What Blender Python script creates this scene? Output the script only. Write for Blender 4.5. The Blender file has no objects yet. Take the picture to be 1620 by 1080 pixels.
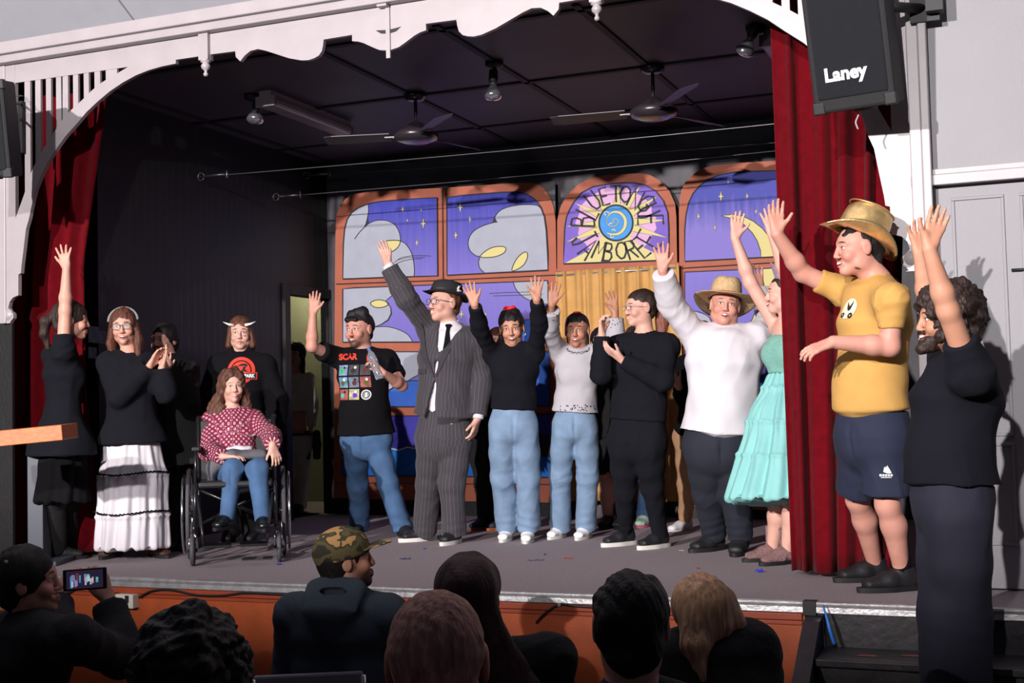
import bpy, bmesh, math, random
import numpy as np
from mathutils import Vector, Matrix
from mathutils.bvhtree import BVHTree
from mathutils.geometry import tessellate_polygon
C = bpy.context.scene.collection
scene = bpy.context.scene
R = math.radians
# ------------------------------------------------------------------ camera
FPX = 2018.0
YAW, PITCH, ROLL = R(22.06), R(2.866), R(-1.376)
CZ, ST = 1.70, 0.75                      # camera height, stage height (metres above hall floor)
cyw, syw = math.cos(YAW), math.sin(YAW)
cf = Vector((-syw*math.cos(PITCH), cyw*math.cos(PITCH), math.sin(PITCH)))
cr0 = Vector((cyw, syw, 0)); cu0 = cr0.cross(cf)
cr = cr0*math.cos(ROLL) + cu0*math.sin(ROLL)
cu = cu0*math.cos(ROLL) - cr0*math.sin(ROLL)
CAM = Vector((0, 0, CZ))
cd = bpy.data.cameras.new('camera'); cam = bpy.data.objects.new('camera', cd); C.objects.link(cam)
m4 = Matrix((cr, cu, -cf)).transposed().to_4x4(); m4.translation = CAM
cam.matrix_world = m4
cd.sensor_width = 36; cd.lens = FPX*36/1620; cd.clip_end = 100
scene.camera = cam
# ------------------------------------------------------------------ light
w = bpy.data.worlds.new('world'); scene.world = w; w.use_nodes = True
w.node_tree.nodes['Background'].inputs[0].default_value = (0.42, 0.40, 0.62, 1)
w.node_tree.nodes['Background'].inputs[1].default_value = 0.055
def spot(name, loc, target, watts, size, blend, rad, col):
    l = bpy.data.lights.new(name, 'SPOT'); l.energy = watts; l.spot_size = R(size); l.spot_blend = blend
    l.shadow_soft_size = rad; l.color = col
    o = bpy.data.objects.new(name, l); C.objects.link(o); o.location = loc
    o.rotation_euler = (Vector(target)-Vector(loc)).to_track_quat('-Z', 'Y').to_euler()
    return o
spot('stage_spot', (-4.7, -7.0, 5.0), (-3.3, 8.2, 2.3), 8600, 52, 0.6, 0.10, (1.0, 0.94, 0.92))
spot('stage_spot', (-1.0, -7.0, 5.0), (-3.1, 8.2, 2.3), 4600, 52, 0.6, 0.10, (1.0, 0.95, 0.95))
spot('ceiling_bounce_fill', (-4.2, 1.0, 3.4), (-4.4, 6.0, 5.6), 75, 95, 1.0, 0.3, (0.93, 0.94, 1.0))  # added fill, stands in for stage light bounced onto the hall ceiling
scene.view_settings.view_transform = 'Standard'
scene.view_settings.look = 'None'
scene.view_settings.exposure = 0.35
scene.view_settings.gamma = 1.0
scene.view_settings.use_curve_mapping = False
# ------------------------------------------------------------------ pixel -> place helpers
def ray(px, py): return cf*FPX + cr*(px-810) - cu*(py-540)
def onY(px, py, Y): d = ray(px, py); return CAM + d*(Y/d.y)
def onX(px, py, X): d = ray(px, py); return CAM + d*(X/d.x)
def onZ(px, py, Z): d = ray(px, py); return CAM + d*((Z-CZ)/d.z)
CR = Vector((cyw, syw, 0)); CF = Vector((-syw, cyw, 0)); UP = Vector((0, 0, 1))
def atd(px, py, dep): d = ray(px, py); return CAM + d*(dep/d.dot(CF))
def depth(p): return (Vector(p)-CAM).dot(CF)
# ------------------------------------------------------------------ materials
def mat(name, col, rough=0.7, metal=0.0, sheen=0.0, bump=0.0, bscale=60.0, var=0.0, vscale=8.0, spec=0.5, coat=0.0, emit=None, es=1.0, trans=0.0, stretch=None):
    m = bpy.data.materials.new(name); m.use_nodes = True
    nt = m.node_tree; b = nt.nodes['Principled BSDF']
    c = (col[0], col[1], col[2], 1)
    b.inputs['Base Color'].default_value = c
    b.inputs['Roughness'].default_value = rough; b.inputs['Metallic'].default_value = metal
    b.inputs['Specular IOR Level'].default_value = spec
    b.inputs['Coat Weight'].default_value = coat
    if sheen: b.inputs['Sheen Weight'].default_value = sheen
    if trans: b.inputs['Transmission Weight'].default_value = trans
    if emit: b.inputs['Emission Color'].default_value = (*emit, 1); b.inputs['Emission Strength'].default_value = es
    tc = nt.nodes.new('ShaderNodeTexCoord'); src = tc.outputs['Object']
    if stretch:
        mp = nt.nodes.new('ShaderNodeMapping'); mp.inputs['Scale'].default_value = stretch
        nt.links.new(src, mp.inputs['Vector']); src = mp.outputs['Vector']
    if var:
        n = nt.nodes.new('ShaderNodeTexNoise'); n.inputs['Scale'].default_value = vscale; n.inputs['Detail'].default_value = 5
        nt.links.new(src, n.inputs['Vector'])
        r = nt.nodes.new('ShaderNodeMapRange'); r.inputs[1].default_value = 0.3; r.inputs[2].default_value = 0.7
        r.inputs[3].default_value = 1-var; r.inputs[4].default_value = 1+var
        nt.links.new(n.outputs['Fac'], r.inputs[0])
        h = nt.nodes.new('ShaderNodeHueSaturation'); h.inputs['Color'].default_value = c
        nt.links.new(r.outputs[0], h.inputs['Value']); nt.links.new(h.outputs[0], b.inputs['Base Color'])
    if bump:
        n = nt.nodes.new('ShaderNodeTexNoise'); n.inputs['Scale'].default_value = bscale; n.inputs['Detail'].default_value = 4
        nt.links.new(src, n.inputs['Vector'])
        bp = nt.nodes.new('ShaderNodeBump'); bp.inputs['Strength'].default_value = bump; bp.inputs['Distance'].default_value = 0.01
        nt.links.new(n.outputs['Fac'], bp.inputs['Height']); nt.links.new(bp.outputs[0], b.inputs['Normal'])
    return m
def lin(r, g, b):
    f = lambda c: (c/255/12.92) if c <= 10 else ((c/255+0.055)/1.055)**2.4
    return (f(r), f(g), f(b))
def nodes(m): return m.node_tree, m.node_tree.nodes['Principled BSDF']
def attr_stripes(m, period, width, c2, axis=0, soft=0.15):
    """woven stripes that follow the cloth (attribute pc = metres around, metres along)"""
    nt, b = nodes(m)
    a = nt.nodes.new('ShaderNodeAttribute'); a.attribute_name = 'pc'
    s = nt.nodes.new('ShaderNodeSeparateXYZ'); nt.links.new(a.outputs['Vector'], s.inputs[0])
    d = nt.nodes.new('ShaderNodeMath'); d.operation = 'DIVIDE'; d.inputs[1].default_value = period; nt.links.new(s.outputs[axis], d.inputs[0])
    f = nt.nodes.new('ShaderNodeMath'); f.operation = 'FRACT'; nt.links.new(d.outputs[0], f.inputs[0])
    l = nt.nodes.new('ShaderNodeMath'); l.operation = 'LESS_THAN'; l.inputs[1].default_value = width; nt.links.new(f.outputs[0], l.inputs[0])
    mx = nt.nodes.new('ShaderNodeMix'); mx.data_type = 'RGBA'
    if b.inputs['Base Color'].links: nt.links.new(b.inputs['Base Color'].links[0].from_socket, mx.inputs[6])
    else: mx.inputs[6].default_value = b.inputs['Base Color'].default_value
    mx.inputs[7].default_value = (*c2, 1); nt.links.new(l.outputs[0], mx.inputs[0]); nt.links.new(mx.outputs[2], b.inputs['Base Color'])
    return m
# ------------------------------------------------------------------ objects
def tag(o, label=None, cat=None, group=None, kind=None):
    if label: o['label'] = label
    if cat: o['category'] = cat
    if group: o['group'] = group
    if kind: o['kind'] = kind
    return o
def empty(name, loc, label=None, cat=None, group=None):
    o = bpy.data.objects.new(name, None); C.objects.link(o); o.location = loc; o.empty_display_size = .1
    return tag(o, label, cat, group)
def link(name, me, parent=None, loc=None):
    """mesh given in world coordinates (or in the parent's frame when parent is given and loc is None -> shifted)"""
    o = bpy.data.objects.new(name, me); C.objects.link(o)
    if parent is not None:
        o.parent = parent
    if loc is not None: o.location = loc
    return o
def wl(o):
    v = Vector(o.location)
    while o.parent: o = o.parent; v = v + Vector(o.location)
    return v
class MB:
    """collects world-space geometry with material slots"""
    def __init__(s): s.v = []; s.f = []; s.mi = []; s.mats = []; s.sm = []
    def slot(s, m):
        if m not in s.mats: s.mats.append(m)
        return s.mats.index(m)
    def add(s, vs, fs, m, smooth=False):
        n = len(s.v); k = s.slot(m)
        s.v += [tuple(x) for x in vs]
        for f in fs: s.f.append(tuple(i+n for i in f)); s.mi.append(k); s.sm.append(smooth)
        return s
    def box(s, lo, hi, m, M=None):
        x0, y0, z0 = lo; x1, y1, z1 = hi
        v = [Vector(p) for p in ((x0,y0,z0),(x1,y0,z0),(x1,y1,z0),(x0,y1,z0),(x0,y0,z1),(x1,y0,z1),(x1,y1,z1),(x0,y1,z1))]
        if M is not None: v = [M @ p for p in v]
        return s.add(v, [(0,3,2,1),(4,5,6,7),(0,1,5,4),(1,2,6,5),(2,3,7,6),(3,0,4,7)], m)
    def tube(s, pts, r, m, n=10, closed=False):
        pts = [Vector(p) for p in pts]; N = len(pts); vs = []; up = None
        rr = r if isinstance(r, (list, tuple)) else [r]*N
        for i, p in enumerate(pts):
            if closed: t = pts[(i+1) % N]-pts[i-1]
            else: t = pts[min(i+1, N-1)]-pts[max(i-1, 0)]
            if t.length < 1e-9: t = Vector((0,0,1))
            t.normalize()
            if up is None: up = Vector((0,0,1)) if abs(t.z) < .9 else Vector((1,0,0))
            a = t.cross(up); a.normalize(); b = a.cross(t); up = b
            for k in range(n):
                q = 2*math.pi*k/n; vs.append(p+(a*math.cos(q)+b*math.sin(q))*rr[i])
        fs = []
        for i in range(N if closed else N-1):
            j = (i+1) % N
            for k in range(n): fs.append((i*n+k, i*n+(k+1) % n, j*n+(k+1) % n, j*n+k))
        if not closed: fs += [tuple(range(n))[::-1], tuple((N-1)*n+k for k in range(n))]
        return s.add(vs, fs, m, True)
    def lathe(s, prof, m, M=None, n=32, ang=2*math.pi, cap=False):
        vs = []; full = abs(ang-2*math.pi) < 1e-6; c = n if full else n+1
        for r, z in prof:
            for k in range(c):
                q = ang*k/n; p = Vector((r*math.cos(q), r*math.sin(q), z)); vs.append(M @ p if M is not None else p)
        fs = []
        for i in range(len(prof)-1):
            for k in range(n):
                k2 = (k+1) % c; fs.append((i*c+k, i*c+k2, (i+1)*c+k2, (i+1)*c+k))
        return s.add(vs, fs, m, True)
    def poly(s, pts, nrm, th, m, m2=None):
        """flat outline (world points) given thickness th along nrm (front face at pts)"""
        n = len(pts); pts = [Vector(p) for p in pts]; back = [p - Vector(nrm)*th for p in pts]
        tri = tessellate_polygon([pts])
        def orient(t):
            a, b, c = (pts[i] for i in t)
            return t if (b-a).cross(c-a).dot(Vector(nrm)) > 0 else t[::-1]
        tri = [orient(tuple(t)) for t in tri]
        s.add(pts, tri, m)
        s.add(back, [t[::-1] for t in tri], m2 or m)
        area = sum((pts[i].cross(pts[(i+1) % n])).dot(Vector(nrm)) for i in range(n))
        fs = [(i, i+n, (i+1) % n + n, (i+1) % n) for i in range(n)]
        if area < 0: fs = [f[::-1] for f in fs]
        return s.add(pts+back, fs, m2 or m)
    def build(s, name, parent=None, loc=None, bevel=0):
        org = wl(parent) if parent is not None else (Vector(loc) if loc is not None else Vector((0,0,0)))
        me = bpy.data.meshes.new(name)
        me.from_pydata([tuple(Vector(v)-org) for v in s.v], [], s.f)
        for m in s.mats: me.materials.append(m)
        me.polygons.foreach_set('material_index', s.mi); me.polygons.foreach_set('use_smooth', s.sm)
        me.update()
        o = link(name, me, parent, loc if parent is None else None)
        if bevel:
            b = o.modifiers.new('bevel', 'BEVEL'); b.width = bevel; b.segments = 2; b.limit_method = 'ANGLE'; b.angle_limit = R(40)
        return o
def spl(pts, n=6, closed=False):
    """Catmull-Rom through points of any dimension"""
    P = [np.array(p, float) for p in pts]; out = []; N = len(P)
    for i in range(N if closed else N-1):
        if closed: p0, p1, p2, p3 = P[i-1], P[i], P[(i+1) % N], P[(i+2) % N]
        else: p0, p1, p2, p3 = P[max(i-1, 0)], P[i], P[i+1], P[min(i+2, N-1)]
        for k in range(n):
            t = k/n
            out.append(.5*((2*p1)+(-p0+p2)*t+(2*p0-5*p1+4*p2-p3)*t*t+(-p0+3*p1-3*p2+p3)*t**3))
    if not closed: out.append(P[-1])
    return [tuple(o) for o in out]
# ------------------------------------------------------------------ implicit surfaces (one continuous skin per body or garment)
def un(v):
    v = Vector(v); return v.normalized() if v.length > 1e-9 else Vector((0,0,1))
class Pr: pass
def prim(a, b, ra, rb=None, hint=None, k=.02, op='u', f0=0, f1=0, re=None, W=None, grp=0, v0=0.0):
    """tapered limb between a and b; ra/rb = (side radius, front radius) ; hint = side direction"""
    p = Pr(); a = Vector(a); b = Vector(b)
    if not isinstance(ra, (tuple, list)): ra = (ra, ra)
    if rb is None: rb = ra
    if not isinstance(rb, (tuple, list)): rb = (rb, rb)
    L = (b-a).length
    w = un(W) if W is not None else (un(b-a) if L > 1e-6 else Vector((0,0,1)))
    h = Vector(hint) if hint is not None else Vector((1,0,0))
    s = h - w*h.dot(w)
    if s.length < 1e-3: s = w.orthogonal()
    s.normalize(); f = w.cross(s)
    p.a = np.array(a, np.float32); p.L = L; p.A = np.array([s, f, w], np.float32)
    p.ra = np.array(ra[:2], np.float32); p.rb = np.array(rb[:2], np.float32)
    p.re = (ra[2] if len(ra) > 2 else (re or min(min(ra[:2]), 9)), rb[2] if len(rb) > 2 else (re or min(min(rb[:2]), 9)))
    p.k = k; p.op = op; p.f0 = f0; p.f1 = f1; p.grp = grp; p.v0 = v0
    R_ = max(max(ra), max(rb)); ends = np.array([a, b])
    p.lo = ends.min(0)-R_; p.hi = ends.max(0)+R_
    return p
def ell(c, r, side=(1,0,0), up=(0,0,1), k=.02, op='u', **kw):
    """ellipsoid radii r=(side, front, up)"""
    return prim(c, c, (r[0], r[1], r[2]), hint=side, W=up, k=k, op=op, **kw)
def pd(p, q):
    q = q - p.a
    x = q @ p.A.T
    wv = x[..., 2]
    if p.L > 1e-6: t = np.clip(wv/p.L, 0, 1)
    else: t = np.zeros_like(wv)
    wx = wv - t*p.L
    rw = p.ra[0]+(p.rb[0]-p.ra[0])*t; rd = p.ra[1]+(p.rb[1]-p.ra[1])*t; re = p.re[0]+(p.re[1]-p.re[0])*t
    fl = None
    if p.f0: fl = -wv; wx = np.maximum(wx, 0)
    if p.f1: g = wv-p.L; fl = g if fl is None else np.maximum(fl, g); wx = np.minimum(wx, 0)
    u = x[..., 0]+1e-6; v = x[..., 1]
    a_ = (u/rw)**2+(v/rd)**2+(wx/re)**2
    b_ = (u/rw**2)**2+(v/rd**2)**2+(wx/re**2)**2
    k0 = np.sqrt(a_); k1 = np.sqrt(b_)+1e-9
    d = k0*(k0-1)/k1
    if fl is not None: d = np.maximum(d, fl)
    return d
def mesh_prims(P, h, cut=None, relax=1):
    """surface nets on a sparse block grid. cut: list of (normal, offset) half-spaces kept where n.p<=c"""
    B = 8; pos = [p for p in P if p.op == 'u']
    lo = np.min([p.lo for p in pos], 0)-3*h; hi = np.max([p.hi for p in pos], 0)+3*h
    nb = np.ceil((hi-lo)/(B*h)).astype(int)+1
    gx = np.stack(np.meshgrid(*[np.arange(n) for n in nb], indexing='ij'), -1).reshape(-1, 3)
    cen = (lo+(gx+.5)*B*h).astype(np.float32)
    br = B*h*.87
    dc = []
    D = np.full(len(cen), 1e3, np.float32)
    for p in P:
        # cheap box reject
        q = np.maximum(np.maximum(p.lo-cen, cen-p.hi), 0); far = np.sqrt((q**2).sum(1)) > br+p.k+.01
        d = np.full(len(cen), 1e3, np.float32); idx = np.where(~far)[0]
        if len(idx): d[idx] = pd(p, cen[idx])
        dc.append(d)
        if p.op == 'u': D = np.minimum(D, d)
    act = np.where(np.abs(D) < br*1.5+.03)[0]
    org = gx[act]*B
    l = np.arange(B+1); lg = np.stack(np.meshgrid(l, l, l, indexing='ij'), -1).reshape(-1, 3)
    V = np.full((len(act), len(lg)), 1.0, np.float32)
    base = (lo+org*h).astype(np.float32); off = (lg*h).astype(np.float32)
    for p, d in zip(P, dc):
        T = br*1.5+p.k+.01
        idx = np.where(d[act] < T)[0]
        if not len(idx): continue
        for s0 in range(0, len(idx), 1500):
            ii = idx[s0:s0+1500]
            q = base[ii][:, None, :]+off[None]
            n = pd(p, q); cur = V[ii]; k = p.k
            if p.op == 'u':
                hh = np.maximum(k-np.abs(cur-n), 0)/k if k > 0 else 0
                V[ii] = np.minimum(cur, n)-hh*hh*k*.25
            else:
                n = -n; hh = np.maximum(k-np.abs(cur-n), 0)/k if k > 0 else 0
                V[ii] = np.maximum(cur, n)+hh*hh*k*.25
    if cut:
        q = base[:, None, :]+off[None]
        for nrm, c in cut: V = np.maximum(V, q @ np.array(nrm, np.float32)-c)
    G = V.reshape(len(act), B+1, B+1, B+1)
    S = G < 0
    # cells
    cnt = np.zeros((len(act), B, B, B), np.int8)
    for dx in (0, 1):
        for dy in (0, 1):
            for dz in (0, 1): cnt += S[:, dx:B+dx, dy:B+dy, dz:B+dz]
    bi, i, j, k_ = np.where((cnt > 0) & (cnt < 8))
    acc = np.zeros((len(bi), 3)); num = np.zeros(len(bi))
    cs = [(x, y, z) for x in (0, 1) for y in (0, 1) for z in (0, 1)]
    val = {c: G[bi, i+c[0], j+c[1], k_+c[2]] for c in cs}
    for c in cs:
        for ax in range(3):
            if c[ax]: continue
            e = list(c); e[ax] = 1; e = tuple(e); a, b = val[c], val[e]
            m = (a < 0) != (b < 0)
            t = np.where(m, a/np.where(m, a-b, 1), 0)
            pt = np.zeros((len(bi), 3)); pt[:] = c; pt[:, ax] += t
            acc[m] += pt[m]; num[m] += 1
    loc = acc/num[:, None]
    cell = org[bi]+np.stack([i, j, k_], 1)
    M = 4096
    key = (cell[:, 0]*M+cell[:, 1])*M+cell[:, 2]
    o_ = np.argsort(key); key = key[o_]; verts = (lo+(cell+loc)*h)[o_]
    faces = []
    for ax in range(3):
        e = [0, 0, 0]; e[ax] = 1
        A_ = S[:, :B, :B, :B]; B_ = S[:, e[0]:B+e[0], e[1]:B+e[1], e[2]:B+e[2]]
        bi, i, j, k_ = np.where(A_ != B_)
        g = org[bi]+np.stack([i, j, k_], 1); sgn = A_[bi, i, j, k_]
        u, v = (ax+1) % 3, (ax+2) % 3
        q = []
        for du, dv in ((-1, -1), (0, -1), (0, 0), (-1, 0)):
            c = g.copy(); c[:, u] += du; c[:, v] += dv
            kk = (c[:, 0]*M+c[:, 1])*M+c[:, 2]
            ix = np.searchsorted(key, kk); ix = np.minimum(ix, len(key)-1)
            ix = np.where(key[ix] == kk, ix, -1); q.append(ix)
        q = np.stack(q, 1); ok = (q >= 0).all(1); q = q[ok]; sg = sgn[ok]
        q[~sg] = q[~sg][:, ::-1]
        faces.append(q)
    F = np.concatenate(faces)
    used = np.unique(F); mp_ = np.full(len(verts), -1); mp_[used] = np.arange(len(used)); verts = verts[used]; F = mp_[F]
    for _ in range(relax):
        s_ = np.zeros_like(verts); n_ = np.zeros(len(verts))
        for a in range(4):
            b = (a+1) % 4
            np.add.at(s_, F[:, a], verts[F[:, b]]); np.add.at(n_, F[:, a], 1)
            np.add.at(s_, F[:, b], verts[F[:, a]]); np.add.at(n_, F[:, b], 1)
        verts = verts*.45+.55*s_/np.maximum(n_, 1)[:, None]
    return verts, F
def vnormals(v, F):
    n = np.cross(v[F[:, 2]]-v[F[:, 0]], v[F[:, 3]]-v[F[:, 1]])
    N = np.zeros_like(v)
    for a in range(4): np.add.at(N, F[:, a], n)
    return N/np.maximum(np.linalg.norm(N, axis=1), 1e-9)[:, None]
def wav(p, freq, seed, n=6, st=(1,1,1)):
    """smooth pseudo-random field in about [-1,1]"""
    g = np.random.RandomState(seed); q = p*np.array(st); s = np.zeros(len(p))
    for _ in range(n):
        d = g.normal(size=3); d /= np.linalg.norm(d); f = freq*g.uniform(.6, 1.6)
        s += np.sin(q @ d*f+g.uniform(0, 6.28)+1.3*np.sin(q @ np.roll(d, 1)*f*.7+g.uniform(0, 6)))
    return s/n*1.5
def ridge(p, freq, seed, n=5, st=(1,1,1)):
    """creased field: soft valleys between sharper folds"""
    return .55-1.5*np.abs(wav(p, freq, seed, n, st))
def coords(v, P):
    """pc: metres around / along the nearest limb"""
    best = np.full(len(v), 1e9); out = np.zeros((len(v), 3), np.float32)
    for p in P:
        if p.op != 'u' or p.grp < 0: continue
        d = pd(p, v.astype(np.float32)); m = d < best
        x = (v[m]-p.a) @ p.A.T
        rm = float(p.ra.mean()+p.rb.mean())/2
        out[m, 0] = np.arctan2(x[:, 0], x[:, 1])*rm; out[m, 1] = x[:, 2]+p.v0; best[m] = d[m]; out[m, 2] = p.grp
    return out
def npmesh(name, v, F, mats, attrs=None, mi=None):
    me = bpy.data.meshes.new(name); n = len(F)
    me.vertices.add(len(v)); me.vertices.foreach_set('co', np.asarray(v, np.float32).ravel())
    me.loops.add(n*4); me.loops.foreach_set('vertex_index', F.ravel().astype(np.int32))
    me.polygons.add(n); me.polygons.foreach_set('loop_start', np.arange(0, n*4, 4, dtype=np.int32))
    me.polygons.foreach_set('loop_total', np.full(n, 4, np.int32))
    me.update(calc_edges=True); me.validate()
    me.polygons.foreach_set('use_smooth', np.ones(len(me.polygons), bool))
    for m in mats: me.materials.append(m)
    if mi is not None: me.polygons.foreach_set('material_index', mi.astype(np.int32))
    for k, a in (attrs or {}).items():
        at = me.attributes.new(k, 'FLOAT_VECTOR', 'POINT'); at.data.foreach_set('vector', np.asarray(a, np.float32).ravel())
    return me
def sdf_obj(name, P, h, m, parent=None, loc=None, disp=None, cut=None, relax=1, attrs=None, want=False):
    """disp: list of (amplitude, freq, seed, stretch)"""
    v, F = mesh_prims(P, h, cut, relax)
    at = {'pc': coords(v, P)}
    if attrs:
        for k, fn in attrs.items(): at[k] = fn(v)
    if disp:
        N = vnormals(v, F); s = np.zeros(len(v))
        for d in disp:
            if callable(d): s += d(v, at['pc'])
            else:
                a, f, sd, st = d; s += a*wav(v, f, sd, st=st)
        v = v+N*s[:, None]
    org = wl(parent) if parent is not None else Vector(loc)
    me = npmesh(name, v-np.array(org), F, m if isinstance(m, list) else [m], at)
    o = link(name, me, parent, None if parent is not None else loc)
    o['_q'] = len(F)
    return (o, v, F) if want else o
# ------------------------------------------------------------------ people
def skin_mat(name, tone, lip=None, brow=None, eye=(.05,.03,.02), smile=0, beard=None, bm=0.0, blush=.25, gaze=0.0, browz=.030, mouthw=1.0, extra=None):
    m = mat(name, tone, rough=.52, spec=.35, var=.07, vscale=14, bump=.06, bscale=160)
    nt, b = nodes(m); N = nt.nodes; K = nt.links
    lip = lip or (tone[0]*.8, tone[1]*.42, tone[2]*.42); brow = brow or (.03,.02,.015)
    a = N.new('ShaderNodeAttribute'); a.attribute_name = 'hc'
    ab = N.new('ShaderNodeVectorMath'); ab.operation = 'ABSOLUTE'; K.new(a.outputs['Vector'], ab.inputs[0])
    sp = N.new('ShaderNodeSeparateXYZ'); K.new(a.outputs['Vector'], sp.inputs[0]); sa = N.new('ShaderNodeSeparateXYZ'); K.new(ab.outputs[0], sa.inputs[0])
    cb = N.new('ShaderNodeCombineXYZ'); K.new(sa.outputs[0], cb.inputs[0]); K.new(sp.outputs[1], cb.inputs[1]); K.new(sp.outputs[2], cb.inputs[2])
    sym = cb.outputs[0]; raw = a.outputs['Vector']
    cur = [b.inputs['Base Color'].links[0].from_socket]
    def mask(src, c, r, soft, col, amt=1.0, tilt=0.0, curve=0.0, noise=0.0):
        s = N.new('ShaderNodeVectorMath'); s.operation = 'SUBTRACT'; K.new(src, s.inputs[0]); s.inputs[1].default_value = c; o = s.outputs[0]
        if tilt or curve:
            x = N.new('ShaderNodeSeparateXYZ'); K.new(o, x.inputs[0])
            t = N.new('ShaderNodeMath'); t.operation = 'MULTIPLY_ADD'; K.new(x.outputs[0], t.inputs[0]); t.inputs[1].default_value = -tilt; K.new(x.outputs[2], t.inputs[2]); z = t.outputs[0]
            if curve:
                q = N.new('ShaderNodeMath'); q.operation = 'MULTIPLY'; K.new(x.outputs[0], q.inputs[0]); K.new(x.outputs[0], q.inputs[1])
                t2 = N.new('ShaderNodeMath'); t2.operation = 'MULTIPLY_ADD'; K.new(q.outputs[0], t2.inputs[0]); t2.inputs[1].default_value = -curve; K.new(z, t2.inputs[2]); z = t2.outputs[0]
            y = N.new('ShaderNodeCombineXYZ'); K.new(x.outputs[0], y.inputs[0]); K.new(x.outputs[1], y.inputs[1]); K.new(z, y.inputs[2]); o = y.outputs[0]
        d = N.new('ShaderNodeVectorMath'); d.operation = 'DIVIDE'; K.new(o, d.inputs[0]); d.inputs[1].default_value = r
        l = N.new('ShaderNodeVectorMath'); l.operation = 'LENGTH'; K.new(d.outputs[0], l.inputs[0]); val = l.outputs['Value']
        if noise:
            n = N.new('ShaderNodeTexNoise'); n.inputs['Scale'].default_value = 220; K.new(raw, n.inputs['Vector'])
            g = N.new('ShaderNodeMath'); g.operation = 'MULTIPLY_ADD'; K.new(n.outputs['Fac'], g.inputs[0]); g.inputs[1].default_value = noise; K.new(val, g.inputs[2]); val = g.outputs[0]
        r_ = N.new('ShaderNodeMapRange'); K.new(val, r_.inputs[0]); r_.inputs[1].default_value = 1+soft; r_.inputs[2].default_value = max(1-soft, 0); r_.inputs[3].default_value = 0; r_.inputs[4].default_value = amt
        x = N.new('ShaderNodeMix'); x.data_type = 'RGBA'; K.new(r_.outputs[0], x.inputs[0]); K.new(cur[0], x.inputs[6]); x.inputs[7].default_value = (*col, 1); cur[0] = x.outputs[2]
    mask(sym, (.040,.07,-.028), (.030,.05,.024), .6, (tone[0]*1.0, tone[1]*.62, tone[2]*.6), blush)
    if bm:
        mask(raw, (0,.06,-.095), (.062,.075,.040), .25, beard, bm, curve=5, noise=.25)
        mask(sym, (.055,.03,-.06), (.030,.045,.045), .5, beard, bm*.7, noise=.3)
        mask(raw, (0,.1,-.047), (.030,.04,.007), .35, beard, bm, curve=-7, noise=.2)
    mask(sym, (.031,.085,browz), (.019,.04,.0042), .35, brow, .9, tilt=-.08, curve=-8)
    mask(sym, (.031,.08,.005), (.0175,.03,.0085), .5, (tone[0]*.62, tone[1]*.45, tone[2]*.4), .55)
    mask(sym, (.031,.08,.004), (.0130,.03,.0050), .15, (.72,.68,.66), .95)
    mask(raw, (.031+gaze,.08,.0045), (.0058,.03,.0056), .2, eye, 1); mask(raw, (-.031+gaze,.08,.0045), (.0058,.03,.0056), .2, eye, 1)
    mask(sym, (.031,.08,.0098), (.0150,.03,.0020), .3, (.02,.012,.01), .9, curve=-14)
    mw = .024*mouthw
    if smile >= 1:
        mask(raw, (0,.1,-.064), (mw*1.05,.05,.0115), .2, lip, .85, curve=9)
        mask(raw, (0,.1,-.064), (mw*.86,.05,.0075), .12, (.06,.01,.01), 1, curve=9)
        mask(raw, (0,.1,-.0605), (mw*.78,.05,.0040), .12, (.80,.76,.72), 1, curve=9)
    elif smile > 0:
        mask(raw, (0,.1,-.063), (mw*1.05,.05,.0085), .25, lip, .85, curve=10)
        mask(raw, (0,.1,-.062), (mw*.7,.05,.0030), .2, (.7,.66,.62), 1, curve=10)
    else:
        mask(raw, (0,.1,-.063), (mw*.95,.05,.0080), .3, lip, .8)
        mask(raw, (0,.1,-.0625), (mw*.9,.05,.0011), .4, (.08,.02,.02), .8)
    for e in (extra or []): mask(raw, *e)
    K.new(cur[0], b.inputs['Base Color'])
    return m
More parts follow.
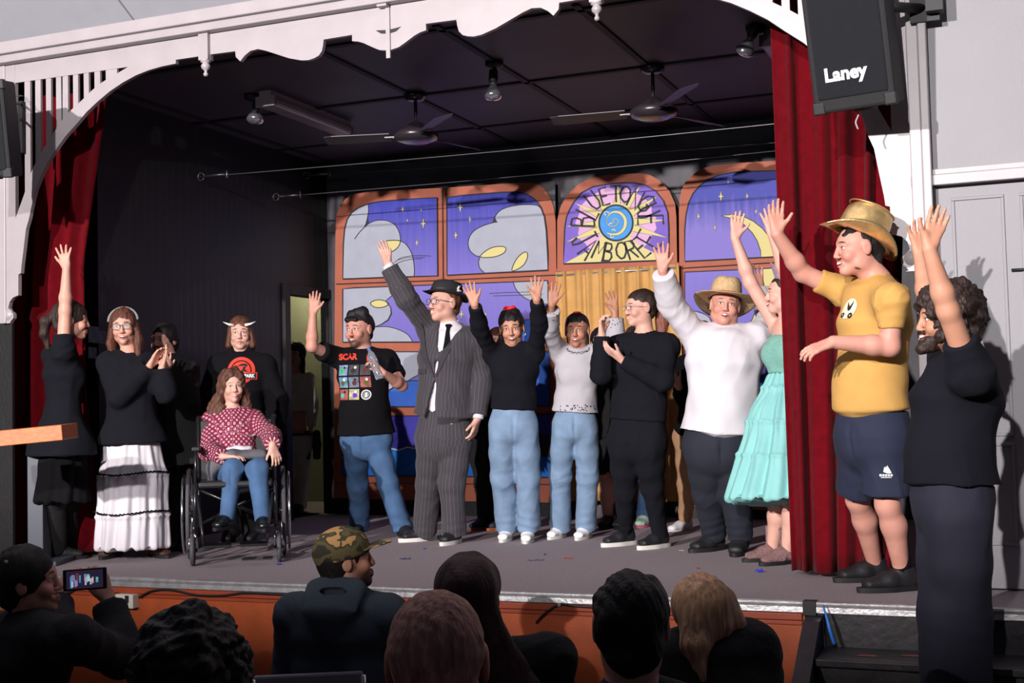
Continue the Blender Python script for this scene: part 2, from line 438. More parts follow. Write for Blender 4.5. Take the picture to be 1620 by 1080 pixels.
def skel(sp):
    """joints of a person from where they stand and how they are posed"""
    class G: pass
    r = G(); s = r.s = sp.get('s', 1.0); z0 = r.z0 = sp.get('z0', ST)
    r.dep = sp['dep'] if 'dep' in sp else depth(onZ(*sp['g'], z0))
    D0 = r.dep
    def frame(phi):
        q = R(phi); F = -CF*math.cos(q)+CR*math.sin(q); return un(UP.cross(F))*1, F
    # anatomical left of someone facing F is UP x F
    phi = sp.get('phi', 0); r.Sp, r.Fp = frame(phi); r.Sc, r.Fc = frame(sp.get('cphi', phi))
    r.Pv = atd(*sp['pel'], D0+sp.get('pd', 0)); r.N = atd(*sp['neck'], D0+sp.get('nd', 0))
    r.spine = un(r.N-r.Pv)
    sw = sp.get('sw', .165)*s; dn = sp.get('sdn', .055)*s
    for side, sg in (('L', 1), ('R', -1)):
        p = r.N+r.Sc*sg*sw-UP*dn
        if 's'+side in sp:
            px = sp['s'+side]; p = atd(px[0], px[1], depth(p)+(px[2] if len(px) > 2 else 0))
        setattr(r, 'S'+side, p)
        if side in sp:
            A = sp[side]; LA, LF = .285*s*sp.get('la', 1), .25*s*sp.get('la', 1)
            def solve(par, px, L, sg_):
                d = ray(px[0], px[1]); d = d/d.dot(CF); o = CAM-par
                a, b, c = d.dot(d), 2*o.dot(d), o.dot(o)-L*L
                disc = b*b-4*a*c
                t = -b/(2*a) if disc < 0 else (-b+(1 if sg_ > 0 else -1)*math.sqrt(disc))/(2*a)
                if abs(sg_) < .01: t = depth(par)
                q = CAM+d*t; ln = (q-par).length
                if ln > L*1.2 or ln < L*.5: print('LIMB', sp['id'], side, px[:2], 'len %.2f want %.2f' % (ln, L))
                return q
            E = solve(p, A['e'], LA, A.get('es', -1)); W = solve(E, A['w'], LF, A.get('ws', -1))
            setattr(r, 'E'+side, E); setattr(r, 'W'+side, W)
            T = solve(W, A['t'], .18*s, A.get('ts', 0)); D = un(T-W)
            pn = A.get('pn', (0, 1, 0)); n = CR*pn[0]-CF*pn[1]+UP*pn[2]; n = un(n-D*n.dot(D))
            th = D.cross(n)*(1 if side == 'R' else -1)
            setattr(r, 'H'+side, (W, D, n, th, A))
        hip = r.Pv+r.Sp*sg*.085*s*sp.get('hw', 1)-UP*.06*s
        setattr(r, 'P'+side, hip)
        if 'legd' in sp:
            kd, ad = sp['legd']; setattr(r, 'K'+side, atd(*sp['k'+side], kd)); A_ = atd(*sp['a'+side], ad); setattr(r, 'A'+side, A_)
        elif 'a'+side in sp:
            gx, gy = sp['f'+side]; ft = onZ(gx, gy, z0); dd = depth(ft)
            ank = atd(*sp['a'+side], dd); setattr(r, 'A'+side, ank); setattr(r, 'F'+side, ft)
            kd = (dd+depth(hip))/2+sp.get('kd', -.03); setattr(r, 'K'+side, atd(*sp['k'+side], kd))
    # head
    hd = r.hd = D0+sp.get('hd', sp.get('nd', 0)); r.H = atd(*sp['head'], hd)
    r.hs = sp['hh']*hd/FPX/.232
    hy, hp, hr = R(sp.get('hy', phi)), R(sp.get('hp', 0)), R(sp.get('hr', 0))
    F = -CF*math.cos(hy)+CR*math.sin(hy); S = UP.cross(F); U = Vector(UP)
    F, U = F*math.cos(hp)+U*math.sin(hp), U*math.cos(hp)-F*math.sin(hp)
    q = Matrix.Rotation(hr, 3, -CF)       # positive roll tips the head to the picture's left
    r.hS, r.hF, r.hU = q @ S, q @ F, q @ U
    r.head = lambda x, y, z: r.H+(r.hS*x+r.hF*y+r.hU*z)*r.hs
    Mh = np.array([r.hS, r.hF, r.hU])
    r.hc = lambda v: ((v-np.array(r.H)) @ Mh.T)/r.hs
    r.hell = lambda c, rad, k=.012, op='u', **kw: ell(r.head(*c), tuple(x*r.hs for x in rad), side=r.hS, up=r.hU, k=k, op=op, **kw)
    r.hcone = lambda a, b, ra, rb, k=.012, op='u', **kw: prim(r.head(*a), r.head(*b), tuple(x*r.hs for x in (ra if isinstance(ra, tuple) else (ra, ra))), tuple(x*r.hs for x in (rb if isinstance(rb, tuple) else (rb, rb))), hint=r.hS, k=k, op=op, **kw)
    r.sp = sp; g = sp.get('build', 'm')
    r.tw = [x*s*sp.get('bw', 1) for x in sp.get('tw', (.165, .140, .155, .150) if g == 'm' else (.170, .120, .135, .130))]
    r.td = [x*s*sp.get('bd', 1) for x in sp.get('td', (.115, .105, .120, .090) if g == 'm' else (.115, .090, .105, .080))]
    return r
TS = [0.0, .36, .72, .92]
def station(r, t, g=0):
    w = float(np.interp(t, TS, r.tw)); d = float(np.interp(t, TS, r.td))
    p = r.Pv.lerp(r.N, t)+r.Fp*(.012*math.sin(max(min(t, 1), 0)*math.pi))*r.s
    S = un(r.Sp.lerp(r.Sc, max(0, min(1, t))))
    return p, (w+g, d+g), S
def torso(r, g=0, t0=0.0, t1=.92, k=.05, f0=0, flare=0, n=None, grp=1):
    ts = [t for t in TS if t > t0+.03 and t < t1-.03]; ts = [t0]+ts+[t1]; out = []
    for i in range(len(ts)-1):
        p, ra, S = station(r, ts[i], g+flare*max(0, .35-ts[i])); q, rb, S2 = station(r, ts[i+1], g+flare*max(0, .35-ts[i+1]))
        out.append(prim(p, q, ra, rb, hint=un(S+S2), k=k, f0=f0 if i == 0 else 0, re=min(rb)*.5, grp=grp, v0=(p-r.Pv).length*(1 if ts[i] > 0 else -1)))
    return out
def hand(r, side, thin=1.0):
    W, D, n, th, A = getattr(r, 'H'+side); s = r.s*A.get('hs', 1.0); o = []
    K = .010
    sprd = A.get('spread', 1.0); curl = A.get('curl', .25)
    o.append(prim(W, W+D*.03*s, (.024*s*thin, .017*s), (.030*s, .015*s), hint=th, k=.012))
    for f_, x in ((.030, .011), (.010, .011), (-.010, .011), (-.028, .0105)):   # metacarpals make the palm
        o.append(prim(W+D*.022*s+th*f_*.55*s, W+D*.088*s+th*f_*s, (x*s*1.1, .0125*s), (x*s*1.05, .0105*s), hint=th, k=.014))
    o.append(prim(W+D*.022*s+th*.020*s+n*.004*s, W+D*.050*s+th*.032*s+n*.007*s, .015*s, .013*s, k=.012))
    ang0 = (10, 3, -4, -12); L = (.070, .079, .074, .058); off = (.030, .010, -.010, -.028)
    for i in range(4):
        c = curl[i] if isinstance(curl, (list, tuple)) else curl*(1+.12*i)
        b = W+D*(.090-.004*abs(i-1.3))*s+th*off[i]*s; q = R(ang0[i]*sprd*1.15)
        dr = D*math.cos(q)+th*math.sin(q); p = b
        for j, (fl_, rr) in enumerate(((.46, .0092), (.30, .0083), (.24, .0076))):
            a = c*(.55 if j == 0 else .75+.25*j)*(.6+.4*j)
            dr = un(dr*math.cos(a)+n*math.sin(a)*1.0) if a else dr
            e = p+dr*L[i]*fl_*s
            o.append(prim(p, e, rr*s, rr*.93*s, k=.0045 if j else .006)); p = e
    q = R(A.get('thumb', 42)); dr = un(D*math.cos(q)+th*math.sin(q)+n*.25); p = W+D*.040*s+th*.032*s+n*.006*s
    o.append(prim(p, p+dr*.036*s, .0115*s, .0100*s, k=.010)); p = p+dr*.036*s
    dr = un(dr+D*.35+n*A.get('tc', .1)); o.append(prim(p, p+dr*.033*s, .0098*s, .0082*s, k=.004))
    return o
def arm(r, side, ra=.046, re=.040, rf=.041, rw=.026, g=0.0, upto='w', cuff=None, frac=1.0, k=.02, f1=0, grp=2):
    S, E, W = getattr(r, 'S'+side), getattr(r, 'E'+side), getattr(r, 'W'+side); s = r.s
    gr = grp + (0 if side == 'L' else 1)
    hint = un(r.Sc)
    if upto == 'u':
        e = S.lerp(E, frac); return [prim(S, e, ra*s+g, cuff or (ra+(re-ra)*frac)*s+g, hint=hint, k=k, f1=f1, grp=gr)]
    o = [prim(S, E, ra*s+g, re*s+g, hint=hint, k=k, grp=gr)]
    mid = E.lerp(W, .3); L1 = (E-S).length
    end = E.lerp(W, frac)
    o.append(prim(E, mid, re*s+g, rf*s+g, hint=hint, k=k, grp=gr, v0=L1)); o.append(prim(mid, end, rf*s+g, cuff or rw*s+g, hint=hint, k=k, f1=f1, grp=gr, v0=L1+(mid-E).length))
    return o
def head_prims(r, fem=False, jaw=1.0, fat=0.0, nose=1.0):
    h = r.hell; c = r.hcone; o = []
    o.append(h((0,-.014,.034), (.077,.096,.083), k=.02))
    o.append(c((0,.012,.020), (0,.038,-.068), (.067+fat*.5,.074), (.043*jaw+fat,.042), k=.03))
    o.append(h((0,.062,-.094), (.024*jaw+fat*.5,.024,.020), k=.022))
    for x in (-1, 1):
        o.append(h((x*(.047+fat*.6)*jaw,.008,-.058), (.022+fat,.036,.032), k=.03))
        o.append(h((x*.036,.060,-.030), (.026+fat*.6,.026,.026), k=.02))
        o.append(h((x*.031,.104,.006), (.019,.018,.012), k=.014, op='s'))
        o.append(h((x*.031,.072,.005), (.0145,.0145,.0125), k=.004))
        o.append(c((x*.014,.080,.026), (x*.044,.066,.027), .013, .010, k=.014))
    o.append(c((0,.086,.014), (0,.101*nose,-.029), (.008,.010), (.0115,.0115), k=.012))
    for x in (-1, 1):
        o.append(h((x*.011,.093,-.034), (.008,.009,.007), k=.007))
        o.append(c((x*.020,.078,-.060), (0,.089,-.057), .0055, .0075, k=.008)); o.append(c((x*.018,.078,-.066), (0,.087,-.070), .006, .0085, k=.008))
        e = h((x*.081,-.008,.000), (.008,.021,.033), k=.008); o.append(e)
        o.append(h((x*.093,-.002,.000), (.006,.011,.018), k=.006, op='s'))
    return o
def neck_prims(r, rn=.052):
    a = r.head(0, -.022, -.055); return [prim(a, r.N+r.Fc*-.005, (rn*r.hs, rn*r.hs), (rn*r.s*1.12, rn*r.s*1.05), hint=r.hS, k=.03)]
def leg_prims(r, side, g=0, upto=1.0):
    P, K_, A = getattr(r, 'P'+side), getattr(r, 'K'+side), getattr(r, 'A'+side); s = r.s
    calf = K_.lerp(A, .32)-r.Fp*.012
    return [prim(P, K_, .078*s+g, .054*s+g, hint=r.Sp, k=.03), prim(K_, calf, .053*s+g, .056*s+g, hint=r.Sp, k=.03), prim(calf, A, .056*s+g, .036*s+g, hint=r.Sp, k=.03), prim(A, A-UP*.03, .036*s, .036*s, k=.02)]
def body(r, m, label, cat='person', group=None, h=.0046, legs='', arms='LR', fem=False, rn=None, armk={}, extra=None, **hk):
    hk.setdefault('jaw', .88 if fem else 1.0)
    P = head_prims(r, fem, **hk)+neck_prims(r, rn or (.046 if fem else .054))
    P += torso(r, g=-.022*r.s)
    for q in arms:
        S = getattr(r, 'S'+q); P.append(prim(station(r, .86)[0], S, .055*r.s, .046*r.s, k=.04))
        P.append(prim(S, r.N, .040*r.s, .042*r.s, k=.04))
        P += arm(r, q, **armk)+hand(r, q)
    for q in legs: P += leg_prims(r, q)
    if extra: P += extra
    org = r.Pv.copy(); org.z = r.z0
    o = sdf_obj('person', P, h, m, loc=org, relax=1, attrs={'hc': r.hc})
    tag(o, label, cat, group); r.o = o
    return o
def top(r, m, hem, g=.014, sleeve='l', name='shirt', neck=.0, h=.0075, disp=(.0035, 22), cuff=None, frac=.97, flare=0.0, bust=0, belly=0, sl=.012, seed=1, arms='LR', t1=.93, armr=(.050,.046,.045,.036), extra=None, cut=None, shr=.054, subs=None, smooth=1):
    s = r.s
    zh = atd(r.sp['pel'][0], hem, depth(r.Pv)).z; t0 = (zh-r.Pv.z)/(r.N.z-r.Pv.z)
    P = torso(r, g=g, t0=t0, t1=t1, f0=1, flare=flare)
    for q in arms:
        S = getattr(r, 'S'+q)
        P.append(prim(station(r, .80)[0], S, (.07*s+g, .07*s+g), (shr*s+g*.6, shr*s+g*.6), hint=r.Sc, k=.05))
        P.append(prim(S, r.N-UP*.004, shr*s*.78+g*.5, .050*s+g*.3, hint=r.Sc, k=.05))
        if sleeve == 'l': P += arm(r, q, ra=armr[0], re=armr[1], rf=armr[2], rw=armr[3], g=sl, frac=frac, cuff=cuff, f1=1, k=.035)
        elif sleeve == 's': P += arm(r, q, ra=armr[0]+.006, re=armr[1]+.01, g=sl+.003, upto='u', frac=frac, f1=1, k=.04, cuff=cuff)
    if bust:
        for x in (-1, 1): P.append(ell(station(r, .66)[0]+r.Sc*x*.062*s+r.Fc*(r.td[2]*.72), (.062*s, .048*s*bust, .058*s), side=r.Sc, k=.05))
    if belly: P.append(ell(station(r, .30)[0]+r.Fp*.05*s, (.15*s, (.10+belly)*s, .17*s), side=r.Sp, k=.08))
    if neck: P.append(prim(r.N, r.N+(r.head(0,-.02,-.06)-r.N)*neck, .062*s, .056*s, k=.02, f1=1))
    else:    # open neckline
        P.append(prim(r.N+UP*.03*s+r.Fc*.01, r.N+UP*.10*s, (.066*s, .062*s), (.075*s, .075*s), hint=r.Sc, k=.008, op='s'))
    if extra: P += extra
    if subs: P += subs
    D = []
    def base(v, pc):
        a = disp[0]; o = a*1.2*ridge(v, disp[1]*.62, seed, st=(1, 1, .5))+a*.7*ridge(v, disp[1]*1.5, seed+2, st=(1, 1, .4))+a*.55*wav(v, disp[1]*2.0, seed+7, st=(1, 1, .8))
        arm_ = pc[:, 2] >= 2
        o = o*np.where(arm_, .5, 1)+np.where(arm_, min(a*.8, .0028)*(.5-np.abs(np.sin(pc[:, 1]*34+2.2*wav(v, 13, seed+4)))), 0)
        return o
    if disp: D = [base]
    def elb(v, pc):     # creases bunch at the elbows and armpits
        out = np.zeros(len(v))
        for q in arms:
            for J, rad in ((getattr(r, 'E'+q, None), .11), (getattr(r, 'S'+q), .13)):
                if J is None: continue
                d = np.linalg.norm(v-np.array(J), axis=1)/rad; out += np.exp(-d*d*1.3)*.0070*ridge(v, 40, seed+3)
        return out
    D.append(elb)
    return sdf_obj(name, P, h, m, parent=r.o, disp=D, cut=cut, relax=smooth)
def trousers(r, m, name='trousers', waist=.12, g=.012, rt=.095, rk=.078, rh=.075, end=1.0, h=.0078, seed=5, disp=(.0035, 20), bunch=.006, legs='LR', hd=None, up=None, short=None, wt=None):
    s = r.s; p0, r0, S0 = station(r, waist, g); p1, r1, _ = station(r, 0, g); p2 = r.Pv-UP*.030*s
    wt = wt or 1.0
    P = [prim(p1, p0, r1, (r0[0]*wt, r0[1]*wt), hint=r.Sp, k=.04, f1=1, grp=1), prim(p2, p1, (r1[0]*.97, r1[1]*.95), r1, hint=r.Sp, k=.05, grp=1)]
    for q in legs:
        a, k_, e = getattr(r, 'P'+q), getattr(r, 'K'+q), getattr(r, 'A'+q)
        e = k_.lerp(e, end) if short is None else e
        gr = 2 if q == 'L' else 3
        if short is not None:
            P.append(prim(a, a.lerp(k_, short), rt*s, rh*s, hint=r.Sp, k=.03, f1=1, grp=gr)); continue
        m_ = a.lerp(k_, .45)
        P.append(prim(a, m_, (rt*s, rt*1.08*s), ((rt*.55+rk*.45)*s, (rt*.6+rk*.4)*s), hint=r.Sp, k=.018, grp=gr))
        P.append(prim(m_, k_, ((rt*.55+rk*.45)*s, (rt*.6+rk*.4)*s), rk*s, hint=r.Sp, k=.03, grp=gr, v0=(m_-a).length))
        P.append(prim(k_, e, (rk*s, rk*s), (rh*s, (hd or rh*1.1)*s), hint=r.Sp, k=.03, f1=1, grp=gr, v0=(k_-a).length))
    AN = [getattr(r, 'A'+q) for q in legs if hasattr(r, 'A'+q)]; KN = [getattr(r, 'K'+q) for q in legs]
    def fold(v, pc):
        o = np.zeros(len(v))
        for A in AN:
            dz = np.clip((v[:, 2]-A.z)/.20, -1, 1); o += bunch*.5*np.exp(-((v[:, 0]-A.x)**2+(v[:, 1]-A.y)**2)/.03)*np.exp(-dz*dz*3)*np.sin(v[:, 2]*110+4*wav(v, 9, seed))*(.5+.5*wav(v, 14, seed+1))
        for K_ in KN:
            d = np.linalg.norm(v-np.array(K_), axis=1)/.12; o += np.exp(-d*d)*.006*ridge(v, 34, seed+2, st=(.7, .7, 1.4))
        return o
    D = [lambda v, pc: disp[0]*1.3*ridge(v, disp[1]*.6, seed, st=(1, 1, .22))+disp[0]*.9*ridge(v, disp[1]*1.7, seed+9, st=(1, 1, .3)), (disp[0]*.5, disp[1]*2.2, seed+1, (1, 1, .6)), fold, lambda v, pc: -.010*np.exp(-(((v-np.array(r.Pv)) @ np.array(r.Sp))/.012)**2)*np.clip(1-np.abs(v[:, 2]-(r.Pv.z-.03))/.12, 0, 1)]
    return sdf_obj(name, P, h, m, parent=r.o, disp=D)
def skirt(r, m, name='skirt', t0=.1, zb=.1, wb=.27, db=.22, wtop=None, n=18, pleat=.008, tiers=None, h=.0085, seed=3, shift=(0, 0), trim=None, mid=None):
    s = r.s; a, ra, S = station(r, t0, .012); b = Vector((r.Pv.x, r.Pv.y, r.z0+zb))+r.Sp*shift[0]+r.Fp*shift[1]
    if wtop: ra = wtop
    L = (b-a).length
    mm = mid or (ra[0]*.55+wb*.45, ra[1]*.55+db*.45)
    c = a.lerp(b, .42)
    P = [prim(a, c, ra, mm, hint=r.Sp, k=.05, f0=1, grp=1), prim(c, b, mm, (wb, db), hint=r.Sp, k=.04, f1=1, grp=1, v0=(c-a).length)]
    ax = np.array(a)
    def pl(v, pc):
        d = v-ax; x = d @ np.array(r.Sp); y = d @ np.array(r.Fp); th = np.arctan2(x, y); dn = np.clip(-d[:, 2]/L, 0, 1)
        o = pleat*(.35+dn)*(np.sin(th*n+1.5*np.sin(dn*3+seed))+.5*np.sin(th*(n*1.9)+seed+dn*4))
        for t_ in (tiers or []):
            e = (dn-t_)/.016; o += .010*np.exp(-e*e); q = np.clip((dn-t_)/.12, 0, 1); o += np.where(dn > t_, .004*np.sin(th*n*2.6+t_*30)*(1-q), 0)
        return o
    return sdf_obj(name, P, h, m, parent=r.o, disp=[pl])
def shoe(r, side, yaw, m, msole, L=.27, name='shoe', high=.0, label=None, solet=.022, wid=1.0, white=None):
    """a shoe lying under the ankle, toe pointing to yaw (0 = towards the camera, + = picture right)"""
    A = getattr(r, 'A'+side); q = R(yaw); F = -CF*math.cos(q)+CR*math.sin(q); S = UP.cross(F); z0 = r.z0
    B = Vector((A.x, A.y, z0)); s = L/.27; u = solet
    P = [prim(B-F*.035*s+UP*(u+.028), B+F*.06*s+UP*(u+.030), (.036*s*wid, .045*s), (.043*s*wid, .038*s), hint=S, k=.03),
         prim(B+F*.06*s+UP*(u+.022), B+F*.155*s+UP*(u+.014), (.045*s*wid, .036*s), (.040*s*wid, .024*s), hint=S, k=.03),
         prim(B-F*.012+UP*(u+.03), B-F*.010+UP*(u+.085+high), (.038*s, .048*s), (.042*s, .050*s), hint=S, k=.02, f1=1)]
    P[0].A = P[0].A; o = sdf_obj(name, P, .0062, m, parent=r.o, cut=[((0, 0, -1), -(z0+u*.8))], relax=1)
    if label: o['label'] = label
    b = MB(); n = 28; ring = []
    for i in range(n):
        t = 2*math.pi*i/n; y = math.cos(t); x = math.sin(t)
        fy = .055*s+y*.150*s; wv = (.046 if y > 0 else .039)*s*wid*(1.05-.12*abs(y))
        ring.append(B+F*fy+S*x*wv)
    vs = [p+UP*.001 for p in ring]+[p+(p-B-F*.05)*.02+UP*u for p in ring]
    b.add(vs, [(i, (i+1) % n, n+(i+1) % n, n+i) for i in range(n)], msole, True)
    b.add(vs[:n], [tuple(range(n))[::-1]], msole); b.add(vs[n:], [tuple(range(n))], msole)
    b.build('sole', o)
    return o
def tubes(parent, name, paths, m, n=8):
    b = MB()
    for pts, rad in paths: b.tube(pts, rad, m, n=n)
    return b.build(name, parent)
def glasses(r, m, mg, rw=.024, rh=.018, y=.104, z=.003, thick=.0017, shape=.75):
    b = MB()
    for x in (-1, 1):
        ring = []
        for i in range(20):
            t = 2*math.pi*i/20; cx, cz = math.cos(t), math.sin(t)
            px = x*.032+rw*math.copysign(abs(cx)**shape, cx); pz = z+rh*math.copysign(abs(cz)**shape, cz)
            ring.append(r.head(px, y-.18*max(0, abs(px)-.03), pz))
        b.tube(ring, thick*r.hs, m, n=6, closed=True)
        b.tube([r.head(x*.055, y-.004, z+.008), r.head(x*.074, y-.02, z+.008), r.head(x*.088, .0, z+.002)], thick*.9*r.hs, m, n=6)
    b.tube([r.head(-.009, y, z+.006), r.head(0, y+.003, z+.008), r.head(.009, y, z+.006)], thick*r.hs, m, n=6)
    g = b.build('glasses', r.o)
    l = MB()
    for x in (-1, 1):
        pts = [r.head(x*.032+rw*math.copysign(abs(math.cos(t))**shape, math.cos(t)), y-.002, z+rh*math.copysign(abs(math.sin(t))**shape, math.sin(t))) for t in [2*math.pi*i/20 for i in range(20)]]
        l.poly(pts, r.hF, .001, mg)
    l.build('lens', g)
    return g
def hair_disp(seed, amp=.0035, freq=120, st=(1, 1, .22), lump=.006):
    return [(amp, freq, seed, st), (lump, 26, seed+5, (1, 1, .6))]
def hairmat(name, col, rough=.58, stretch=(1, 1, .12)):
    return mat(name, col, rough=rough, spec=.35, var=.45, vscale=90, stretch=stretch, bump=.5, bscale=160)
def hair(r, m, style='short', seed=1, name='hair', h=.0052, vol=.010, front=.045, extra=None, disp=None, back=0.0, low=-.03, part=None):
    """scalp hair; the face is cut free. front = hairline height above eye level"""
    P = [r.hell((0,-.020,.040), (.077+vol,.096+vol,.083+vol), k=.015)]
    P.append(r.hcone((0,-.045,.02), (0,-.060,low), (.072+vol,.055+vol), (.055+vol,.040+vol), k=.02))
    P += [r.hcone(*e[:4], **(e[4] if len(e) > 4 else {})) for e in (extra or []) if e[0] is not None]
    P.append(r.hell((0,.115,front-.085), (.078,.072,.085), k=.010, op='s'))
    for x in (-1, 1): P.append(r.hell((x*.085,.010,-.01), (.03,.026,.038), k=.008, op='s')) if style == 'short' else None
    P = [p for p in P if p is not None]
    return sdf_obj(name, P, h, m, parent=r.o, disp=disp or hair_disp(seed), relax=1)
# ------------------------------------------------------------------ the place
YE, YP, YB, XL, XR, ZC = 6.07, 6.64, 10.30, -6.0, 0.45, 3.97
def st(o): o['kind'] = 'structure'; return o
M_blk = mat('black_paint', lin(18,16,19), .62, var=.25, vscale=5, bump=.25, bscale=40)
def grooved(name, col, period=.085, axis=0):
    m = mat(name, col, .55, var=.3, vscale=4, bump=0)
    nt, b = nodes(m); g = nt.nodes.new('ShaderNodeNewGeometry'); s = nt.nodes.new('ShaderNodeSeparateXYZ'); nt.links.new(g.outputs['Position'], s.inputs[0])
    d = nt.nodes.new('ShaderNodeMath'); d.operation = 'DIVIDE'; d.inputs[1].default_value = period; nt.links.new(s.outputs[axis], d.inputs[0])
    f = nt.nodes.new('ShaderNodeMath'); f.operation = 'FRACT'; nt.links.new(d.outputs[0], f.inputs[0])
    r = nt.nodes.new('ShaderNodeMath'); r.operation = 'GREATER_THAN'; r.inputs[1].default_value = .1; nt.links.new(f.outputs[0], r.inputs[0])
    bp = nt.nodes.new('ShaderNodeBump'); bp.inputs['Strength'].default_value = 1; bp.inputs['Distance'].default_value = .006; nt.links.new(r.outputs[0], bp.inputs['Height']); nt.links.new(bp.outputs[0], b.inputs['Normal'])
    return m
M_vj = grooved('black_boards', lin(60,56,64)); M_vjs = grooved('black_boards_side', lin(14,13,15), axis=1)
M_ceil = mat('stage_ceiling_paint', lin(68,63,72), .6, var=.12, vscale=3, bump=.15)
M_white = mat('cream_paint', lin(160,152,155), .42, var=.05, vscale=6, bump=.12, bscale=12, spec=.5)
M_wall = mat('hall_wall_paint', lin(130,128,133), .55, var=.03, vscale=3, bump=.08)
M_hceil = mat('hall_ceiling_paint', lin(168,168,176), .8, var=.03, bump=.05)
M_seam = mat('panel_seam', lin(120,118,124), .8)
M_carpet = mat('stage_carpet', lin(148,135,140), .95, var=.12, vscale=60, bump=.5, bscale=300)
M_orange = mat('orange_brown_board', lin(172,78,36), .5, var=.16, vscale=7, bump=.12, bscale=120)
M_rail = mat('red_brown_timber', lin(150,62,34), .45, var=.1)
M_alu = mat('worn_aluminium', lin(190,188,190), .38, metal=.75, var=.2, vscale=20, bump=.2, bscale=50)
M_black = mat('matt_black', lin(22,21,24), .6)
M_step = mat('black_step_paint', lin(40,36,42), .5, var=.35, vscale=10, bump=.3, bscale=30)
M_hfloor = mat('hall_floor_timber', lin(84,58,40), .45, var=.2, vscale=3)
zb = lambda: None
# stage floor and front
b = MB(); b.box((-7.4, YE, ST-.05), (2.6, YP+.02, ST), M_carpet); b.box((-7.4, YP+.02, ST-.05), (XR, YB, ST), M_carpet); st(b.build('floor_stage'))
b = MB(); b.box((-11, -3, -.05), (5, YE+.3, 0), M_hfloor); st(b.build('floor_hall'))
XG = onY(1272, 960, YE).x
b = MB(); b.box((-7.4, YE+.012, 0), (XG, YE+.06, ST-.05), M_orange); st(b.build('wall_stage_front'))
b = MB(); b.box((-7.4, YE-.004, ST-.085), (XG-.01, YE+.03, ST-.052), M_rail); b.box((-7.4, YE+.002, ST-.108), (XG-.01, YE+.02, ST-.088), M_rail); st(b.build('trim_1', bevel=.004))
def nosing(x0, x1, nm):
    b = MB(); prof = [(-.03,.004),(-.012,.006),(.002,.002),(.006,-.006),(.004,-.02),(.006,-.045),(.0,-.048),(-.03,-.002)]
    vs = []
    for X in (x0, x1):
        for y, z in prof: vs.append((X, YE-y-.004, ST+z))
    n = len(prof); b.add(vs, [(i, (i+1) % n, n+(i+1) % n, n+i) for i in range(n)]+[tuple(range(n))[::-1], tuple(range(n, 2*n))], M_alu)
    st(b.build(nm))
nosing(-7.4, XG, 'trim_2'); nosing(onY(1290,960,YE).x, .55, 'trim_3')
b = MB(); b.box((XG-.005, YE-.012, ST-.06), (onY(1290,960,YE).x+.005, YE+.05, ST+.007), M_black); st(b.build('trim_4', bevel=.003))
# steps
sx0, sx1 = XG+.01, .55
b = MB()
for i, (z, y0) in enumerate(((.55, YE-.30), (.35, YE-.62), (.15, YE-.94))):
    b.box((sx0+.08, y0, z-.035), (sx1, YE+.02, z), M_step); b.box((sx0+.08, y0+.03, 0), (sx1, y0+.05, z-.035), M_step)
b.box((sx0+.08, YE+.01, .5), (sx1, YE+.03, ST-.04), M_step)
stp = b.build('stair', loc=(sx0, YE-.5, 0), bevel=.006); tag(stp, 'short black painted timber stair leading up to the stage edge', 'stairs')
b = MB(); P = [(sx0, YE-1.0, 0), (sx0, YE+.01, 0), (sx0, YE+.01, ST-.06), (sx0, YE-.10, ST-.07), (sx0, YE-1.0, .14)]
b.poly(P, (-1,0,0), .075, M_step); b.build('stringer', stp)
M_worn = mat('worn_tan_timber', lin(150,84,60), .6)
for (px, dx) in ((1372,.10),(1440,.09),(1487,.06)):
    p = onZ(px, 1037, .551); b = MB(); b.add([p+Vector((-dx/2,-.015,.001)), p+Vector((dx/2,-.012,.001)), p+Vector((dx*.3,.02,.001)), p+Vector((-dx*.3,.018,.001))], [(0,1,2,3)], M_worn); b.build('worn_patch', stp)

b = MB(); M_blue = mat('blue_plastic', lin(40,110,200), .4)
p = onY(1305, 1000, YE-.02)+Vector((.02,-.03,.02)); b.tube(spl([p+Vector((-.02,0,.11)), p+Vector((.0,-.02,.05)), p+Vector((.015,-.03,-.01)), p+Vector((.03,-.03,-.06))], 5), [.003+.006*min(i/8,1) for i in range(16)], M_blue, n=8)
tag(b.build('rag', loc=p), 'small bright blue rag tucked at the corner of the black stair', 'cloth')
# proscenium wall, jambs and beams
XJR, XJL = onY(1456, 500, YP).x, -6.42
zt = onY(13, 80, YP).z
dx0, dx1, dzt = onY(1484,500,YP).x, 0.62, onY(1600,286,YP).z
b = MB(); b.box((XJR, YP, ST), (dx0, YP+.14, 4.9), M_wall); b.box((dx0, YP, dzt), (dx1, YP+.14, 4.9), M_wall); b.box((dx1, YP, 0), (3.2, YP+.14, 4.9), M_wall); b.box((XG,YP,0),(3.2,YP+.14,ST-.05),M_black)
st(b.build('wall_right'))
b = MB(); b.box((-9.5, YP, 0), (XJL, YP+.14, 4.9), M_wall); st(b.build('wall_left'))
b = MB(); b.box((XJL, YP+.005, zt-.02), (XJR, YP+.14, 4.9), M_blk); st(b.build('wall_above_arch'))
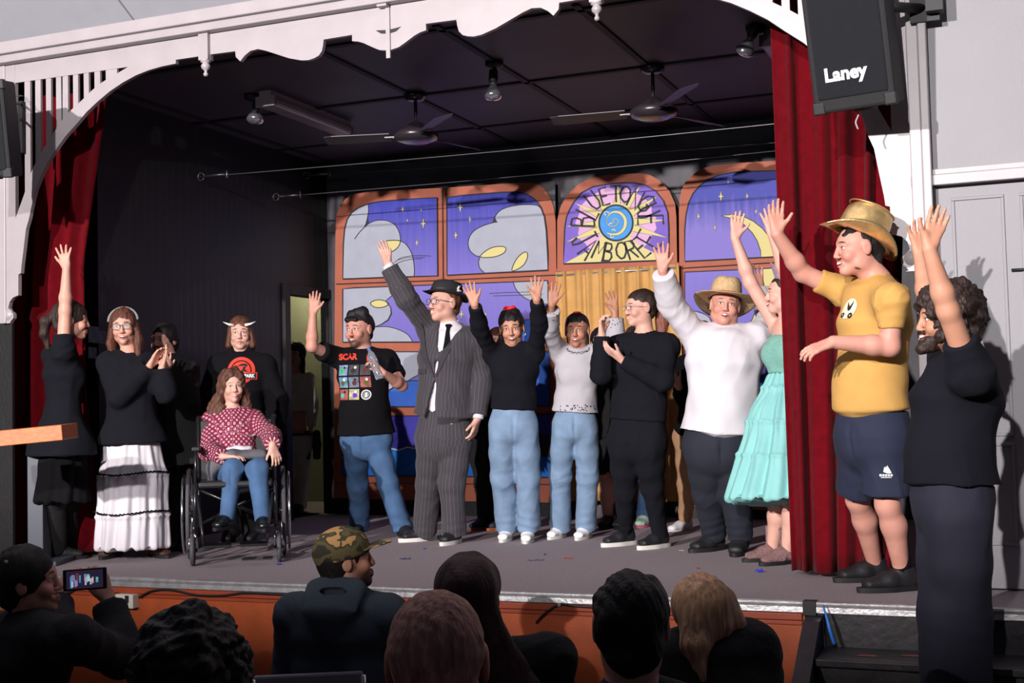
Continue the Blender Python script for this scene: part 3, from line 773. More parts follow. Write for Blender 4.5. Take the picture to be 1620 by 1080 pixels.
# pilaster beside the right jamb
b = MB(); xs = [onY(p, 300, YP-.03).x for p in (1443, 1462, 1476)]
b.box((XJR-.002, YP-.03, ST), (xs[0], YP+.01, zt), M_white); b.box((xs[0], YP-.06, ST), (xs[1], YP, zt), M_white); b.box((xs[1], YP-.085, ST), (xs[2], YP, zt), M_white)
st(b.build('trim_5', bevel=.006))
b = MB(); xl = [onY(p, 400, YP-.03).x for p in (-60, -3, 3, 8)]
zj = onY(10, 512, YP).z
b.box((xl[0], YP-.05, zj), (xl[1], YP, zt), M_white); b.box((xl[1], YP-.03, zj), (xl[3], YP, zt), M_white); st(b.build('trim_6', bevel=.005))
b = MB(); b.box((XJL-1.5, YP-.02, 0), (XJL+.14, YP+.002, zj), M_blk); st(b.build('wall_left_dado'))
# architrave band
z0b = onY(5, 106, YP).z
b = MB(); b.box((-9.5, YP-.10, zt-.05), (1.3, YP, zt+.03), M_white); b.box((-9.5, YP-.07, z0b+.02), (1.3, YP, zt-.05), M_white); b.box((-9.5, YP-.085, z0b), (1.3, YP, z0b+.022), M_white)
st(b.build('trim_7', bevel=.006))
# hall ceiling, raked up towards the audience
A0 = onY(213, 50, YP-.08); A1 = onX(175, 0, A0.x); sl = (A1.z-A0.z)/(A0.y-A1.y)
zc0 = zt+.03
b = MB(); L_ = 6.0
q = [Vector((-9.5, YP+.1, zc0-.18*sl)), Vector((3.2, YP+.1, zc0-.18*sl)), Vector((3.2, YP-L_, zc0+(L_-.08)*sl)), Vector((-9.5, YP-L_, zc0+(L_-.08)*sl))]
nn = (q[1]-q[0]).cross(q[3]-q[0]).normalized(); b.poly(q, nn if nn.z < 0 else -nn, .05, M_hceil); st(b.build('ceiling_hall'))
b = MB()
for px, py in ((213,50),(407,20)):
    X = onY(px, py, YP-.08).x; e = .006
    for k in (-3, -1.5) if px > 400 else (): pass
    b.add([(X-e, YP-.08, zc0-.003), (X+e, YP-.08, zc0-.003), (X+e, YP-L_, zc0+(L_-.08)*sl-.003), (X-e, YP-L_, zc0+(L_-.08)*sl-.003)], [(0,1,2,3)], M_seam)
for i in range(-2, 6):
    X = onY(407,20,YP-.08).x+1.0*(i+1); e = .006
    if i >= 0: b.add([(X-e, YP-.08, zc0-.003), (X+e, YP-.08, zc0-.003), (X+e, YP-L_, zc0+(L_-.08)*sl-.003), (X-e, YP-L_, zc0+(L_-.08)*sl-.003)], [(0,1,2,3)], M_seam)
st(b.build('trim_8'))
# door on the right
b = MB(); ddx = .0
dl = dx0+.012
b.box((dl, YP-.005, ST+.01), (dx1-.012, YP+.04, dzt-.01), M_wall)
Md = M_wall
def panel(b, x0, x1, z0, z1, y, m, t=.012, w=.028):
    b.box((x0, y-t, z0), (x1, y, z0+w), m); b.box((x0, y-t, z1-w), (x1, y, z1), m); b.box((x0, y-t, z0+w), (x0+w, y, z1-w), m); b.box((x1-w, y-t, z0+w), (x1, y, z1-w), m)
xa, xb = onY(1508,400,YP).x, onY(1592,400,YP).x
for (za, zb_) in ((onY(1550,690,YP).z, onY(1550,310,YP).z), (onY(1575,862,YP).z, onY(1575,700,YP).z)):
    panel(b, xa, xb, za, zb_, YP-.005, M_wall, .008, .016); panel(b, xb+.07, xb+.07+(xb-xa), za, zb_, YP-.005, M_wall, .008, .016)
dr = st(b.build('door_1', loc=(dl, YP, ST), bevel=.003))
b = MB(); p = onY(1600, 427, YP-.02); b.tube([p, p+Vector((.12,0,0))], .007, M_black); b.build('bolt', dr)
b = MB(); b.box((dx0-.10, YP-.05, dzt+.002), (dx1+.1, YP, dzt+.055), M_white); b.box((dx0-.085, YP-.035, dzt+.055), (dx1+.1, YP, dzt+.085), M_white); b.box((dx1, YP-.03, ST), (dx1+.09, YP, dzt), M_white); b.box((dx0-.012, YP-.012, ST), (dx0+.012, YP+.002, dzt), M_black)
st(b.build('trim_9', bevel=.004))
# stage box
b = MB(); b.box((XL-.08, YB, ST), (XR+.1, YB+.1, ZC+.1), M_vj); st(b.build('wall_back'))
dy0, dy1, dzh = onX(457, 600, XL).y, onX(521, 600, XL).y, onX(490, 470, XL).z
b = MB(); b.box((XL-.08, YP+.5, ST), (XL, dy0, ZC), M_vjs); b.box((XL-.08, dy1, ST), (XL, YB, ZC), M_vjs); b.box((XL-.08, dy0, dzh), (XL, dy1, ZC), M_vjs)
b.box((XJL-.5, YP+.5, ST), (XL-.08, YP+.56, ZC), M_blk); b.box((XJL-.5, YP+.14, ST-.1), (XJL-.44, YP+.5, ZC), M_blk)
st(b.build('wall_stage_left'))
b = MB(); b.box((XL-.01, dy0-.09, ST), (XL+.03, dy0, dzh+.09), M_blk); b.box((XL-.01, dy1, ST), (XL+.03, dy1+.08, dzh+.09), M_blk); b.box((XL-.01, dy0, dzh), (XL+.03, dy1, dzh+.09), M_blk)
st(b.build('trim_10', bevel=.004))
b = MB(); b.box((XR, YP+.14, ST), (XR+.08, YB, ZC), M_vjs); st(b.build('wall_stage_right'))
b = MB(); b.box((XJL-.5, YP+.10, ZC), (XR+.1, YB+.1, ZC+.06), M_ceil); st(b.build('ceiling_stage'))
b = MB(); e = .022; M_bat = mat('batten_paint', lin(24,22,26), .7)
for (p0, p1) in (((523,83),(793,222)), ((687,40),(922,182)), ((907,5),(1070,142))):
    X = (onZ(*p0, ZC).x+onZ(*p1, ZC).x)/2; b.box((X-e, YP+.14, ZC-.012), (X+e, YB, ZC+.001), M_bat)
for X in (-5.85, XR-.9): b.box((X-e, YP+.14, ZC-.012), (X+e, YB, ZC+.001), M_bat)
for pp in (((560,162),(930,118)), ((815,32),(1000,0))):
    Y = (onZ(*pp[0], ZC).y+onZ(*pp[1], ZC).y)/2; b.box((XL, Y-e, ZC-.012), (XR, Y+e, ZC+.001), M_bat)
Y2 = onZ(745,135,ZC).y; b.box((XL, Y2+1.25, ZC-.012), (XR, Y2+1.25+2*e, ZC+.001), M_bat)
st(b.build('trim_11'))
# dim room behind the stage door
M_room = mat('drab_green_paint', lin(120,122,104), .7, var=.08)
b = MB(); x0 = XL-1.6
b.box((x0, dy0-1.2, ST-.05), (XL-.08, dy1+1.5, ST), M_carpet); b.box((x0-.05, dy0-1.2, ST), (x0, dy1+1.5, ST+2.4), M_room); b.box((x0, dy1+1.3, ST), (XL-.08, dy1+1.35, ST+2.4), M_room); b.box((x0, dy0-1.2, ST), (XL-.08, dy0-1.15, ST+2.4), M_room); b.box((x0, dy0-1.2, ST+2.4), (XL-.08, dy1+1.5, ST+2.45), M_room)
st(b.build('wall_side_room'))
pl = bpy.data.lights.new('side_room_lamp', 'POINT'); pl.energy = 2.2; pl.color = (1, .9, .6); pl.shadow_soft_size = .08; pl.energy = 16; po = bpy.data.objects.new('side_room_lamp', pl); C.objects.link(po); po.location = (XL-.9, dy1+.8, ST+2.2)
# ------------------------------------------------------------------ fretwork arch (left half traced, right half mirrored)
YF = YP-.02; XC = -.5167*YF
def fp(px, py): p = onY(px, py, YF); return (p.x, p.z)
inner = [(41,362),(46,345),(50,325),(56,300),(65,278),(75,257),(87,238),(103,216),(120,197),(137,177),(155,160),(174,144),(195,130),(215,119),(235,111),(256,105),(278,100.5)]
center = [(278,94.5),(318,88.5),(318,97),(333,95),(333,86),(372,81),(373,90),(380,97),(387,88),(396,80.5),(408,77.5),(420,80),(437,85.5),(457,92),(477,95.5),(488,95),(497,92),(504,88),(509,81),(511,72),(512,62.5),(557,55),(557,65),(566,65.5),(575,68),(590,75),(600,79),(610,80.5)]
bracket = [(18,513),(15,512),(17,508),(21,503),(21,496),(16,491),(13,487),(15,478),(20,471),(26,468),(29,467),(29,434),(33,432),(34,420),(37,396)]
outer = [(203,105.5),(187,115),(172,123.5),(157,133),(143,145),(130,158),(115,171.5),(100,187),(89,203),(78,220),(69.5,234),(62,247),(54,262),(47,278),(38,308),(26,341)]
W2 = lambda L: [fp(*p) for p in L]
mir = lambda L: [(2*XC-x, z) for x, z in L]
xo = onY(6, 300, YF).x; ztop = z0b+.006
low = W2(bracket)+W2(inner)+W2(center); low[-1] = (XC, low[-1][1])
out = W2(outer); zr = out[0][1]
# top board + arch + brackets as one outline each side, joined at the centre
def V3(L, y=YF): return [Vector((x, y, z)) for x, z in L]
b = MB()
zslat = fp(30,130)[1]
# board: from the centre to spandrel tip, then the arch band down to the bracket
arch = low[:len(bracket)+len(inner)]
left_poly = [(xo, low[0][1]-.0)] + arch + [(out[0][0]+.001, arch[-1][1]+.0)]
band = arch + [low[len(bracket)+len(inner)]] + [(low[len(bracket)+len(inner)][0], ztop), (out[0][0], ztop), out[0]] + out[1:] + [(xo+.10, out[-1][1]-.02), (xo+.10, ztop-.0), (xo, ztop), (xo, low[0][1])]
cen = low[len(bracket)+len(inner):]; x1 = cen[0][0]
board = [(x1, ztop)]+cen+mir(cen)[::-1][1:]+[(2*XC-x1, ztop)]
b.poly(V3(board), (0,-1,0), .03, M_white)
for L in (band, mir(band)): b.poly(V3(L), (0,-1,0), .03, M_white)
st_ = b.build('fretwork_arch', loc=(XC, YF, ST+2.9)); tag(st_, 'cream painted timber fretwork arch framing the top of the stage opening', 'arch')
for f in (lambda L: L, mir):   # top rail over the spandrels, with slats
    b = MB(); b.poly(V3(f([(xo+.05, zslat+.0), (xo+.05, ztop), (out[0][0]+.01, ztop), (out[0][0]+.01, zr)]), YF+.002), (0,-1,0), .026, M_white); b.build('top_rail', st_)
ox = [o[0] for o in out][::-1]; oz = [o[1] for o in out][::-1]
slx = [(38,47),(55,63.5),(72,80),(88,107),(115,123),(132,140),(149,158),(167,185)]
for k, (a, c) in enumerate(slx):
    xa_, xb_ = fp(a, 200)[0], fp(c, 200)[0]
    za_, zb2 = np.interp(xa_, ox, oz)-.02, np.interp(xb_, ox, oz)-.02
    for f in (lambda L: L, mir):
        s_ = MB(); s_.poly(V3(f([(xa_, za_), (xa_, ztop), (xb_, ztop), (xb_, zb2)]), YF+.006), (0,-1,0), .018, M_white); o = s_.build('slat', st_)
        if k == 3:
            s_ = MB(); xm = (xa_+xb_)/2; Q = [(xm-.006, .0), (xm-.012, .02), (xm, .06), (xm+.012, .02), (xm+.006, .0), (xm+.003, -.28), (xm+.014, -.33), (xm, -.31), (xm-.014, -.33), (xm-.003, -.28)]
            s_.poly(V3(f([(x, z+ztop-.14) for x, z in Q]), YF+.004), (0,-1,0), .002, M_blk); s_.build('cutout', o)
for px in (325.5, None):
    X = fp(325.5, 100)[0]; X = X if px else 2*XC-X
    z1 = fp(325, 96)[1]; s_ = MB(); s_.box((X-.035, YF-.028, z1), (X+.035, YF+.03, ztop), M_white)
    s_.lathe([(0,-.10),(.012,-.098),(.016,-.085),(.008,-.072),(.012,-.062),(.026,-.05),(.030,-.035),(.024,-.022),(.018,-.016),(.033,-.010),(.033,0)], M_white, Matrix.Translation((X, YF, z1)), n=20); s_.build('finial', st_)
s_ = MB(); zc_ = fp(610, 80)[1]; s_.box((XC-.013, YF-.012, zc_-.05), (XC+.013, YF, ztop-.005), M_white); s_.box((XC-.05, YF-.05, ztop-.02), (XC+.013, YF, ztop-.005), M_white); s_.build('hook_bracket', st_)
s_ = MB(); zz = fp(610, 49)[1]; s_.poly(V3([(XC-.085, zz+.012), (XC-.05, zz-.012), (XC, zz-.02), (XC+.05, zz-.012), (XC+.085, zz+.012), (XC, zz+.004)], YF-.0015), (0,-1,0), .001, M_blk); s_.build('cutout', st_)
for f in (lambda x: x, lambda x: 2*XC-x):   # round knob at the bracket foot
    s_ = MB(); s_.lathe([(0,-.02),(.035,-.015),(.042,0),(.035,.015),(0,.02)], M_white, Matrix.Translation((f(onY(1442,408,YF).x) if f(0) == 0 else f(onY(1442,408,YF).x), YF+.01, onY(1442,408,YF).z)) @ Matrix.Rotation(R(90), 4, 'X'), n=24)
    s_.build('rosette', st_)
# ------------------------------------------------------------------ curtains
M_vel = mat('red_velvet', lin(90,6,16), 1.0, spec=.08, sheen=.03, var=.14, vscale=20, bump=.15, bscale=200)
def curtain(name, x0, x1, y, z0, z1, folds, amp, m, label, cat, seed=1, xt=None, nz=26, gather=0, th=.006, gen=None):
    """hanging cloth; xt = (x0, x1) at the top"""
    nx = folds*14; rs = np.random.RandomState(seed); ph = rs.uniform(-.9, .9, folds+3); am = rs.uniform(.55, 1.2, folds+3)
    vs = []; xt = xt or (x0, x1)
    for j in range(nz+1):
        t = j/nz; a0 = x0+(xt[0]-x0)*t; a1 = x1+(xt[1]-x1)*t
        if gen: a0, a1 = gen(t)
        for i in range(nx+1):
            u = i/nx; f = u*folds; k = int(f); q = f-k
            A = am[k]*(1-q)+am[k+1]*q; p = ph[k]*(1-q)+ph[k+1]*q
            yy = y+amp*A*math.sin(2*math.pi*f+p+.5*math.sin(t*3+k))+.012*math.sin(7*u+4*t+seed)+.3*amp*math.sin(4*math.pi*f+p*2+t)
            vs.append((a0+(a1-a0)*u+.01*math.sin(f*4.1+p), yy, z0+(z1-z0)*t+(.006*math.sin(f*3) if j == 0 else 0)))
    fs = [(j*(nx+1)+i, j*(nx+1)+i+1, (j+1)*(nx+1)+i+1, (j+1)*(nx+1)+i) for j in range(nz) for i in range(nx)]
    b = MB(); b.add(vs, fs, m, True); o = b.build(name, loc=((x0+x1)/2, y, z0))
    s = o.modifiers.new('thickness', 'SOLIDIFY'); s.thickness = th; s.offset = 0
    return tag(o, label, cat)
YK = 6.92
kx0, kx1 = onY(1253, 915, YK).x, onY(1412, 910, YK).x
curtain('stage_curtain', kx0, kx1, YK, ST+.03, ZC-.02, 5, .05, M_vel, 'deep red velvet stage curtain hanging beside the man in the gold hat', 'curtain', 3, xt=(onY(1216,10,YK).x, onY(1440,100,YK).x), nz=30)
def gl(t):
    a0 = -6.66+.0*t; tt = [0, .12, .35, .62, 1.0]; xr = [onY(165,860,YK).x, onY(158,780,YK).x, onY(140,640,YK).x, onY(136,440,YK).x, onY(172,130,YK).x]
    return a0+.12*t, float(np.interp(t, tt, xr))
curtain('stage_curtain', -6.6, -5.9, YK+.02, ST+.03, ZC-.02, 5, .04, M_vel, 'red velvet stage curtain drawn back at the dark end of the stage', 'curtain', 8, gen=gl, nz=36)
# ------------------------------------------------------------------ wires over the stage
M_wire = mat('steel_wire', lin(112,110,115), .4, metal=.8)
for a, e, nm, hk in (((313,280),(1225,190),'steel cable sagging highest across the stage above the flats', 1), ((432,312),(1227,233),'lowest steel curtain wire running just above the painted flats', 2), ((480,278),(1230,220),'thin steel wire strung close to the black back boards', 0)):
    p = onX(*a, XL+.02); q = onY(*e, p.y); q = p+(q-p)*((XR-p.x)/(q.x-p.x))
    b = MB(); pts = [p.lerp(q, t/12)-UP*.03*math.sin(math.pi*t/12) for t in range(13)]; b.tube(pts, .0035 if hk else .0025, M_wire, n=6)
    o = b.build('curtain_wire', loc=p); tag(o, nm, 'wire', 'wires strung over the stage')
    b = MB(); b.tube([p+Vector((.03*math.cos(t), 0, .03*math.sin(t)))+Vector((.03,0,0)) for t in [i*.6 for i in range(11)]], .005, M_wire, n=6); b.tube([p+Vector((.07,0,0)), p+Vector((.25,0,0))], .010, M_wire); b.tube([p+Vector((.27,0,.03)), p+Vector((.27,0,-.03))], .008, M_wire); b.build('turnbuckle', o)
# ------------------------------------------------------------------ ceiling fans
M_fan = mat('dark_fan_enamel', lin(46,40,46), .3, coat=.3); M_bl = mat('fan_blade_enamel', lin(52,46,50), .45)
def fan(mount, motor, tips, label):
    P = onZ(*mount, ZC); d = depth(P); zm = atd(*motor, d).z; c = Vector((P.x, P.y, zm))
    o = empty('ceiling_fan', (P.x, P.y, ZC), label, 'ceiling fan', 'ceiling fans over the stage')
    b = MB(); b.lathe([(0,.0),(.085,0),(.08,-.035),(.05,-.055),(.014,-.06)], M_fan, Matrix.Translation(P), n=24); b.build('canopy', o)
    b = MB(); b.tube([P-UP*.05, c+UP*.09], .013, M_fan, n=12); b.build('downrod', o)
    b = MB(); b.lathe([(.014,.10),(.05,.085),(.07,.06),(.13,.03),(.165,.0),(.15,-.035),(.09,-.055),(0,-.062)], M_fan, Matrix.Translation(c), n=36); b.build('motor', o)
    a0 = None
    for k, t in enumerate(tips):
        q = onZ(*t, zm); v = q-c; v.z = 0
        if k == 0: a0 = math.atan2(v.y, v.x); L = min(.72, max(.6, v.length))
        an = a0+k*2*math.pi/3
        u = Vector((math.cos(an), math.sin(an), 0)); w_ = Vector((-u.y, u.x, 0))*1; tl = UP*.02
        b = MB(); vs = []
        n = 8
        for i in range(n+1):
            f = i/n; r_ = .19+(L-.19)*f; wd = .050+.018*f-(0.02 if i == n else 0)
            for sgn in (-1, 1):
                for hz in (.0025, -.0025): vs.append(c+u*r_+w_*wd*sgn+UP*(sgn*.016+hz-.004))
        fs = []
        for i in range(n):
            a = i*4; e_ = a+4; fs += [(a, a+2, e_+2, e_), (a+1, e_+1, e_+3, a+3), (a, e_, e_+1, a+1), (a+2, a+3, e_+3, e_+2)]
        fs += [(0,1,3,2), (n*4, n*4+2, n*4+3, n*4+1)]
        b.add(vs, fs, M_bl); bb = b.build('blade', o)
        b = MB(); b.box((.12,-.018,-.010), (.23,.018,-.003), M_fan, Matrix.Translation(c) @ Matrix.Rotation(an, 4, 'Z')); b.build('blade_iron', bb)
fan((657,148), (655,214), [(515,222), 0 or (755,237), (705,170)], 'black three-blade ceiling fan hanging above the man in the suit')
fan((1032,104), (1036,176), [(873,191), (1127,192), (1115,135)], 'black three-blade ceiling fan hanging nearer the red curtain')
# ------------------------------------------------------------------ batten lights
M_fl = mat('fluorescent_batten_paint', lin(150,142,148), .5); M_df = mat('dusty_diffuser', lin(150,145,150), .35)
def flu(x, y0, y1, label):
    o = empty('fluorescent_light', (x, (y0+y1)/2, ZC), label, 'light fitting', 'fluorescent battens on the stage ceiling')
    b = MB(); b.box((x-.05, y0, ZC-.045), (x+.05, y1, ZC), M_fl); b.build('batten', o, bevel=.004)
    b = MB(); b.box((x-.075, y0+.02, ZC-.11), (x+.075, y1-.02, ZC-.045), M_df); b.build('diffuser', o, bevel=.02)
    for ye in (y0, y1-.02): b = MB(); b.box((x-.078, ye, ZC-.113), (x+.078, ye+.02, ZC-.04), M_fl); b.build('end_cap', o)
p0, p1 = onZ(418,165,ZC-.1), onZ(548,213,ZC-.1); flu((p0.x+p1.x)/2, p0.y, p1.y, 'unlit fluorescent batten on the dark end of the stage ceiling')
p0 = onZ(1208,70,ZC-.1); flu(p0.x+.05, p0.y, p0.y+1.25, 'unlit fluorescent batten half hidden by the large red curtain')
# ------------------------------------------------------------------ reflector bulbs
M_bulb = mat('silvered_bulb', lin(205,205,215), .12, metal=.9)
def bulb(mount, head, aim, label, wire=True):
    P = onZ(*mount, ZC); c = atd(*head, depth(P)); o = empty('reflector_lamp', (P.x, P.y, ZC), label, 'stage lamp', 'reflector bulbs on the stage ceiling')
    b = MB(); b.lathe([(0,0),(.06,0),(.06,-.03),(.02,-.045),(0,-.045)], M_black, Matrix.Translation(P), n=20); b.build('mount', o)
    u = un(aim); Mx = Matrix.Translation(c) @ u.to_track_quat('-Z', 'Y').to_matrix().to_4x4()
    b = MB(); b.tube(spl([P-UP*.04, (P+c)/2+Vector((.02,0,.02)), c+Mx.to_3x3() @ Vector((0,0,.13))], 5), .011, M_black); b.lathe([(0,.16),(.028,.16),(.032,.09),(.026,.07),(0,.07)], M_black, Mx, n=20); b.build('lamp_holder', o)
    b = MB(); b.lathe([(.018,.08),(.024,.05),(.05,.015),(.062,-.012),(.060,-.025),(.04,-.042),(0,-.05)], M_bulb, Mx, n=28); b.build('bulb', o)
bulb((400,150), (404,186), (0,-.2,-1), 'silver reflector bulb beside the unlit batten on the dark side')
bulb((782,97), (780,148), (0,-.1,-1), 'silver reflector bulb hanging from the ceiling between the two fans')
bulb((1195,42), (1180,77), (-.5,.3,-.8), 'silver reflector bulb tilted sideways next to the large red curtain')
# ------------------------------------------------------------------ loudspeakers
M_spk = mat('speaker_carpet', lin(21,20,24), .75, bump=.4, bscale=200); M_grl = mat('speaker_grille', lin(25,27,34), .6, bump=.8, bscale=500)
def text_mb(txt, M, size, m, extrude=.001, font=None, bold=0, space=1.0, sx=1.0, align='CENTER'):
    cu_ = bpy.data.curves.new('t', 'FONT'); cu_.body = txt; cu_.size = size; cu_.extrude = extrude; cu_.offset = bold; cu_.align_x = align; cu_.align_y = 'CENTER'; cu_.space_character = space; cu_.resolution_u = 4
    o = bpy.data.objects.new('t', cu_); C.objects.link(o); dg = bpy.context.evaluated_depsgraph_get(); me = o.evaluated_get(dg).to_mesh()
    b = MB(); b.add([M @ Vector((v.co.x*sx, v.co.y, v.co.z)) for v in me.vertices], [tuple(p.vertices) for p in me.polygons], m)
    bpy.data.objects.remove(o); bpy.data.curves.remove(cu_); return b
def speaker(c, yaw, tilt, w_, h_, d_, label, logo=None):
    """front faces -Y before turning"""
    M = Matrix.Translation(c) @ Matrix.Rotation(R(yaw), 4, 'Z') @ Matrix.Rotation(R(tilt), 4, 'X')
    o = empty('loudspeaker', c, label, 'loudspeaker', 'loudspeakers beside the stage arch')
    b = MB(); x, z, k = w_/2, h_/2, .72
    f = [(-x,-d_/2,-z),(x,-d_/2,-z),(x,-d_/2,z),(-x,-d_/2,z)]; r_ = [(-x*k,d_/2,-z),(x*k,d_/2,-z),(x*k,d_/2,z),(-x*k,d_/2,z)]
    b.add([M @ Vector(p) for p in f+r_], [(0,1,2,3),(5,4,7,6),(1,5,6,2),(4,0,3,7),(3,2,6,7),(4,5,1,0)], M_spk); b.build('cabinet', o, bevel=.015)
    b = MB(); b.box((-x*.86,-d_/2-.012,-z*.86), (x*.86,-d_/2+.01,z*.92), M_grl, M); b.build('grille', o, bevel=.012)
    for sx_ in (-1, 1):
        for sz_ in (-1, 1): b = MB(); b.box((sx_*x-.03,-d_/2-.006,sz_*z-.03), (sx_*x+.03,-d_/2+.035,sz_*z+.03), M_black, M @ Matrix.Translation((-sx_*.026,0,-sz_*.026))); b.build('corner_guard', o, bevel=.008)
    b = MB(); b.lathe([(0,.004),(.02,.004),(.035,.012),(.055,.012),(.062,0)], M_black, M @ Matrix.Translation((0,.0,-z-.001)) @ Matrix.Rotation(math.pi, 4, 'X'), n=24); b.build('pole_socket', o)
    return o, M
sp, Ms = speaker(onY(1352, 18, 6.26), -12, 14, .40, .92, .34, 'large black loudspeaker with white lettering hung on the cream pilaster')
b = text_mb('Laney', Ms @ Matrix.Translation((-.02,-.184,-.285)) @ Matrix.Rotation(R(90), 4, 'X'), .088, mat('white_badge', lin(215,215,220), .4), .002, bold=.0035); b.build('badge', sp)
q = Ms @ Vector((.12,.15,0)); b = MB(); b.tube([q, Vector((-.42, YP-.08, q.z+.02))], .025, M_black); b.box((-.48, YP-.10, q.z-.05), (-.34, YP-.08, q.z+.12), M_black); b.box((-.40, YP-.17, q.z-.02), (-.32, YP-.09, q.z+.13), M_black); b.build('wall_bracket', sp)
b = MB(); q = onY(1355, 172, 6.3); b.tube(spl([q, q+Vector((.008,0,-.03)), q+Vector((-.006,0,-.065)), q+Vector((.004,0,-.1))], 4), .004, mat('grey_cord', lin(150,150,155), .5)); b.build('cord', sp)
s2, M2 = speaker(onY(-18, 205, 6.0), 20, 12, .36, .58, .30, 'dark loudspeaker at the edge of the photo beside the slatted spandrel')
b = MB(); q = onY(34, 152, YP-.05); e_ = onY(-10, 150, 6.1)
for i in range(12):
    c = e_.lerp(q, i/11); b.tube([c+Vector((.012*math.cos(t), (.006*math.sin(t) if i % 2 else 0), (0 if i % 2 else .006*math.sin(t)))) for t in [k*math.pi/4 for k in range(8)]], .002, M_wire, n=5, closed=True)
b.build('chain', s2)
b = MB(); q = onY(33,160,YP-.04); b.box((q.x-.02,YP-.05,q.z-.35),(q.x+.02,YP-.03,q.z),M_black); b.tube([q-UP*.02, onY(5,162,6.15)], .008, M_black); b.tube([q-UP*.12, onY(14,205,6.15)], .008, M_black); b.build('wall_bracket', s2)
# ------------------------------------------------------------------ painted flats along the back
YW = 10.16
M_fr = mat('terracotta_paint', lin(166,90,66), .7, var=.10, vscale=6); M_frb = mat('dark_line_paint', lin(34,34,44), .7)
M_cl = mat('cloud_paint', lin(160,163,178), .75, var=.05); M_yel = mat('pale_yellow_paint', lin(206,194,130), .7); M_grey = mat('grey_flat_paint', lin(88,86,92), .8)
M_hill = mat('blue_hill_paint', lin(40,92,190), .7, var=.15, vscale=5); M_sea = mat('sea_blue_paint', lin(20,110,205), .7, var=.15, vscale=4); M_deep = mat('deep_blue_paint', lin(52,46,160), .7, var=.15); M_wht = mat('white_paint', lin(215,215,215), .7)
M_pink = mat('pink_paint', lin(206,160,200), .7, var=.08); M_disc = mat('sky_blue_paint', lin(60,140,215), .7, var=.08); M_ply = mat('flat_ply_edge', lin(120,100,70), .8)
def sky_mat(name, c0, c1, z0, z1):
    m = mat(name, c0, .75); nt, b = nodes(m); g = nt.nodes.new('ShaderNodeTexCoord'); s = nt.nodes.new('ShaderNodeSeparateXYZ'); nt.links.new(g.outputs['Object'], s.inputs[0])
    n = nt.nodes.new('ShaderNodeTexNoise'); n.inputs['Scale'].default_value = 3; mp = nt.nodes.new('ShaderNodeMapping'); mp.inputs['Scale'].default_value = (9, 1, .8); nt.links.new(g.outputs['Object'], mp.inputs[0]); nt.links.new(mp.outputs[0], n.inputs['Vector'])
    a = nt.nodes.new('ShaderNodeMath'); a.operation = 'MULTIPLY_ADD'; nt.links.new(n.outputs['Fac'], a.inputs[0]); a.inputs[1].default_value = .35; nt.links.new(s.outputs[2], a.inputs[2])
    r = nt.nodes.new('ShaderNodeMapRange'); r.inputs[1].default_value = z0+.17; r.inputs[2].default_value = z1+.17; nt.links.new(a.outputs[0], r.inputs[0])
    x = nt.nodes.new('ShaderNodeMix'); x.data_type = 'RGBA'; x.inputs[6].default_value = (*c0, 1); x.inputs[7].default_value = (*c1, 1); nt.links.new(r.outputs[0], x.inputs[0]); nt.links.new(x.outputs[2], b.inputs['Base Color']); return m
zrel = lambda y, x=700: onY(x, y, YW).z-ST
M_sky = sky_mat('painted_sky', lin(120,108,192), lin(50,56,160), zrel(470), zrel(340)); M_sky2 = sky_mat('painted_sky_low', lin(104,94,178), lin(124,112,192), zrel(600), zrel(470)); M_sky3 = sky_mat('painted_sky_moon', lin(126,114,190), lin(70,74,162), zrel(415), zrel(370))
def wp(px, py, lay=0): return onY(px, py, YW-.012-.0009*lay)
class Paint:
    def __init__(s): s.b = MB()
    def fill(s, pts, m, lay, smooth=False):
        if smooth: pts = spl(pts, 5, True)
        s.b.poly([wp(x, y, lay) for x, y in pts], (0,-1,0), .0006, m); return s
    def line(s, pts, wd=1.6, lay=6, m=None, closed=False, smooth=False):
        if smooth: pts = spl(pts, 5, closed)
        P = [np.array(p[:2], float) for p in pts]; n = len(P); L = []; Rr = []
        for i in range(n):
            a = P[i-1] if (i or closed) else P[i]; c = P[(i+1) % n] if (i < n-1 or closed) else P[i]
            t = c-a; t = t/(np.linalg.norm(t)+1e-9); q = np.array((-t[1], t[0])); ww = wd[i]/2 if isinstance(wd, list) else wd/2
            L.append(P[i]+q*ww); Rr.append(P[i]-q*ww)
        vs = [wp(*p, lay) for p in L]+[wp(*p, lay) for p in Rr]
        fs = [(i, (i+1) % n, n+(i+1) % n, n+i) for i in range(n if closed else n-1)]
        s.b.add(vs, fs, m or M_frb); return s
    def star(s, x, y, r, lay=5, rh=.62):
        s.fill([(x, y-r*1.15), (x+r*.17, y-r*.17), (x+r*rh, y), (x+r*.17, y+r*.17), (x, y+r*1.15), (x-r*.17, y+r*.17), (x-r*rh, y), (x-r*.17, y-r*.17)], M_frb, lay)
        q = r*.86; s.fill([(x, y-q*1.15), (x+q*.15, y-q*.14), (x+q*rh, y), (x+q*.15, y+q*.14), (x, y+q*1.15), (x-q*.15, y+q*.14), (x-q*rh, y), (x-q*.15, y-q*.14)], M_yel, lay+1); return s
def flat(label, out, loc): 
    b = MB(); b.poly([onY(x, y, YW) for x, y in out], (0,-1,0), .02, M_fr, M_ply); o = b.build('painted_flat', loc=loc); return tag(o, label, 'stage flat', 'painted flats along the back of the stage')
def arc(cx, cy, rx, ry, a0, a1, n=16): return [(cx+rx*math.cos(R(a0+(a1-a0)*i/n)), cy-ry*math.sin(R(a0+(a1-a0)*i/n))) for i in range(n+1)]
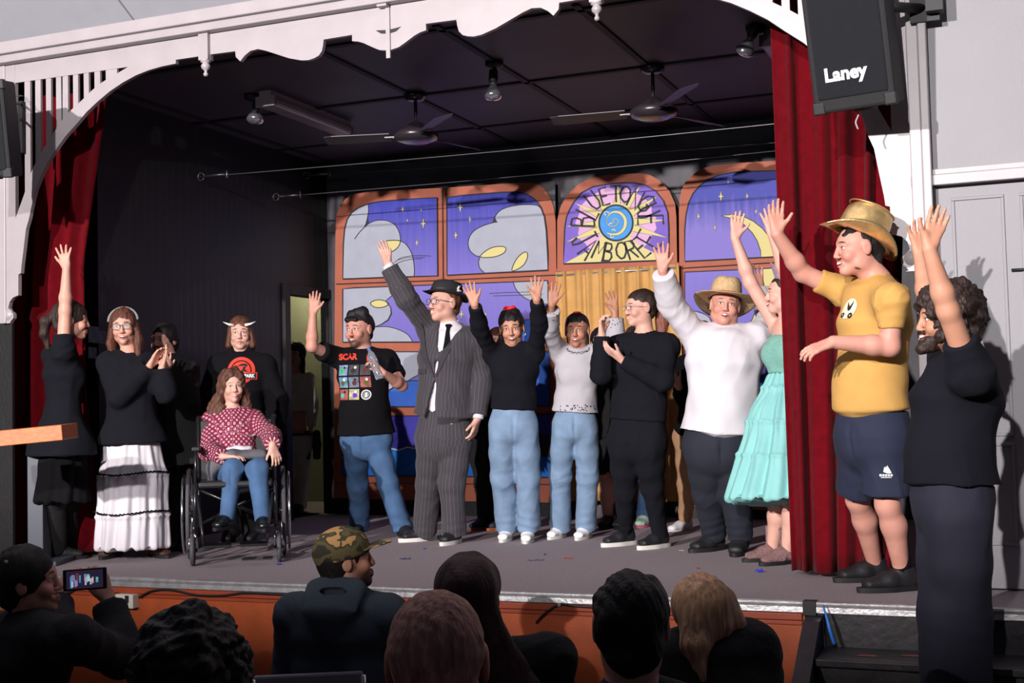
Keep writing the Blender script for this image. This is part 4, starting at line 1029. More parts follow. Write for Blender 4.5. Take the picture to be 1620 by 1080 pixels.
# left flat: four-light window with clouds
o1 = flat('wide painted window flat with grey clouds and yellow stars, behind the man in the suit', [(528,788),(530,420),(531,355),(533,338),(538,325),(547,314),(560,307),(580,303.5),(640,300),(700,297),(760,293),(820,289),(836,288.5),(850,291),(861,298),(870,311),(876,328),(879,350),(880,420),(884,795),(704,792)], onY(700,788,YW))
b = MB(); b.poly([onY(x, y, YW+.021) for x, y in ((700,300),(878,286.5),(881,500),(700,500))], (0,-1,0), .008, M_grey); b.build('backing_board', o1)
def pane(o, outline, mk, name='painted_pane'):
    p = Paint(); mk(p); p.line(outline, 1.8, 9, closed=True); return p.b.build(name, o)
ul = [(542,441),(543,385),(545,362),(549,347),(556,336),(567,328),(582,322),(600,318.5),(640,315),(691,312),(692,436),(620,438)]
def f(p):
    p.fill(ul, M_sky, 0)
    p.fill([(542.5,440),(543,385),(545,362),(549,347),(556,336),(567,328),(582,322),(583,332),(581,345),(577,358),(584,353),(596,348.5),(612,349),(624,355),(631,366),(633.5,380),(642,386),(650,398),(654,412),(655.5,426),(655,437),(620,438)], M_cl, 1)
    p.line([(582,322),(583,332),(581,345),(577,358),(568,368),(561,378)], 1.3, 3, smooth=True); p.line([(577,358),(584,353),(596,348.5),(612,349),(624,355),(631,366),(633.5,380),(630,390),(622,397),(612,400)], 1.3, 3, smooth=True)
    p.fill([(577,360),(582,346),(584,353),(580,357)], M_frb, 4)
    p.line([(603,384),(612,381),(622,380),(633,381),(642,386),(650,398),(654,412),(655.5,426),(655,437)], 1.4, 3, smooth=True)
    p.fill([(610,383),(618,380.5),(632,381),(630,389),(622,396),(614,398)], M_yel, 2, True)
    p.line([(624,415),(634,408),(648,405),(664,404),(682,405)], .9, 4, smooth=True); p.line([(622,420),(634,414),(650,410),(668,409)], .9, 4, smooth=True); p.line([(630,411),(645,407),(672,407)], .8, 4)
    for a in ((637,331,5.5),(666.5,332,3.2),(644.5,348.5,3.5),(669.5,353.5,9),(659.5,384,6)): p.star(*a)
pane(o1, ul, f)
ur = [(707,435),(706.5,312),(730,309),(760,306.5),(795,303.8),(818,303.5),(834,307),(846,315),(855,327),(861,343),(864,365),(866,400),(866.5,427)]
def f(p):
    p.fill(ur, M_sky, 0)
    cl = [(866,426),(866,400),(864,365),(861,343),(856,330),(850,325),(838,323.5),(822,324),(805,327),(791,333),(783,343),(782,351),(776,353),(764,357),(751,364),(743,374),(740.5,386),(744,397),(753,404.5),(759,406),(757,414),(759,424),(766,431)]
    p.fill(cl, M_cl, 1); p.line(cl[4:], 1.4, 3, smooth=True)
    p.fill([(782,342),(779,352),(787,352)], M_frb, 4)
    e = [(760,406),(768,397),(780,391),(793,389.5),(800,392),(798,399),(788,404.5),(775,407)]; p.fill(e, M_yel, 2, True); p.line(e, 1.3, 4, closed=True, smooth=True)
    e = [(810,428),(813,417),(820,406),(829,399),(834,400),(834,408),(829,418),(820,425)]; p.fill(e, M_yel, 2, True); p.line(e, 1.3, 4, closed=True, smooth=True)
    for a in ((728,327.5,9),(743.5,347,6),(721,372,7)): p.star(*a)
pane(o1, ur, f)
ml = [(542,541),(542,457),(560,455),(692,450),(693,540.5)]
def f(p):
    p.fill(ml, M_sky2, 0)
    p.fill([(542.5,540.5),(542.5,457),(628,452.5),(625,462),(617,470),(612,476),(618,486),(619,496),(614,506),(605,512),(595,517),(612,516.5),(630,521),(645,529),(653,540.5)], M_cl, 1)
    p.line([(628,452.5),(625,462),(617,470),(610,476)], 1.3, 3, smooth=True); p.line([(610,476),(618,486),(619,496),(614,506),(603,513),(592,517)], [1,1.6,2.4,2.4,1.6,1], 3); p.line([(592,517),(612,516.5),(630,521),(645,529),(653,540.5)], 1.3, 3, smooth=True)
    e = [(586,480),(593,475),(604,474.5),(615,480),(607,485.5),(594,486)]; p.fill(e, M_yel, 2, True); p.line(e, 1.3, 4, closed=True, smooth=True)
pane(o1, ml, f)
mr = [(707,540),(707,449.5),(866,443.5),(868,540)]
def f(p):
    p.fill(mr, M_sky2, 0)
    c = [(866,443.7),(812,446),(816,457),(826,468),(840,476),(855,480),(867,481)]; p.fill(c, M_cl, 1); p.line(c[1:], 1.4, 3, smooth=True)
    p.fill([(770,540),(782,528),(800,514),(820,508),(845,506),(867.5,520),(867.5,540)], M_hill, 1); p.line([(770,540),(782,528),(800,514),(820,508),(845,506),(867,520)], 1.6, 3, smooth=True)
    p.line([(774,464),(800,462.5),(850,461.5)], .9, 4); p.line([(780,468),(830,466.5),(858,465)], .9, 4)
    for a in ((730,497,8),(768,497,5)): p.star(*a)
pane(o1, mr, f)
l3 = [(542,643),(542,556),(694,556),(695,643)]
def f(p):
    p.fill(l3, M_sky2, 0)
    c = [(542.5,620),(542.5,556.5),(691,556.5),(689,568),(680,580),(667,590),(652,598),(636,608),(610,618),(580,622)]; p.fill(c, M_cl, 1); p.line(c[2:9], 1.4, 3, smooth=True)
    h = [(596,642.5),(606,630),(620,614),(634,605),(650,602),(668,603),(694,610),(694.5,642.5)]; p.fill(h, M_hill, 2); p.line(h[:-1], 1.6, 3, smooth=True)
pane(o1, l3, f)
r3 = [(708,643),(708,556),(868,556),(870,642)]
pane(o1, r3, lambda p: (p.fill(r3, M_sky2, 0), p.fill([(770,642.5),(776,600),(790,570),(812,556.5),(867.5,556.5),(869.5,641.5)], M_hill, 1), p.line([(770,642.5),(776,600),(790,570),(812,556.5)], 1.6, 3, smooth=True)))
l4 = [(541,752),(541.5,658),(696,657),(698,753)]
def f(p):
    p.fill(l4, M_deep, 0); p.fill([(541.5,751.5),(541.5,712),(600,710),(625,708),(640,711),(660,706),(697,707),(697.5,752.5)], M_sea, 1)
    p.line([(541,724),(560,716),(600,711),(618,709),(630,712),(645,707),(655,709),(672,706),(697,708)], 2.2, 3, M_wht); p.line([(632,734),(640,737),(648,735)], 1, 3); p.line([(600,720),(640,680)], .8, 3)
pane(o1, l4, f)
r4 = [(710,753),(709,657),(871,655),(874,755)]
def f(p):
    p.fill(r4, M_deep, 0); p.fill([(710.5,752.5),(710,709),(740,706),(770,709),(800,704),(872,706),(873,754)], M_sea, 1); p.line([(710,709),(740,706),(770,709),(800,704),(872,706)], 2, 3, M_wht)
    p.fill([(838,700),(842,690),(852,686),(872,688),(872.5,724),(858,722),(845,714)], M_frb, 4)
pane(o1, r4, f)
p = Paint(); p.line([(699.5,298),(703.5,792)], 1.3, 8); p.line([(531,449),(700,443),(880,434.5)], 1.2, 8); p.line([(530,763),(703,765),(884,766)], 1, 8); p.b.build('panel_joint', o1)
b = MB()
b.box((onY(528,788,YW).x, YW+.02, ST), (onY(884,795,YW).x, YW+.05, onY(700,790,YW).z+.03), M_blk); b.build('base_board', o1)
# centre flat
cf_out = [(881.5,430),(881.5,390),(881.5,348),(886,329),(893,315),(902,303),(917,290),(936,280.5),(964,276.5),(990,275),(1013,274),(1028,276.5),(1043,285),(1059,302),(1068,322),(1070,345),(1070.5,380),(1071.5,430)]
o2 = flat('narrow arched painted flat showing a rayed sun with lettering around a blue disc', cf_out, onY(975,430,YW))
cp = [(891,417),(892,390),(893,361),(896,343),(901,331),(908,319),(920,304.5),(938,295),(964,290.5),(985,288.8),(1004,289),(1021,292.5),(1037,302),(1049,317),(1056,336),(1057.5,360),(1058,411)]
M_sky4 = mat('violet_paint', lin(118,92,186), .75, var=.12, vscale=6)
CX, CY = 974.5, 352.5
def f(p):
    p.fill(cp, M_sky4, 0)
    p.fill([(CX+ (62+3*math.sin(k*2.3))*math.cos(2*math.pi*k/40), CY-(56+3*math.sin(k*1.7))*math.sin(2*math.pi*k/40)) for k in range(40) if CY-(56)*math.sin(2*math.pi*k/40) < 400], M_pink, 1)
    tips = [(934,300),(909,321),(895,358),(895,383),(978,291),(1014,292),(1041,310),(1054,348),(1056,376)]
    for tx, ty in tips:
        a = math.atan2(CY-ty, tx-CX); q = .19; r = 30
        tri = [(CX+r*math.cos(a-q), CY-r*math.sin(a-q)), (tx, ty), (CX+r*math.cos(a+q), CY-r*math.sin(a+q))]; p.fill(tri, M_yel, 2); p.line(tri, .6, 3)
    p.fill([(893,416.5),(935,394),(952,374),(996,374),(1012,388),(1035,400),(1052,411.2)], M_yel, 2)
    p.fill(arc(CX, CY, 30.5, 32, 0, 350, 35), M_yel, 3); p.fill(arc(CX, CY, 28.2, 29.5, 0, 350, 35), M_frb, 4); p.fill(arc(CX, CY, 25.2, 26.5, 0, 350, 35), M_disc, 5)
    # curled lizard-like squiggle
    sp_ = [(CX-14+0,CY+16),(CX-6,CY+18),(CX+4,CY+17),(CX+12,CY+10),(CX+15,CY),(CX+13,CY-9),(CX+6,CY-16),(CX-3,CY-17.5),(CX-10,CY-14),(CX-14,CY-7),(CX-14,CY+1),(CX-9,CY+5),(CX-2,CY+5),(CX+3,CY),(CX+3,CY-5),(CX-2,CY-7),(CX-5,CY-3),(CX-3,CY)]
    s2_ = spl(sp_, 6); wd = [max(.8, 4.6*math.sin(math.pi*min(1, (i/len(s2_))*1.6+.12))) if i < len(s2_)*.6 else 1.1 for i in range(len(s2_))]
    p.line(s2_, [x_+1.0 for x_ in wd], 6); p.line(s2_, wd, 7, M_yel)
    for q in ([(CX-16,CY-12),(CX-19,CY-16),(CX-14,CY-18),(CX-11,CY-15)], [(CX-8,CY+19),(CX-8,CY+23),(CX-3,CY+22)], [(CX-7,CY+12),(CX-3,CY+10),(CX-1,CY+13)], [(CX-12,CY+3),(CX-8,CY),(CX-6,CY+2)]): p.line(q, 1.4, 7, M_yel, smooth=True)
    # lettering: strokes in a unit box (x right, y up), placed around the disc
    G = {'B': [[(0,0),(0,1)], [(0,1),(.55,.95),(.62,.76),(.5,.58),(0,.54)], [(0,.54),(.62,.48),(.72,.25),(.55,.04),(0,0)]], 'L': [[(0,1),(0,0),(.65,0)]], 'U': [[(0,1),(0,.3),(.15,.03),(.45,.03),(.6,.3),(.6,1)]], 'E': [[(.6,1),(0,1),(0,0),(.6,0)], [(0,.52),(.5,.52)]],
         'T': [[(0,1),(.8,1)], [(.4,1),(.4,0)]], 'O': [[(.3,0),(.05,.25),(0,.6),(.15,.95),(.4,1),(.62,.8),(.65,.4),(.52,.08),(.3,0)]], 'N': [[(0,0),(0,1),(.6,0),(.6,1)]], 'G': [[(.6,.85),(.35,1),(.08,.8),(0,.4),(.15,.05),(.45,0),(.6,.2),(.6,.45),(.35,.45)]],
         'J': [[(.2,1),(.75,1)], [(.5,1),(.5,.25),(.35,.02),(.12,.05),(0,.3)]], 'A': [[(0,0),(.35,1),(.7,0)], [(.12,.36),(.58,.36)]], 'M': [[(0,0),(.12,1),(.4,.35),(.7,1),(.85,0)]], 'R': [[(0,0),(0,1),(.5,.95),(.58,.74),(.45,.55),(0,.5)], [(.2,.5),(.62,0)]]}
    def letter(ch, c, u, h, wd_):   # c centre px, u = up direction angle (degrees, picture), h height px
        a = R(u); U = (math.cos(a), -math.sin(a)); Rt = (math.sin(a), math.cos(a)); wmax = max(q[0] for s_ in G[ch] for q in s_)
        for s_ in G[ch]:
            pts = [(c[0]+Rt[0]*(x-wmax/2)*wd_/wmax+U[0]*(y-.5)*h, c[1]+Rt[1]*(x-wmax/2)*wd_/wmax+U[1]*(y-.5)*h) for x, y in s_]
            p.line(pts, 3.0, 8)
    S = 6.352; L_ = lambda x, y: (870+x/S, 260+y/S)
    for ch, x, y, u, h, wd_ in (('B',330,572,178,38,14), ('L',375,470,152,36,12), ('U',432,360,128,31,14), ('E',548,320,105,27,12), ('T',662,297,92,26,18), ('O',757,300,84,25,16), ('N',858,345,62,32,16), ('G',965,385,45,30,16), ('U',985,470,25,36,14), ('E',1010,560,2,40,14),
                             ('J',340,750,28,42,14), ('A',385,850,48,36,16), ('M',500,870,70,30,18), ('B',585,880,82,29,13), ('O',715,865,92,26,16), ('R',820,855,108,30,14), ('E',915,830,130,34,14), ('E',1000,750,150,40,15)):
        letter(ch, L_(x, y), u, h, wd_)
pane(o2, cp, f)
p = Paint(); p.line([(879,430),(1074,420)], 1, 8); p.b.build('panel_joint', o2)
b = MB(); b.box((onY(879,430,YW).x, YW+.005, ST), (onY(890,430,YW).x, YW+.03, onY(880,425,YW).z), M_fr); b.build('post', o2)
b = MB(); b.box((onY(1064,430,YW).x, YW+.005, ST), (onY(1074,430,YW).x, YW+.03, onY(1070,415,YW).z), M_fr); b.build('post', o2)
# right flat
XR2 = 1330
rf = [(1078,800),(1075,480),(1074,340),(1075,316),(1078,300),(1085,287),(1099,274),(1112,266),(1128,262),(1170,257.5),(1229,254),(XR2,247),(XR2,812)]
o3 = flat('painted window flat with a crescent moon, partly behind the large red curtain', rf, onY(1150,800,YW))
pr = [(1083,413),(1083,364),(1085,340),(1089,321),(1096,306),(1105,295),(1119,284),(1135,277),(1160,272),(1195,270.5),(1240,269),(1240,405)]
def f(p):
    p.fill(pr, M_sky3, 0)
    mo = [(1141,341),(1160,339),(1176,342),(1192,350),(1206,361),(1219,377),(1229,396),(1233,406),(1204,407),(1203,396),(1198,381),(1190,368),(1178,356),(1163,347)]; p.fill(mo, M_yel, 1); p.line(mo, 1.3, 3, closed=True)
    for a in ((1152,288,3.5),(1140.5,310.5,9),(1182,310,5.5),(1105,342,6),(1131,360,5),(1196,334.5,5)): p.star(*a)
pane(o3, pr, f)
pr2 = [(1083,540),(1083,430),(1240,423),(1242,540)]
def f(p):
    p.fill(pr2, M_sky2, 0); mo = [(1204,425),(1236,423.5),(1238,450),(1232,480),(1216,505),(1196,518),(1178,522),(1190,505),(1200,480),(1205,450)]; p.fill(mo, M_yel, 1); p.line(mo, 1.3, 3, closed=True)
    c = [(1083.5,500),(1098,492),(1120,500),(1130,520),(1132,539.5),(1083.5,539.5)]; p.fill(c, M_cl, 1); p.line(c[:-1], 1.3, 3, smooth=True)
pane(o3, pr2, f)
pr3 = [(1083,645),(1083,556),(1243,556),(1245,646)]
pane(o3, pr3, lambda p: (p.fill(pr3, M_sky2, 0), p.fill([(1083.5,644.5),(1083.5,590),(1110,580),(1150,600),(1200,590),(1243,600),(1244,645)], M_hill, 1)))
pr4 = [(1083,758),(1083,660),(1245,661),(1247,762)]
pane(o3, pr4, lambda p: (p.fill(pr4, M_deep, 0), p.fill([(1083.5,757.5),(1083.5,710),(1245.5,712),(1246.5,761)], M_sea, 1)))
p = Paint(); p.line([(1074,424),(1240,414)], 1.2, 8); p.b.build('panel_joint', o3)
b = MB(); b.box((onY(1074,800,YW).x, YW+.02, ST), (onY(XR2,800,YW).x, YW+.05, onY(1100,800,YW).z+.03), M_blk); b.build('base_board', o3)
# mustard curtain in the middle doorway
M_mus = mat('mustard_cloth', lin(196,150,88), .85, var=.08, vscale=10, bump=.25, bscale=120)
c0, c1 = onY(881,428,YW-.05).x, onY(1075,425,YW-.05).x
mc = curtain('doorway_curtain', c0, c1, YW-.07, onY(975,792,YW).z, onY(975,424,YW-.05).z, 10, .022, M_mus, 'mustard cloth curtain hanging in pleats under the painted sun', 'curtain', 5, nz=20, th=.004)
b = MB(); z_ = onY(975,424,YW-.05).z-.03; b.tube([(c0, YW-.07, z_), (c1, YW-.07, z_)], .008, M_alu, n=10); b.build('rod', mc)
# ------------------------------------------------------------------ people on the stage
T_PALE, T_FAIR, T_ROSE, T_TAN, T_BRN = lin(206,158,142), lin(200,148,130), lin(196,140,124), lin(186,134,110), lin(172,120,98)
F_black = mat('black_cotton', lin(15,14,18), .95, spec=.15, bump=.3, bscale=250); F_black2 = mat('black_jersey', lin(20,20,27), .95, spec=.15, bump=.3, bscale=250); F_dark = mat('dark_cloth', lin(11,10,12), .9)
F_white = mat('white_cotton', lin(205,200,206), .85, bump=.2, bscale=250); F_lj = mat('light_denim', lin(118,142,170), .85, var=.12, vscale=14, bump=.4, bscale=350); F_jean = mat('blue_denim', lin(62,92,130), .85, var=.22, vscale=9, bump=.4, bscale=350)
M_sole_w = mat('white_rubber', lin(215,212,205), .5); M_sole_k = mat('black_rubber', lin(24,24,26), .6); M_shoe_k = mat('black_shoe', lin(24,24,28), .6, bump=.2); M_shoe_w = mat('white_canvas', lin(226,224,226), .7, bump=.2); M_leather = mat('black_leather', lin(18,17,18), .3)
M_specs = mat('dark_frame', lin(40,24,24), .3); M_specs2 = mat('thin_metal_frame', lin(120,90,80), .3, metal=.8)
M_lens = mat('lens_glass', (.8,.85,.9), .03); nodes(M_lens)[1].inputs['Alpha'].default_value = .10; M_gold = mat('gold_metal', lin(220,180,110), .25, metal=1)
H_blk = hairmat('black_hair', lin(22,17,19)); H_dbr = hairmat('dark_brown_hair', lin(44,30,26)); H_br = hairmat('brown_hair', lin(92,56,40)); H_curl = hairmat('red_brown_curls', lin(86,54,42)); H_shad = hairmat('near_black_hair', lin(24,18,18))
def bvh(o):
    w_ = wl(o); return BVHTree.FromPolygons([Vector(v.co)+w_ for v in o.data.vertices], [tuple(p.vertices) for p in o.data.polygons])
def project(b, o, name, org, right, up, fwd, off=.003, parent=None, tree=None):
    """lay a flat print (x right, y up) onto the cloth o"""
    t = tree or bvh(o); vs = []; last = None
    for x, y, z in b.v:
        p = org+right*x+up*y; h, n, i, d = t.ray_cast(p+fwd*.4, -fwd)
        if h is None: h = p if last is None else p-fwd*((p-last).dot(fwd))
        last = h; vs.append(h+fwd*(off+z))
    c = MB(); c.v = [tuple(v) for v in vs]; c.f = b.f; c.mi = b.mi; c.mats = b.mats; c.sm = b.sm
    return c.build(name, parent or o)
def grid(b, x0, y0, x1, y1, m, n=4, z=0.0):
    vs = [(x0+(x1-x0)*i/n, y0+(y1-y0)*j/n, z) for j in range(n+1) for i in range(n+1)]
    return b.add(vs, [(j*(n+1)+i, j*(n+1)+i+1, (j+1)*(n+1)+i+1, (j+1)*(n+1)+i) for j in range(n) for i in range(n)], m)
def disc(b, cx, cy, r0, r1, m, z=0.0, n=28, rings=3):
    vs = []; fs = []
    for j in range(rings+1):
        r_ = r0+(r1-r0)*j/rings
        for i in range(n): vs.append((cx+r_*math.cos(2*math.pi*i/n), cy+r_*math.sin(2*math.pi*i/n), z))
    for j in range(rings):
        for i in range(n): fs.append((j*n+i, j*n+(i+1) % n, (j+1)*n+(i+1) % n, (j+1)*n+i))
    return b.add(vs, fs, m)
def shade2d(b, M2): b.v = [(M2[0]*x+M2[1]*y+M2[2], M2[3]*x+M2[4]*y+M2[5], z) for x, y, z in b.v]; return b
def twoshoes(r, yR, yL, m, ms, **k):
    for q, y in (('R', yR), ('L', yL)): shoe(r, q, y, m, ms, **k)
def ponytail(r, pts, rad, m, name='ponytail', h=.006, seed=4, lump=.006):
    P = [prim(pts[i], pts[i+1], rad[i], rad[i+1], k=.015) for i in range(len(pts)-1)]
    return sdf_obj(name, P, h, m, parent=r.o, disp=hair_disp(seed, lump=lump))
# ---- woman with raised arm at the dark end
r = skel(dict(id='P1', s=.93, dep=8.3, phi=130, pel=(98,702), neck=(98,549), head=(113,508), hh=58, hy=112, sR=(100,556), R=dict(e=(103,491), w=(105,424), t=(99,382), es=0, ws=0, pn=(0,-1,0), spread=1.7, curl=.05), L=dict(e=(122,610), w=(118,660), t=(118,690), es=1, ws=1), la=1.15, aR=(88,872), fR=(88,886), kR=(88,790), aL=(108,868), fL=(108,880), kL=(108,790), build='f'))
body(r, skin_mat('skin_1', T_FAIR), 'person in black with one bare arm raised high, back turned, beside the lectern', fem=True, group='cast members lined up on the stage')
top(r, F_black2, 720, g=.018, sleeve='s', frac=.42, name='dress', h=.009, flare=.20, bust=.8, neck=.3)
skirt(r, F_black, 'skirt', t0=.1, zb=.40, wb=.19, db=.17, n=9, pleat=.008, h=.010)
trousers(r, F_dark, h=.011, rt=.08, rk=.07, rh=.07)
twoshoes(r, 110, 120, M_shoe_k, M_sole_k)
hair(r, H_dbr, 'long', 2, vol=.014, front=.05)
ponytail(r, [r.head(0,-.10,.04), r.head(0,-.15,.0), r.head(.01,-.16,-.08), r.head(.02,-.14,-.17)], [.030,.040,.034,.015], H_dbr)
# ---- clapping woman in glasses, headband and long skirt
r = skel(dict(id='P2', s=.93, g=(214,884), phi=18, pel=(210,704), neck=(205,562), head=(196,518), hh=56, hy=8, hr=4, hp=-2, sR=(171,574), sL=(236,577), R=dict(e=(188,628), w=(236,580), t=(257,548), es=-1, ws=-1, pn=(1,.2,.3), curl=.08, spread=.4), L=dict(e=(262,622), w=(256,582), t=(266,545), es=-1, ws=0, pn=(-1,.4,0), curl=.1, spread=.4), aR=(182,868), fR=(182,880), kR=(190,790), aL=(246,868), fL=(246,880), kL=(236,790), build='f', bw=1.08))
body(r, skin_mat('skin_2', T_FAIR, smile=1, brow=lin(70,40,30), lip=lin(190,70,75)), 'person with glasses, grey headband and long white skirt clapping hands', fem=True, legs='LR', group='cast members lined up on the stage')
skirt(r, F_white, 'skirt', t0=.12, zb=.08, wb=.235, db=.20, n=11, pleat=.010, tiers=(.36,.72), mid=(.215,.17))
sk = MB(); zt_ = r.o.location.z
for z_, w_, d_ in ((.565, .232, .190), (.31, .240, .200)):
    c = Vector((r.Pv.x, r.Pv.y, ST+z_)); pts = []
    for i in range(120):
        t = 2*math.pi*i/120; rr = 1+.03*math.sin(t*11+1)
        pts.append(c+r.Sp*math.sin(t)*w_*rr+r.Fp*math.cos(t)*d_*rr+UP*(.006*(i % 2)+.008*math.sin(t*3)))
    sk.tube(pts, .006, F_black, n=5, closed=True)
sk.build('lace_trim', r.o)
top(r, F_black2, 700, g=.030, name='jacket', h=.009, flare=.12, sl=.022, bust=.9, armr=(.052,.05,.05,.045), seed=12)
top(r, F_black, 682, g=.022, sleeve=None, name='top', h=.009, bust=.9, seed=13, arms='')
H_auburn = hairmat('auburn_hair', lin(84,48,36))
hair(r, H_auburn, 'long', 3, vol=.013, front=.062, extra=[((x*.070,-.02,.02),(x*.088,.0,-.10),(.024,.045),(.032,.05)) for x in (-1,1)]+[((x*.088,.0,-.10),(x*.080,.06,-.23),(.032,.05),(.022,.04)) for x in (-1,1)])
b = MB(); b.tube([r.head(.092*math.cos(t), .012-.03*math.sin(t), .045+.086*math.sin(t)) for t in [math.pi*i/16 for i in range(17)]], .010*r.hs, mat('grey_knit', lin(128,134,134), .9, bump=.6, bscale=300), n=8); b.build('headband', r.o)
glasses(r, M_specs, M_lens)
for q, y in (('R', -10), ('L', 40)): shoe(r, q, y, mat('brown_sandal', lin(70,44,34), .6), M_sole_k, name='sandal', high=-.03)
# ---- half hidden clapper behind her
r = skel(dict(id='P3', s=.93, dep=9.0, phi=20, pel=(283,700), neck=(272,572), head=(260,540), hh=52, hy=-20, sR=(246,585), sL=(300,585), R=dict(e=(240,630), w=(262,590), t=(262,560)), L=dict(e=(305,640), w=(274,590), t=(266,560), es=-1, ws=-1, pn=(-1,.3,0)), aR=(280,850), fR=(280,868), kR=(278,790), aL=(300,850), fL=(300,868), kL=(300,790), build='f'))
body(r, skin_mat('skin_3', T_FAIR), 'person in black mostly hidden behind the clapping one in glasses', fem=True, group='cast members lined up on the stage', h=.006)
top(r, F_dark, 735, g=.03, name='coat', h=.011, flare=.2, neck=.3); trousers(r, F_dark, h=.011); hair(r, H_blk, 'long', 4, vol=.014, front=.05); twoshoes(r, 0, 0, M_shoe_k, M_sole_k)
# ---- hooded sweater with horns
r = skel(dict(id='P4', s=.95, dep=9.35, phi=2, pel=(382,700), neck=(381,560), head=(381,528), hh=51, hy=6, sR=(346,577), sL=(420,577), R=dict(e=(326,632), w=(316,668), t=(318,690), es=0, ws=-1, pn=(1,-.4,0), curl=.6), L=dict(e=(440,632), w=(438,690), t=(437,715), es=0, ws=0, pn=(-1,0,0)), aR=(365,845), fR=(365,856), kR=(368,780), aL=(398,845), fL=(398,856), kL=(396,780), build='f', bw=1.12))
body(r, skin_mat('skin_4', T_PALE, lip=lin(200,90,90), brow=lin(80,52,42), extra=[((-.036,.08,-.022),(.016,.05,.0035),.3,lin(60,150,140),.9),((.036,.08,-.020),(.016,.05,.0045),.3,lin(40,50,60),.9)]), 'person in black hooded sweater and white paper horns behind the wheelchair', fem=True, group='cast members lined up on the stage', jaw=1.04)
hd = top(r, F_black, 700, g=.032, name='hooded_sweater', h=.0085, flare=.02, sl=.022, armr=(.055,.052,.05,.045), seed=22, extra=[prim(r.N-r.Fc*.05+UP*.02, r.N-r.Fc*.06+UP*.055, (.095,.055), (.085,.05), hint=r.Sc, k=.04), prim(r.N+r.Sc*.06+UP*.03, r.N+r.Fc*.08-UP*.04+r.Sc*.02, .03, .022, k=.02), prim(r.N-r.Sc*.06+UP*.03, r.N+r.Fc*.08-UP*.04-r.Sc*.02, .03, .022, k=.02)])
trousers(r, F_dark, h=.011); twoshoes(r, 0, 0, M_shoe_k, M_sole_k)
hair(r, H_br, 'long', 5, vol=.013, front=.055, extra=[((x*.074,-.01,.03),(x*.082,-.005,-.085),(.020,.05),(.026,.045)) for x in (-1,1)]+[((0,-.07,.0),(0,-.075,-.09),(.075,.04),(.07,.035))])
b = MB()
M_paper = mat('white_paper', lin(225,225,220), .7)
for x in (-1, 1): b = MB(); b.tube([r.head(x*.040,.078,.058), r.head(x*.075,.088,.064), r.head(x*.115,.09,.082)], [.011*r.hs,.008*r.hs,.001], M_paper, n=10); b.build('paper_horn', r.o)
M_red = mat('red_print', lin(205,52,34), .7); M_prw = mat('white_print', lin(225,225,225), .7); M_prk = mat('black_print', lin(20,20,22), .8)
org = station(r, .60)[0]; org = atd(386,589,depth(org)); t_ = bvh(hd)
b = MB(); disc(b, 0, .012, .074, .098, M_red, 0, rings=1); disc(b, 0, .012, .001, .066, M_red, 0, rings=4)
sh = [(-.05,.03),(-.02,.045),(.0,.06),(.035,.062),(.05,.045),(.035,.040),(.03,.02),(.05,.0),(.02,.005),(.0,-.01),(-.03,-.04),(-.02,-.01),(-.045,.0)]
b.poly([Vector((x,y,.002)) for x, y in sh], (0,0,1), .0003, M_prk)
project(b, hd, 'chest_print', org, r.Sc, UP, r.Fc, tree=t_)
b = MB(); grid(b, -.112, -.056, .112, -.004, M_red, 6, .002); grid(b, -.106, -.051, .106, -.009, M_prk, 6, .003); project(b, hd, 'chest_print_bar', org, r.Sc, UP, r.Fc, tree=t_)
b = text_mb('JURASSIC PARK', Matrix.Translation((0,-.030,.0055)), .038, M_prw, .0003, bold=.0012, sx=.80, space=.92); project(b, hd, 'lettering', org, r.Sc, UP, r.Fc, tree=t_)
# ---- seated woman and wheelchair
r = skel(dict(id='P5', s=.90, dep=8.55, phi=9, pel=(372,742), neck=(367,650), head=(368,612), hh=50, hy=22, hr=2, sR=(333,668), sL=(402,665), R=dict(e=(331,716), w=(352,722), t=(384,722), es=-1, ws=-1, pn=(0,0,-1), curl=.3, ts=0), L=dict(e=(430,690), w=(431,703), t=(437,722), es=-1, ws=-1, pn=(0,-.3,-1), curl=.35), kR=(368,742), kL=(407,741), aR=(358,822), aL=(415,824), legd=(8.12,8.10), build='f', bw=1.05, hw=1.0))
body(r, skin_mat('skin_5', T_PALE, smile=.5, brow=lin(120,80,60), lip=lin(205,100,95)), 'seated person in checked red shirt and jeans with long curly hair', fem=True, group='cast members lined up on the stage', extra=[])
F_chk = mat('red_checked_cotton', lin(128,22,58), .85, bump=.2, bscale=250)
nt, bb = nodes(F_chk); at = nt.nodes.new('ShaderNodeAttribute'); at.attribute_name = 'pc'
ro = nt.nodes.new('ShaderNodeMapping'); ro.inputs['Rotation'].default_value = (0,0,R(45)); nt.links.new(at.outputs['Vector'], ro.inputs['Vector'])
vo = nt.nodes.new('ShaderNodeTexVoronoi'); vo.voronoi_dimensions = '2D'; vo.inputs['Scale'].default_value = 40; vo.inputs['Randomness'].default_value = 0; nt.links.new(ro.outputs[0], vo.inputs['Vector'])
rp = nt.nodes.new('ShaderNodeValToRGB'); e = rp.color_ramp.elements; rp.color_ramp.interpolation = 'CONSTANT'; e[0].position = 0; e[0].color = (*lin(60,50,80), 1); e[1].position = .13; e[1].color = (*lin(222,205,214), 1)
for p_, c_ in ((.24, lin(128,22,58)), (.46, lin(110,14,42))): q_ = e.new(p_); q_.color = (*c_, 1)
nt.links.new(vo.outputs['Distance'], rp.inputs[0]); nt.links.new(rp.outputs[0], bb.inputs['Base Color'])
sh = top(r, F_chk, 742, g=.020, name='checked_shirt', h=.0078, sl=.016, bust=1.0, belly=.02, armr=(.052,.048,.046,.040), seed=31, flare=.04)
